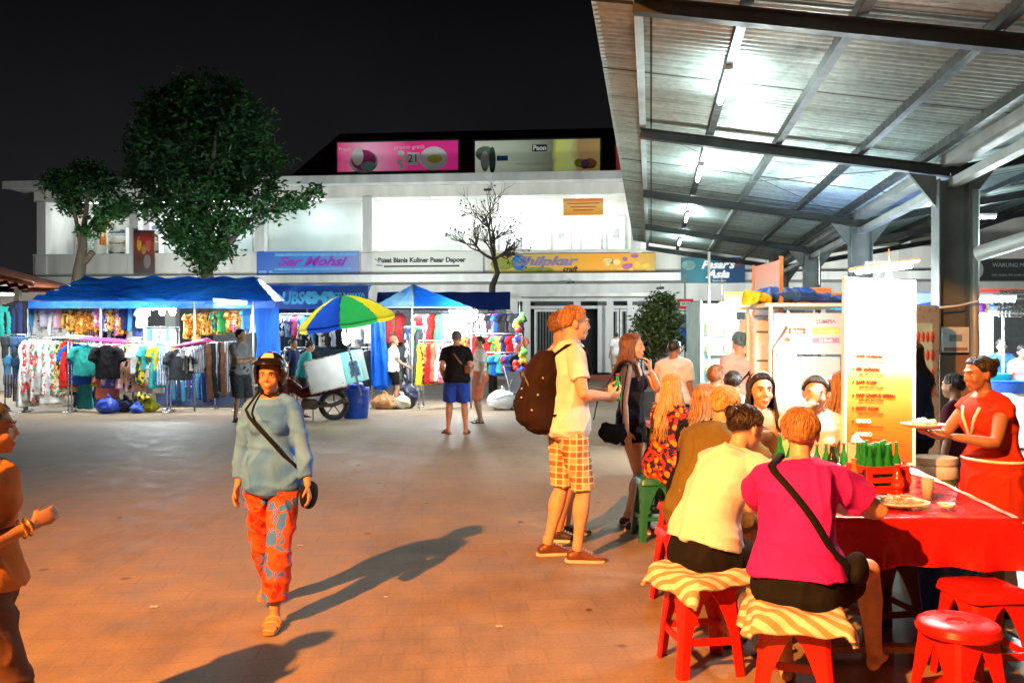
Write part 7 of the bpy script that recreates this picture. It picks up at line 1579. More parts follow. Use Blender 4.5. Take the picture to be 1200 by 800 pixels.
tube_lamp('bright tube light inside the right hand stall', P(1132, 366, ry + .6), P(1168, 366, ry + .6), 220, (.9, 1, 1), 70); tube_lamp('glaring tube light above the right hand stall counter', P(1135, 352, 11.5), P(1190, 352, 11.5), 280, (.85, 1, 1), 90); tube_lamp('bright tube light high behind the menu board lamp', P(1015, 312, 12.5), P(1056, 312, 12.5), 120, (.8, 1, 1), 90)
bulb_lamp('bright bulb at the left of the right hand stall', P(1147, 378, ry + .3), 300, (.92, 1, 1), 100, .11, .2)
t = thing('wall_poster', 'blue and white food photo on the back of the right stall', 'poster', (P(1150, 0, ry).x, ry + 1.55, 1.6)); g = MB(); g.box((0, 0, 0), (.8, .02, .6)); g.build('picture', batik('photo_food', (.5, .62, .75), (.7, .75, .75), (.2, .3, .45), 3), t)
t = thing('bucket', 'green bucket with tan lid standing on a small stand near the vendor', 'bucket', (P(1096, 0, 6.3).x, 6.3, .35)); g = MB(); g.lathe([(0, 0), (.11, 0), (.135, .24), (.14, .25), (.0, .25)], n=28); g.build('body', M('bucket_green', (.25, .42, .06), .4, bmp=0), t, 'auto'); g = MB(); g.lathe([(.0, .252), (.15, .252), (.155, .27), (.15, .33), (.14, .35), (0, .35)], n=28); g.lathe([(0, .352), (.15, .352), (.153, .40), (0, .41)], n=28); g.build('lid', M('lid_tan', (.65, .48, .32), .5, bmp=0), t, 'auto')
stool('dark maroon stool carrying the green bucket', (P(1096, 0, 6.3).x, 6.3, 0), MS, .5, .35, .28)
t = thing('drum', 'bright blue drum standing under the table', 'drum', (2.55, 5.05, 0)); g = MB(); g.lathe([(0, 0), (.17, 0), (.19, .3), (.2, .32), (.19, .34), (.19, .46), (.2, .48), (.18, .47), (0, .1)], n=28); g.build('body', M('plastic_blue'), t, 'auto')
g = MB(); g.grid(lambda u, v: V(((u - .5) * .5, (v - .5) * .35, .008 + .006 * math.sin(u * 12) * math.sin(v * 9))), 20, 14); o = g.build('floor_mat', M('mat_cream', (.55, .5, .36), .8), None, True, recalc=False); o.location = (2.98, 4.75, .004); tag(o, 'small cream mat lying on the dark tiles right of the table', 'mat')
# dark goods table and stalls farther along the canopy
for k, (px, Y, lab) in enumerate(((960, 12.5, 'far stall table with white cover beyond the cream cart'), (1040, 15, 'far stall table with white cover behind the second column'))):
    p = G(px, Y); t = thing('stall_table', lab, 'table', p); g = MB(); g.box((0, 0, .8), (1.6, .7, .04)); g.build('tabletop', M('panel_white'), t); drop('cover', (-.8, -.36, .8), (.8, -.36, .8), .05, M('cover_cool', (.45, .55, .6), .7), t, k, 30, .03); [MB().box((sx_ * .75, sy * .3, .39), (.04, .04, .78)).build('leg', STEEL, t) for sx_ in (-1, 1) for sy in (-1, 1)]
    bulb_lamp('white bulb over the ' + lab.split(' beyond')[0].split(' behind')[0] + [' beyond the cart', ' by the column'][k], (p.x, Y, 2.2), 200, (.9, 1, 1), 60, .08, .5)
t = thing('parasol', 'blue tarpaulin shelter roof beyond the cream cart', 'shelter', G(1010, 14)); g = MB(); tarp_grid(g, ((-1.6, -1, 2.1), (1.9, -1, 2.1), (1.9, 1.2, 2.45), (-1.6, 1.2, 2.45)), 30, 10, .08, 4, .03); g.build('sheet', mtp, t, True, recalc=False); [MB().tube([(x, y, 0), (x, y, 2.3)], .02, 8).build('pole', STEELL, t, True) for x in (-1.5, 1.8) for y in (-.9, 1.1)]
# ---------------------------------------------------------------- people
S_L = skin('skin_fair', (.62, .36, .24)); S_M = skin('skin_mid', (.46, .24, .14)); S_B = skin('skin_brown', (.30, .145, .08))
H_G = hairmat('hair_ginger', (.36, .18, .065)); H_BL = hairmat('hair_blond', (.60, .36, .12), (.85, .6, .28)); H_LB = hairmat('hair_lightbrown', (.34, .18, .07), (.6, .36, .16)); H_BR = hairmat('hair_brown', (.20, .085, .03), (.4, .2, .08)); H_BK = hairmat('hair_black', (.012, .009, .008), (.07, .06, .055))
LEA = M('leather_brown', (.16, .05, .025), .45, bmp=.2); BLKC = fabric('fab_black', (.006, .006, .008)); SOLE = M('sole_white', (.6, .58, .52), .6)
def attach(name, label, cat, F): t = thing(name, label, cat, F.root.location, F.root.rotation_euler.z); return t
def ipt(px, Y): return ((px - 600) / 1000 * Y, Y, 0)
# man with backpack
F = person('tall ginger man with a white tee, plaid shorts and a dark backpack', ipt(664, 6.32), -80, S_L, 'short', H_G,
    top=dict(mat=fabric('tee_white', (.78, .78, .80)), sleeve=.62, hem=-.10, inf=.018, loose=.03), bottom=dict(mat=fabric('plaid_shorts', (.66, .46, .22), 'plaid', (.30, .12, .04), (.82, .74, .55), 3.4), u=1.02, inf=.016, flare=.016, name='shorts', amp=.008),
    shoes=dict(mat=LEA), H=1.86, sex='m', lean=1, lean2=5, hyaw=4, hpitch=4, handR=(.12, .29, 1.20), handL=(-.04, .31, 1.22), poleR=(.6, -.4, -1), poleL=(-.6, -.4, -1), feetR=(.12, .05, .08), feetL=(-.11, -.12, .08), footyaw=(10, 6), curl=38, palmR=(-1, .2, .5), palmL=(1, .2, .5), seed=5)
t = attach('backpack', 'large dark brown backpack worn by the ginger man', 'backpack', F); bpm = M('pack_brown', (.022, .010, .010), .85, var=.4, bmp=.5, bscale=120, spec=.2)
mb = MB(); c = F.spine(.22)[0]; U = F.U

for (z0_, zz) in ((0, ((-.33, .10, .05, -.19), (-.30, .145, .095, -.21), (-.20, .168, .125, -.225), (-.05, .172, .13, -.225), (.10, .155, .115, -.21), (.21, .12, .09, -.185), (.28, .075, .055, -.165))), (1, ((-.27, .10, .04, -.30), (-.23, .135, .07, -.31), (-.10, .14, .075, -.315), (-.02, .12, .05, -.31)))):
    mb.rings([[c + V((rx_ * math.copysign(abs(math.cos(q)) ** .7, math.cos(q)), dy + ry_ * math.copysign(abs(math.sin(q)) ** .7, math.sin(q)), dz)) for q in np.linspace(0, 2 * PI, 37)[:-1]] for dz, rx_, ry_, dy in zz])
pk_ = add_mesh('pack_body', cloth_mesh(mb, .010, .010, 3, 9, 3), bpm, t); g = MB(); g.tube([c + V((.12 * math.cos(q), -.30 - .055 * abs(math.sin(q)), -.02 + .15 * math.sin(q))) for q in np.linspace(0, PI, 14)], .006, 6); g.build('zip', STEELG, pk_, True)
g = MB(); [g.ell(c + V(p), .007) for p in ((.158, -.22, .08), (.17, -.26, -.04), (.12, -.37, -.06), (.08, -.36, .0), (.15, -.3, -.15))]; g.build('zip_pull', M('tag_pale', (.6, .55, .45)), pk_, True)
for sg in (-1, 1):
    sh = F.sh[sg]; p0 = c + V((sg * .07, -.15, .22)); g = MB(); xs = F.X * (-sg * .045)
    g.tube([p0, sh + xs + F.U * .05 + F.Y * -.06, sh + xs + F.U * .062, sh + xs + F.U * .03 + F.Y * .075, sh + xs * 1.1 - F.U * .12 + F.Y * .13, sh + xs * .4 - F.U * .28 + F.Y * .07, c + V((sg * .15, -.14, -.20))], [.03, .034, .036, .034, .03, .022, .014], 10, .28, up=(0, 0, 1)); g.build('strap', bpm, t, True)
bottle('green bottle held in the hands of the ginger man', V(ipt(664, 6.32)) + Matrix.Rotation(R(-80), 3, 'Z') @ V((.04, .38, 1.16)), GG, .2, .03, None)
# second man half hidden behind him
person('man almost hidden behind the backpack man, white tee and grey shorts', ipt(657, 6.95), -84, S_M, 'short', H_BR, top=dict(mat=fabric('tee_grey2', (.6, .56, .5)), sleeve=.6), bottom=dict(mat=fabric('short_pale', (.55, .50, .42)), u=.95, inf=.02, flare=.02), shoes=dict(mat=M('shoe_dark', (.05, .03, .03), .5)), H=1.84, hyaw=-8, feetR=(.1, -.04, .08), feetL=(-.1, .06, .08), handR=(.12, .32, 1.16), handL=(-.05, .33, 1.18), seed=9)
# woman in navy
F = person('young woman in navy vest top and black shorts with a hand at her chin', ipt(739, 7.3), -112, S_L, 'long', hairmat('hair_redbrown', (.13, .055, .03), (.30, .14, .08)), top=dict(mat=fabric('vest_navy', (.012, .014, .035)), kind='tank', hem=-.02, inf=.010, loose=.012, name='vest_top'), bottom=dict(mat=BLKC, u=.36, inf=.014, flare=.02),
    shoes=dict(mat=M('shoe_maroon', (.10, .02, .03), .5)), H=1.665, sex='f', w=.94, hairlen=.34, hyaw=-2, handL=(-.04, .16, 1.36), poleL=(-.8, .3, -1), hdirL=(.1, -.1, 1), palmL=(.3, -1, 0), curlL=45, handR=(.20, .02, .82), feetR=(.10, .05, .075), feetL=(-.09, -.05, .075), seed=12)
t = attach('shoulder_bag', 'black shoulder bag on the arm of the woman in navy', 'bag', F); mb = MB(); mb.ell((.21, -.10, .83), (.045, .13, .085)); mb.box((.21, -.10, .88), (.05, .20, .07)); me = cloth_mesh(mb, .012, .010, 2, 12, 3); add_mesh('bag_body', me, BLKC, t); sh = F.sh[1]
g = MB(); g.tube([V((.22, -.02, .94)), V((.22, -.01, 1.15)), sh + V((.03, .02, .05)), sh + V((.0, -.05, .04)), V((.22, -.22, 1.15)), V((.23, -.26, .94))], .005, 6); g.build('strap', BLKC, t, True)
g = MB(); g.tube([F.HC + F.HR @ V(((.078) * math.cos(q), -.012, .03 + .088 * math.sin(q))) for q in np.linspace(.1, PI - .1, 16)], .006, 6); o = g.build('hair_band', M('band_pale', (.6, .45, .4)), F.root, True)
# floral girl
F = person('fair long haired girl in an orange and black floral dress on a green stool', ipt(779, 6.92), -52, S_L, 'long', H_BL, top=dict(mat=fabric('floral_dress', (.035, .015, .05), 'floral', (.85, .30, .02), (.55, .05, .03), 17), kind='dress', sleeve=.55, u=.75, name='dress', sflare=.02), shoes=dict(mat=M('sandal_tan', (.2, .1, .05)), kind='sandal'),
    H=1.62, sex='f', hip=.60, lean=4, lean2=12, hyaw=-28, hpitch=-2, hairlen=.40, feetR=(.10, .38, .075), feetL=(-.10, .36, .075), handR=(.12, .36, .78), handL=(-.10, .38, .80), poleR=(1, -.4, -.8), poleL=(-1, -.4, -.8), seed=14)
# woman in black with long fair hair
F = person('woman in black with long light brown hair between the floral girl and olive man', ipt(812, 5.98), -48, S_L, 'long', H_LB, top=dict(mat=BLKC, sleeve=.5), bottom=dict(mat=BLKC, u=.6), shoes=dict(mat=M('sandal_tan'), kind='sandal'), H=1.66, sex='f', hip=.56, lean=5, lean2=20, hyaw=-8, hpitch=8, hairlen=.36, feetR=(.12, .40, .075), feetL=(-.10, .34, .075), handR=(.14, .40, .82), handL=(-.10, .42, .82), poleR=(1, -.3, -.8), poleL=(-1, -.3, -.8), seed=15)
# olive man
F = person('blond man in an olive shirt seen from behind at the table', ipt(818, 5.25), -50, S_L, 'short', H_BL, top=dict(mat=fabric('tee_olive', (.17, .13, .035)), sleeve=.7, hem=-.12, inf=.02, loose=.02), bottom=dict(mat=fabric('short_sand', (.30, .24, .15)), u=.85, inf=.02, flare=.02), shoes=dict(mat=M('sandal_tan'), kind='sandal'), H=1.80, sex='m', hip=.56, lean=12, lean2=34, hpitch=10, hyaw=0, w=1.04, feetR=(.15, .38, .075), feetL=(-.13, .34, .075), handR=(.16, .50, .84), handL=(-.10, .52, .84), poleR=(1, -.3, -.6), poleL=(-1, -.3, -.6), seed=17)
# woman pale tee
F = person('dark haired woman in a pale tee and black shorts leaning to the table', (.95, 4.26, 0), -58, S_L, 'bun', hairmat('hair_dark', (.022, .012, .012), (.10, .05, .045)), top=dict(mat=fabric('tee_pale', (.78, .77, .80)), sleeve=.60, hem=.015, inf=.016, loose=.022, amp=.012, freq=13, sflare=.022), bottom=dict(mat=BLKC, u=.46, inf=.014, flare=.01), shoes=dict(mat=M('sandal_black', (.02, .02, .02), .5), kind='sandal'), H=1.70, sex='f', w=1.0, hip=.575, lean=17, lean2=36, hyaw=10, hpitch=16, twist=4,
    feetR=(.10, .34, .075), feetL=(-.10, .24, .075), handR=(.20, .53, .98), handL=(.02, .60, .86), poleR=(1, .1, -.9), poleL=(-1, -.3, -.6), hdirR=(-.25, .2, 1), curlR=55, palmR=(-.6, -1, 0), seed=21)
# magenta person
F = person('brown haired person in a magenta shirt nearest the camera at the table corner', (1.22, 3.66, 0), -24, S_L, 'short', H_LB, top=dict(mat=fabric('tee_magenta', (.52, .015, .30)), sleeve=.64, hem=.02, inf=.018, loose=.026, amp=.013, freq=13, sflare=.03), bottom=dict(mat=BLKC, u=.55, inf=.018, flare=.014), shoes=None, H=1.66, sex='f', w=1.06, hip=.575, lean=6, lean2=24, hyaw=0, hpitch=8,
    feetR=(.30, .44, .16), feetL=(-.08, .36, .08), kneeR=(.5, 1, .3), handR=(.20, .44, .82), handL=(-.10, .50, .80), poleR=(1.2, -.1, -.5), poleL=(-1, -.3, -.6), seed=23)
MAG = F
t = attach('crossbody_bag', 'black crossbody bag strap across the magenta shirt, bag at the right hip', 'bag', F); c1 = F.sh[-1]; Yv = F.Y; 
pts = []
for k in range(15):
    u = k / 14; tt = lerp(.50, .04, u); p, X, Yy, Uu = F.spine(tt); rx, ry = prof(tt, 'f', F.w); rx = rx * F.s + .045; ry = ry * F.s + .045; a = lerp(2.35, .02, u); sx_ = math.cos(a); sy = -abs(math.sin(a)) ** .9
    pts.append(p + X * rx * (sx_ if u > .02 else sx_) + Yy * ry * sy)
g = MB(); g.tube([F.sh[-1] * .55 + F.neck * .45 + F.U * .035 + F.Y * .05, F.sh[-1] * .55 + F.neck * .45 + F.U * .05 - F.Y * .03] + pts[1:], .017, 8, .3, up=tuple(-F.Y)); g.build('strap', BLKC, t, True)
mb = MB(); mb.ell(V(pts[-1]) + V((.02, .07, .02)), (.045, .11, .07)); add_mesh('bag_body', cloth_mesh(mb, .012, .008, 2, 12, 3), BLKC, t)
# women across
F = person('woman with a pale headband and dark hair facing the camera across the table', ipt(888, 6.12), 176, S_L, 'long', H_BK, top=dict(mat=fabric('top_peach', (.62, .32, .14)), kind='tank', hem=-.05), bottom=dict(mat=BLKC, u=.6), shoes=dict(mat=M('sandal_black'), kind='sandal'), H=1.70, sex='f', hip=.60, lean=3, lean2=12, hpitch=-2, hyaw=-6, hairlen=.28, handR=(.14, .36, .80), handL=(-.16, .36, .80), poleR=(1, -.2, -.8), poleL=(-1, -.2, -.8), feetR=(.12, .36, .075), feetL=(-.12, .36, .075), headscale=1.08, seed=31)
g = MB(); g.tube([F.HC + F.HR @ V((.083 * math.cos(q), .012, .035 + .10 * math.sin(q))) for q in np.linspace(.1, PI - .1, 18)], .008, 6); g.build('headband', M('band_cool', (.55, .52, .5)), F.root, True)
F = person('woman in a white shirt eating with a raised hand across the table', ipt(957, 5.98), 160, S_L, 'bun', H_BK, top=dict(mat=fabric('shirt_white', (.76, .75, .73)), sleeve=.7), bottom=dict(mat=BLKC, u=.6), shoes=dict(mat=M('sandal_black'), kind='sandal'), H=1.70, sex='f', w=1.08, hip=.60, lean=4, lean2=16, hpitch=4, hyaw=4, handR=(.02, .26, 1.19), hdirR=(-.2, -.2, 1), curlR=55, palmR=(-.3, -1, 0), handL=(-.16, .36, .80), poleR=(1, .2, -.8), poleL=(-1, -.2, -.8), feetR=(.12, .36, .075), feetL=(-.12, .36, .075), headscale=1.08, seed=33)
g = MB(); g.tube([F.HC + F.HR @ V((.08 * math.cos(q), .02, .035 + .098 * math.sin(q))) for q in np.linspace(.1, PI - .1, 18)], .007, 6); g.build('headband', M('band_cool'), F.root, True)
person('long haired brown woman seen from behind left of the menu board', ipt(980, 6.75), -40, S_M, 'long', H_LB, top=dict(mat=fabric('tee_tan', (.5, .4, .3)), sleeve=.6), bottom=dict(mat=BLKC, u=.6), shoes=dict(mat=M('sandal_black'), kind='sandal'), H=1.68, sex='f', hip=.60, lean=5, lean2=12, hairlen=.34, feetR=(.12, .36, .075), feetL=(-.12, .36, .075), near=False, seed=35)
# vendor
F = person('vendor in an orange red apron dress holding a white plate right of the table', (2.84, 5.02, 0), 100, S_B, 'bun', H_BK, top=dict(mat=fabric('shirt_orange', (.50, .035, .010)), sleeve=.28, hem=-.12, inf=.016, loose=.02, sflare=.02), bottom=dict(mat=fabric('pants_pale', (.62, .52, .42)), u=1.75, inf=.010, flare=.012, waist=.03, name='trousers'), shoes=dict(mat=M('sandal_black'), kind='sandal'), H=1.52, sex='f', w=1.06, lean=4, lean2=12, hpitch=8, hyaw=4, handR=(.10, .36, 1.06), handL=(-.10, .36, 1.06), poleR=(.9, -.6, -.8), poleL=(-.9, -.6, -.8), palmR=(0, .1, 1), palmL=(0, .1, 1), curl=12, seed=41)
mb = MB(); s = F.s
for i in range(8): pass
rings = []
for i in range(9):
    u = i / 8; z = F.P.z + .08 - u * .38; rx, ry = .175 * s + .03 * u + .040, .128 * s + .03 * u + .045; rings.append([V((rx * math.cos(q), F.P.y + ry * math.sin(q), z)) for q in np.linspace(0, 2 * PI, 33)[:-1]])
mb.rings(rings); add_mesh('apron_skirt', cloth_mesh(mb, .010, .010, 8, 15, 2), fabric('apron_red', (.42, .028, .010)), F.root)
g = MB(); g.tube([V(p) for p in rings[7]] + [V(rings[7][0])], .007, 6, cap=False); g.build('piping', M('piping_white', (.75, .72, .68)), F.root, True); g = MB(); g.tube([V(p) for p in rings[0]] + [V(rings[0][0])], .009, 6, cap=False); g.build('piping', M('piping_white', (.75, .72, .68)), F.root, True)
g = MB(); g.tube([F.spine(.46)[0] + F.X * .07 * 1 + F.Y * .10, F.spine(.40)[0] + F.X * .05 + F.Y * .13, F.spine(.28)[0] + F.X * .01 + F.Y * .14], .012, 6, .5); g.tube([F.spine(.46)[0] - F.X * .07 + F.Y * .10, F.spine(.40)[0] - F.X * .05 + F.Y * .13, F.spine(.28)[0] - F.X * .01 + F.Y * .14], .012, 6, .5); g.build('collar_trim', M('piping_white'), F.root, True)
pw = V((2.84, 5.02, 0)) + Matrix.Rotation(R(100), 3, 'Z') @ V((0, .47, 1.10)); plate('white plate carried by the vendor in the orange red apron', pw, .12, mat=M('melamine_white', (.78, .78, .76), .3, bmp=0)); mb = MB(); [mb.ell((random.uniform(-.06, .06), random.uniform(-.06, .06), .03), (.04, .04, .022)) for _ in range(7)]; o = add_mesh('rice', cloth_mesh(mb, .008, .006, 4, 60, 1), M('rice_white', (.78, .77, .72), .7), None); o.location = pw; tag(o, 'heap of white rice on the plate carried by the vendor', 'food'); o['kind'] = 'stuff'
person('woman in a maroon top seated with her back turned behind the vendor', (3.82, 7.2, 0), 35, S_M, 'bun', H_BK, top=dict(mat=fabric('top_maroon', (.10, .012, .03)), sleeve=.5), bottom=dict(mat=M('jeans', (.03, .06, .16), .8), u=1.7), shoes=dict(mat=M('sandal_black'), kind='sandal'), H=1.62, sex='f', hip=.60, lean=4, lean2=12, feetR=(.12, .36, .075), feetL=(-.12, .36, .075), near=False, seed=43)
person('person in dark blue half hidden by the right edge of the menu board', (3.26, 6.85, 0), 70, S_M, 'long', H_BK, top=dict(mat=fabric('top_dkblue', (.015, .03, .09)), sleeve=1.8), bottom=dict(mat=BLKC, u=1.7), shoes=dict(mat=M('sandal_black'), kind='sandal'), H=1.62, sex='f', lean=4, lean2=8, near=False, seed=45)
person('woman in blue working behind the counter of the right stall', (P(1174, 0, 13.4).x, 13.4, 0), 150, S_M, 'short', H_BK, top=dict(mat=F_('blue'), sleeve=.7), bottom=dict(mat=BLKC, u=1.7), H=1.66, sex='f', lean=5, lean2=18, hpitch=16, handR=(.15, .36, .95), handL=(-.15, .36, .95), near=False, seed=47)
person('woman in pink behind the blue basin of the right stall', (P(1194, 0, 13.2).x, 13.2, 0), 170, S_M, 'bun', H_BK, top=dict(mat=F_('palepink'), sleeve=.6), bottom=dict(mat=BLKC, u=1.7), H=1.56, sex='f', lean=5, lean2=15, hpitch=16, handR=(.15, .36, .95), handL=(-.15, .36, .95), near=False, seed=48)
# people between the carts
person('man in a white shirt and black cap standing behind the floral girl', ipt(790, 10.6), -35, S_B, 'crop', H_BK, top=dict(mat=F_('white'), sleeve=.8, inf=.03, loose=.04), bottom=dict(mat=F_('charcoal'), u=1.8, inf=.02, name='trousers'), shoes=dict(mat=M('shoe_dark')), H=1.62, sex='m', w=1.1, hyaw=10, near=False, seed=51)
F = person('woman in a pale pink top with crossed black straps walking to the bright stall', ipt(867, 9.2), 8, S_L, 'bun', hairmat('hair_teal', (.06, .14, .18), (.15, .3, .35)), top=dict(mat=fabric('top_pinkpale', (.72, .42, .40)), sleeve=.6, inf=.02, loose=.03), bottom=dict(mat=F_('palepink'), u=1.2, inf=.03, flare=.02, name='trousers'), shoes=dict(mat=M('sandal_black'), kind='sandal'), H=1.70, sex='f', w=1.08, near=False, seed=52)
g = MB(); b0 = F.spine(.30)[0] - F.Y * .155; g.tube([F.sh[1] * .6 + F.neck * .4 - F.Y * .06, b0 + V((.03, 0, .03)), b0 + V((-.10, .02, -.10))], .013, 6, .4); g.tube([F.neck - F.Y * .08 + V((.03, 0, -.02)), b0 + V((.05, 0, -.03)), b0 + V((.05, 0, -.12))], .013, 6, .4); g.build('straps', BLKC, F.root, True)
person('seated diner with brown hair in front of the pink topped woman, left', ipt(834, 8.1), -40, S_M, 'short', H_BR, top=dict(mat=F_('palepink'), sleeve=.6), bottom=dict(mat=BLKC, u=.8), shoes=dict(mat=M('sandal_black'), kind='sandal'), H=1.72, sex='m', hip=.60, lean=4, lean2=12, feetR=(.12, .36, .075), feetL=(-.12, .36, .075), near=False, seed=53)
person('seated diner with black hair in front of the pink topped woman, right', ipt(856, 7.75), -30, S_M, 'short', H_BK, top=dict(mat=F_('cream'), sleeve=.6), bottom=dict(mat=BLKC, u=.8), shoes=dict(mat=M('sandal_black'), kind='sandal'), H=1.62, sex='m', hip=.60, lean=4, lean2=12, feetR=(.12, .36, .075), feetL=(-.12, .36, .075), near=False, seed=54)
stool('red stool under the brown haired diner near the carts', ipt(834, 8.05), RS, .2, .5); stool('red stool under the black haired diner near the carts', ipt(856, 7.7), RS, .5, .5)
# walker with helmet
F = person('helmeted woman in a light blue shirt and red patterned trousers walking to the camera', (-1.39, 4.95, 0), 176, S_M, None, None, top=dict(mat=fabric('shirt_lightblue', (.06, .22, .85), 'batik', (.10, .30, .92), (.13, .34, .92), 2.2), sleeve=1.76, hem=-.11, inf=.015, loose=.018, amp=.011, sflare=.004), bottom=dict(mat=fabric('pants_pattern', (.62, .03, .02), 'batik', (.66, .10, .03), (.05, .20, .80), 8.5), u=1.80, inf=.012, flare=.016, waist=.03, name='trousers', amp=.010), shoes=dict(mat=M('sandal_orange', (.45, .22, .08), .5), kind='sandal'),
    H=1.50, sex='f', w=.96, lean=1, lean2=3, handR=(.21, .04, .66), handL=(-.27, .12, .67), feetR=(.09, -.28, .12), feetL=(-.07, .16, .075), kneeR=(.1, 1, .2), seed=61, hyaw=-4)
t = attach('helmet', 'black open face motorbike helmet with a pale sticker worn by the walking woman', 'helmet', F); h = F.hs; c0 = F.HC + F.HR @ V((0, -.012, .03) ) * h
def hs(az, el, k=0):
    d = V((math.sin(az) * math.cos(el), math.cos(az) * math.cos(el), math.sin(el))); r = 1 / math.sqrt((d.x / .110) ** 2 + (d.y / .134) ** 2 + (d.z / .132) ** 2); return c0 + F.HR @ (d * (r + k) * h)
g = MB(); nu, nv = 48, 20
def hshell(u, v):
    az = -PI + 2 * PI * u; a = abs(math.degrees(az)); lo = 22 if a < 50 else (lerp(22, -48, min(1, (a - 50) / 14))); return hs(az, R(lerp(90, lo, v)))
g.grid(hshell, nu, nv); me = g.mesh('shell'); me.materials.append(M('helmet_black', (.012, .012, .014), .18, bmp=0)); o = link('shell', me, t, True); m = o.modifiers.new('s', 'SOLIDIFY'); m.thickness = .012
g = MB(); g.grid(lambda u, v: hs(R(lerp(-50, 50, u)), R(lerp(36, 20, v)), .006 + .022 * v), 20, 5); me = g.mesh('peak'); me.materials.append(M('helmet_black')); o = link('peak', me, t, True); m = o.modifiers.new('s', 'SOLIDIFY'); m.thickness = .006
g = MB(); g.grid(lambda u, v: hs(R(lerp(-28, 28, u)), R(lerp(66, 44, v)), .003), 12, 8); g.build('sticker', M('sticker_pale', (.75, .62, .45), .4, bmp=0), t, True, recalc=False)
g = MB(); g.tube([hs(R(78), R(-35), -.01), F.HC + F.HR @ V((.05, .03, -.11)) * h, F.HC + F.HR @ V((0, .06, -.125)) * h, F.HC + F.HR @ V((-.05, .03, -.11)) * h, hs(R(-78), R(-35), -.01)], .008, 6, .5); g.build('chin_strap', BLKC, t, True)
mb = MB(); mb.ell(F.HC + F.HR @ V((0, .03, -.055)) * h, (.066 * h, .075 * h, .055 * h), F.HR)
t = attach('crossbody_bag', 'small black crossbody bag at the hip of the helmeted woman', 'bag', F); g = MB(); pts = []
for k in range(13):
    u = k / 12; tt = lerp(.50, -.02, u); p, X, Yy, Uu = F.spine(tt); rx, ry = prof(tt, 'f', F.w); rx = rx * F.s + .055; ry = ry * F.s + .075; a = lerp(.75, PI - .05, u); pts.append(p + X * rx * math.cos(a) + Yy * ry * abs(math.sin(a)) ** .9)
g.tube([F.sh[1] * .5 + F.neck * .5 + F.U * .04 - F.Y * .05, F.sh[1] * .5 + F.neck * .5 + F.U * .055 + F.Y * .02] + pts[1:], .009, 8, .5); g.build('strap', BLKC, t, True); mb = MB(); mb.ell(V(pts[-1]) + V((-.03, .03, -.08)), (.05, .09, .085)); add_mesh('bag_body', cloth_mesh(mb, .012, .006, 2, 12, 2), BLKC, t)
# person at the left edge
F = person('person in an orange top with a bent arm and gold bangles at left edge', (-1.90, 3.02, 0), -66, S_B, 'short', H_BK, top=dict(mat=fabric('top_orange', (.40, .14, .03)), sleeve=.65, hem=-.02, inf=.02, loose=.03), bottom=dict(mat=fabric('legging_dark', (.10, .045, .03)), u=1.6, inf=.02, name='trousers'), shoes=dict(mat=M('sandal_black'), kind='sandal'), H=1.38, sex='f', w=1.1, lean=2, lean2=6, handR=(.10, .20, .96), hdirR=(-.5, .6, .3), poleR=(.5, -.9, -.6), handL=(-.16, -.12, .70), feetR=(.09, .16, .075), feetL=(-.07, -.15, .11), seed=71)
a, el, wr = F.arm[1][:3]; D = (wr - el).normalized(); t = attach('bangles', 'two gold bangles on the wrist of the person at left edge', 'bangles', F)
for k in (0, 1):
    c = wr - D * (.03 + .02 * k); A = D.orthogonal().normalized(); Bb = D.cross(A); g = MB(); g.tube([c + A * .033 * math.cos(q) + Bb * .033 * math.sin(q) for q in np.linspace(0, 2 * PI, 24)], .004, 6, cap=False); g.build('bangle', M('gold', (.8, .5, .1), .25, .9, bmp=0), t, True)
t = attach('shoulder_bag', 'dark shoulder bag strap and bag on the person at left edge', 'bag', F); mb = MB(); mb.ell((.16, -.05, .95), (.05, .12, .07)); add_mesh('bag_body', cloth_mesh(mb, .012, .008, 2, 12, 3), BLKC, t)
# man in black tee
F = person('man in a black tee and bright blue shorts standing with his back to the camera', ipt(535, 14.8), 4, S_M, 'short', hairmat('hair_grey', (.12, .10, .09), (.3, .27, .25)), top=dict(mat=BLKC, sleeve=.72, inf=.025, loose=.03, hem=-.08), bottom=dict(mat=fabric('short_blue', (.02, .07, .50)), u=.88, inf=.03, flare=.03), shoes=dict(mat=M('sandal_tan'), kind='sandal'), H=1.78, sex='m', w=1.08, lean=0, lean2=4, hpitch=8, handR=(.20, .12, 1.0), handL=(-.24, .10, 1.0), feetR=(.16, 0, .075), feetL=(-.14, .02, .075), footyaw=(16, 30), near=False, vox=.010, seed=81)
t = attach('crossbody_bag', 'brown sling bag across the back of the man in black', 'bag', F); g = MB(); g.tube([F.sh[-1] * .55 + F.neck * .45 + F.U * .04, F.spine(.38)[0] - F.Y * .16 - F.X * .05, F.spine(.25)[0] - F.Y * .16 + F.X * .06, F.spine(.14)[0] - F.Y * .10 + F.X * .17], .02, 6, .4); g.build('strap', LEA, t, True); mb = MB(); mb.box(F.spine(.13)[0] - F.Y * .09 + F.X * .17, (.08, .16, .15)); add_mesh('bag_body', cloth_mesh(mb, .014, .006, 1, 12, 2), LEA, t)
person('woman in a white tee and orange shorts standing right of the man in black', ipt(563, 16.8), 100, S_M, 'short', H_BK, top=dict(mat=F_('white'), sleeve=.7), bottom=dict(mat=F_('coral'), u=1.1, inf=.03), shoes=dict(mat=M('sandal_black'), kind='sandal'), H=1.70, sex='f', handR=(.18, .30, 1.0), near=False, seed=82)
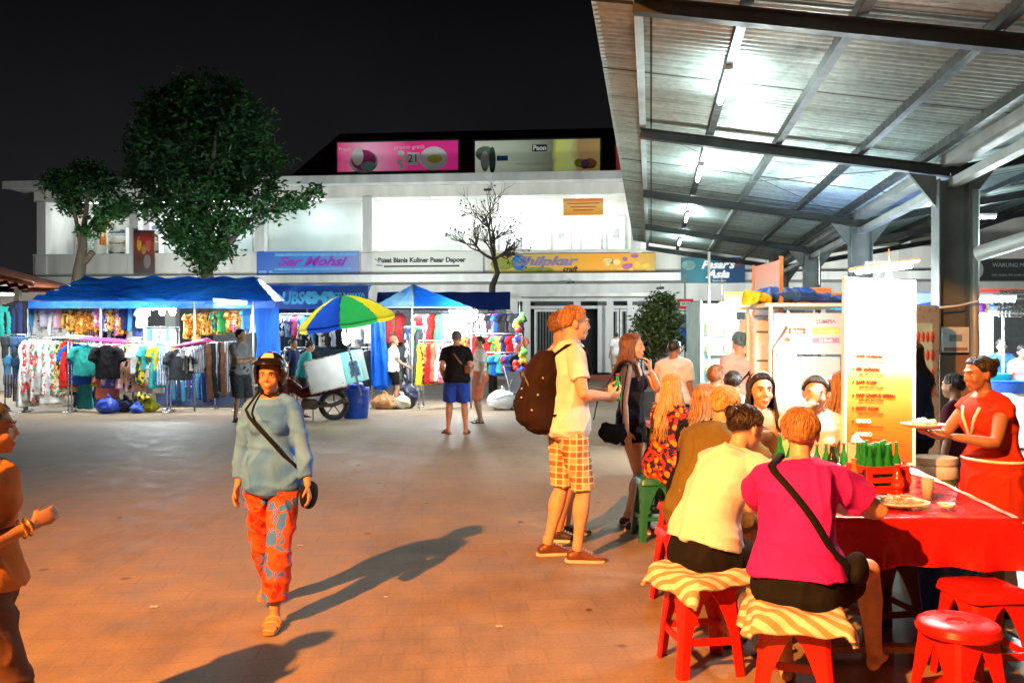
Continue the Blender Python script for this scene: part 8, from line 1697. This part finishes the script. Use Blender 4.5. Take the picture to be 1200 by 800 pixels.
person('man in a grey tee and dark shorts with folded arms by the left stall', ipt(281, 17.0), -125, S_M, 'short', H_BK, top=dict(mat=F_('grey'), sleeve=.7, inf=.02, loose=.02), bottom=dict(mat=F_('charcoal'), u=1.05, inf=.03, flare=.03), shoes=dict(mat=M('sandal_black'), kind='sandal'), H=1.84, sex='m', hyaw=-25, handR=(-.12, .20, 1.24), handL=(.12, .23, 1.20), poleR=(1, -.1, -.7), poleL=(-1, -.1, -.7), near=False, vox=.011, seed=83)
person('man in a teal shirt behind the motorbike', ipt(354, 18.1), -70, S_M, 'short', H_BK, top=dict(mat=F_('aqua'), sleeve=.7), bottom=dict(mat=F_('charcoal'), u=1.0), shoes=dict(mat=M('sandal_black'), kind='sandal'), H=1.62, sex='m', lean=8, lean2=20, hpitch=10, handR=(.12, .36, 1.0), near=False, seed=84)
person('person in dark blue beside the man in teal behind the motorbike', ipt(343, 18.7), -110, S_M, 'short', H_BK, top=dict(mat=F_('navy'), sleeve=.7), bottom=dict(mat=F_('brown'), u=1.0), shoes=dict(mat=M('sandal_black'), kind='sandal'), H=1.66, sex='m', near=False, seed=85)
person('woman in a white blouse and black skirt standing inside the middle stall', ipt(461, 20.3), -70, S_M, 'short', H_BR, top=dict(mat=F_('white'), sleeve=.7), bottom=dict(mat=BLKC, u=.8, kind='skirt', name='skirt'), shoes=dict(mat=M('sandal_black'), kind='sandal'), H=1.72, sex='f', handR=(.16, .30, 1.0), near=False, seed=86)
person('distant person in a pale shirt standing before the gate', (P(722, 0, 32.0).x, 32.0, .21), 20, S_M, 'short', H_BK, top=dict(mat=F_('white'), sleeve=.7, inf=.03), bottom=dict(mat=F_('cream'), u=.9, inf=.03), shoes=dict(mat=M('sandal_black'), kind='sandal'), H=1.72, sex='m', near=False, seed=87)
person('seated shopper in red by the toys at the middle stall', ipt(612, 22.4), 160, S_M, 'short', H_BK, top=dict(mat=F_('red'), sleeve=.7), bottom=dict(mat=F_('navy'), u=.9), shoes=dict(mat=M('sandal_black'), kind='sandal'), H=1.6, sex='m', hip=.58, lean=4, lean2=12, feetR=(.12, .36, .075), feetL=(-.12, .36, .075), near=False, seed=88)
# ---------------------------------------------------------------- street lamp behind the camera, added fill lights for facade, stall fronts and trees
SODIUM = (1, .35, .075)
light('SPOT', (-5.0, -3.2, 6.6), 22500, SODIUM, .10, target=(-.9, 2.9, 0), spot=76, blend=.95, name='sodium_lamp')
for (x, y, z, pw, tgt) in ((-13, 30.5, 3.4, 270, (-14, 35.5, 4.9)), (-4, 30.5, 3.4, 270, (-4, 35, 4.9)), (5, 29.5, 3.4, 270, (5, 34.5, 4.9)), (13, 27.5, 3.2, 420, (14, 33, 3.2))):
    light('AREA', (x, y, z), pw * 1.0, (.95, 1, .98), 2.6, .5, target=tgt, name='facade_fill')  # added area lights that brighten the facade and the wall at right
light('AREA', (-8.6, 18.6, 2.55), 200, (.95, 1, 1), 5.5, .3, target=(-8.6, 19.6, 1.0), name='stall_fill'); light('AREA', (-2.2, 19.2, 2.6), 180, (.95, 1, 1), 3.0, .3, target=(-2.2, 20.2, 1.0), name='stall_fill')  # added area lights that brighten the clothes at the stall fronts
light('AREA', (-8.6, 18.9, 2.5), 75, (.95, 1, 1), 5.5, .3, target=(-8.6, 18.0, 0), name='stall_fill'); light('AREA', (-2.2, 19.6, 2.5), 45, (.95, 1, 1), 3.0, .3, target=(-2.2, 18.6, 0), name='stall_fill')  # added area lights for the ground before the stalls

light('POINT', (-6.2, 24.3, 3.9), 340, (.95, 1, .92), .3, name='tree_fill'); light('POINT', (-12.6, 24.0, 3.9), 130, (.95, 1, .92), .3, name='tree_fill')  # added point lights without a fixture, to brighten the trees and tarp backs
# small litter on the paving
rs = random.Random(12)
for k, (px, py) in enumerate(((140, 607), (180, 712), (352, 640), (500, 590), (452, 700), (585, 735), (690, 715), (420, 545), (380, 520), (610, 612))):
    Y = 1600 / (py - 400); g = MB(); s_ = rs.uniform(.012, .028)
    g.grid(lambda u, v: V(((u - .5) * s_ * 2, (v - .5) * s_ * 1.6, .006 + s_ * .3 * abs(math.sin(u * 5 + k) * math.cos(v * 4)))), 5, 5)
    o = g.build('litter', M('litter_paper' if k % 3 else 'litter_leaf', (.65, .6, .5) if k % 3 else (.12, .08, .03), .8), None, True, recalc=False); o.location = ((px - 600) / 1000 * Y, Y, 0); tag(o, 'tiny %s on the open paving, %s from the left' % ('scrap of paper' if k % 3 else 'dry leaf', ORD[sorted([140, 180, 352, 500, 452, 585, 690, 420, 380, 610]).index(px)]), 'litter', 'litter on the paving')
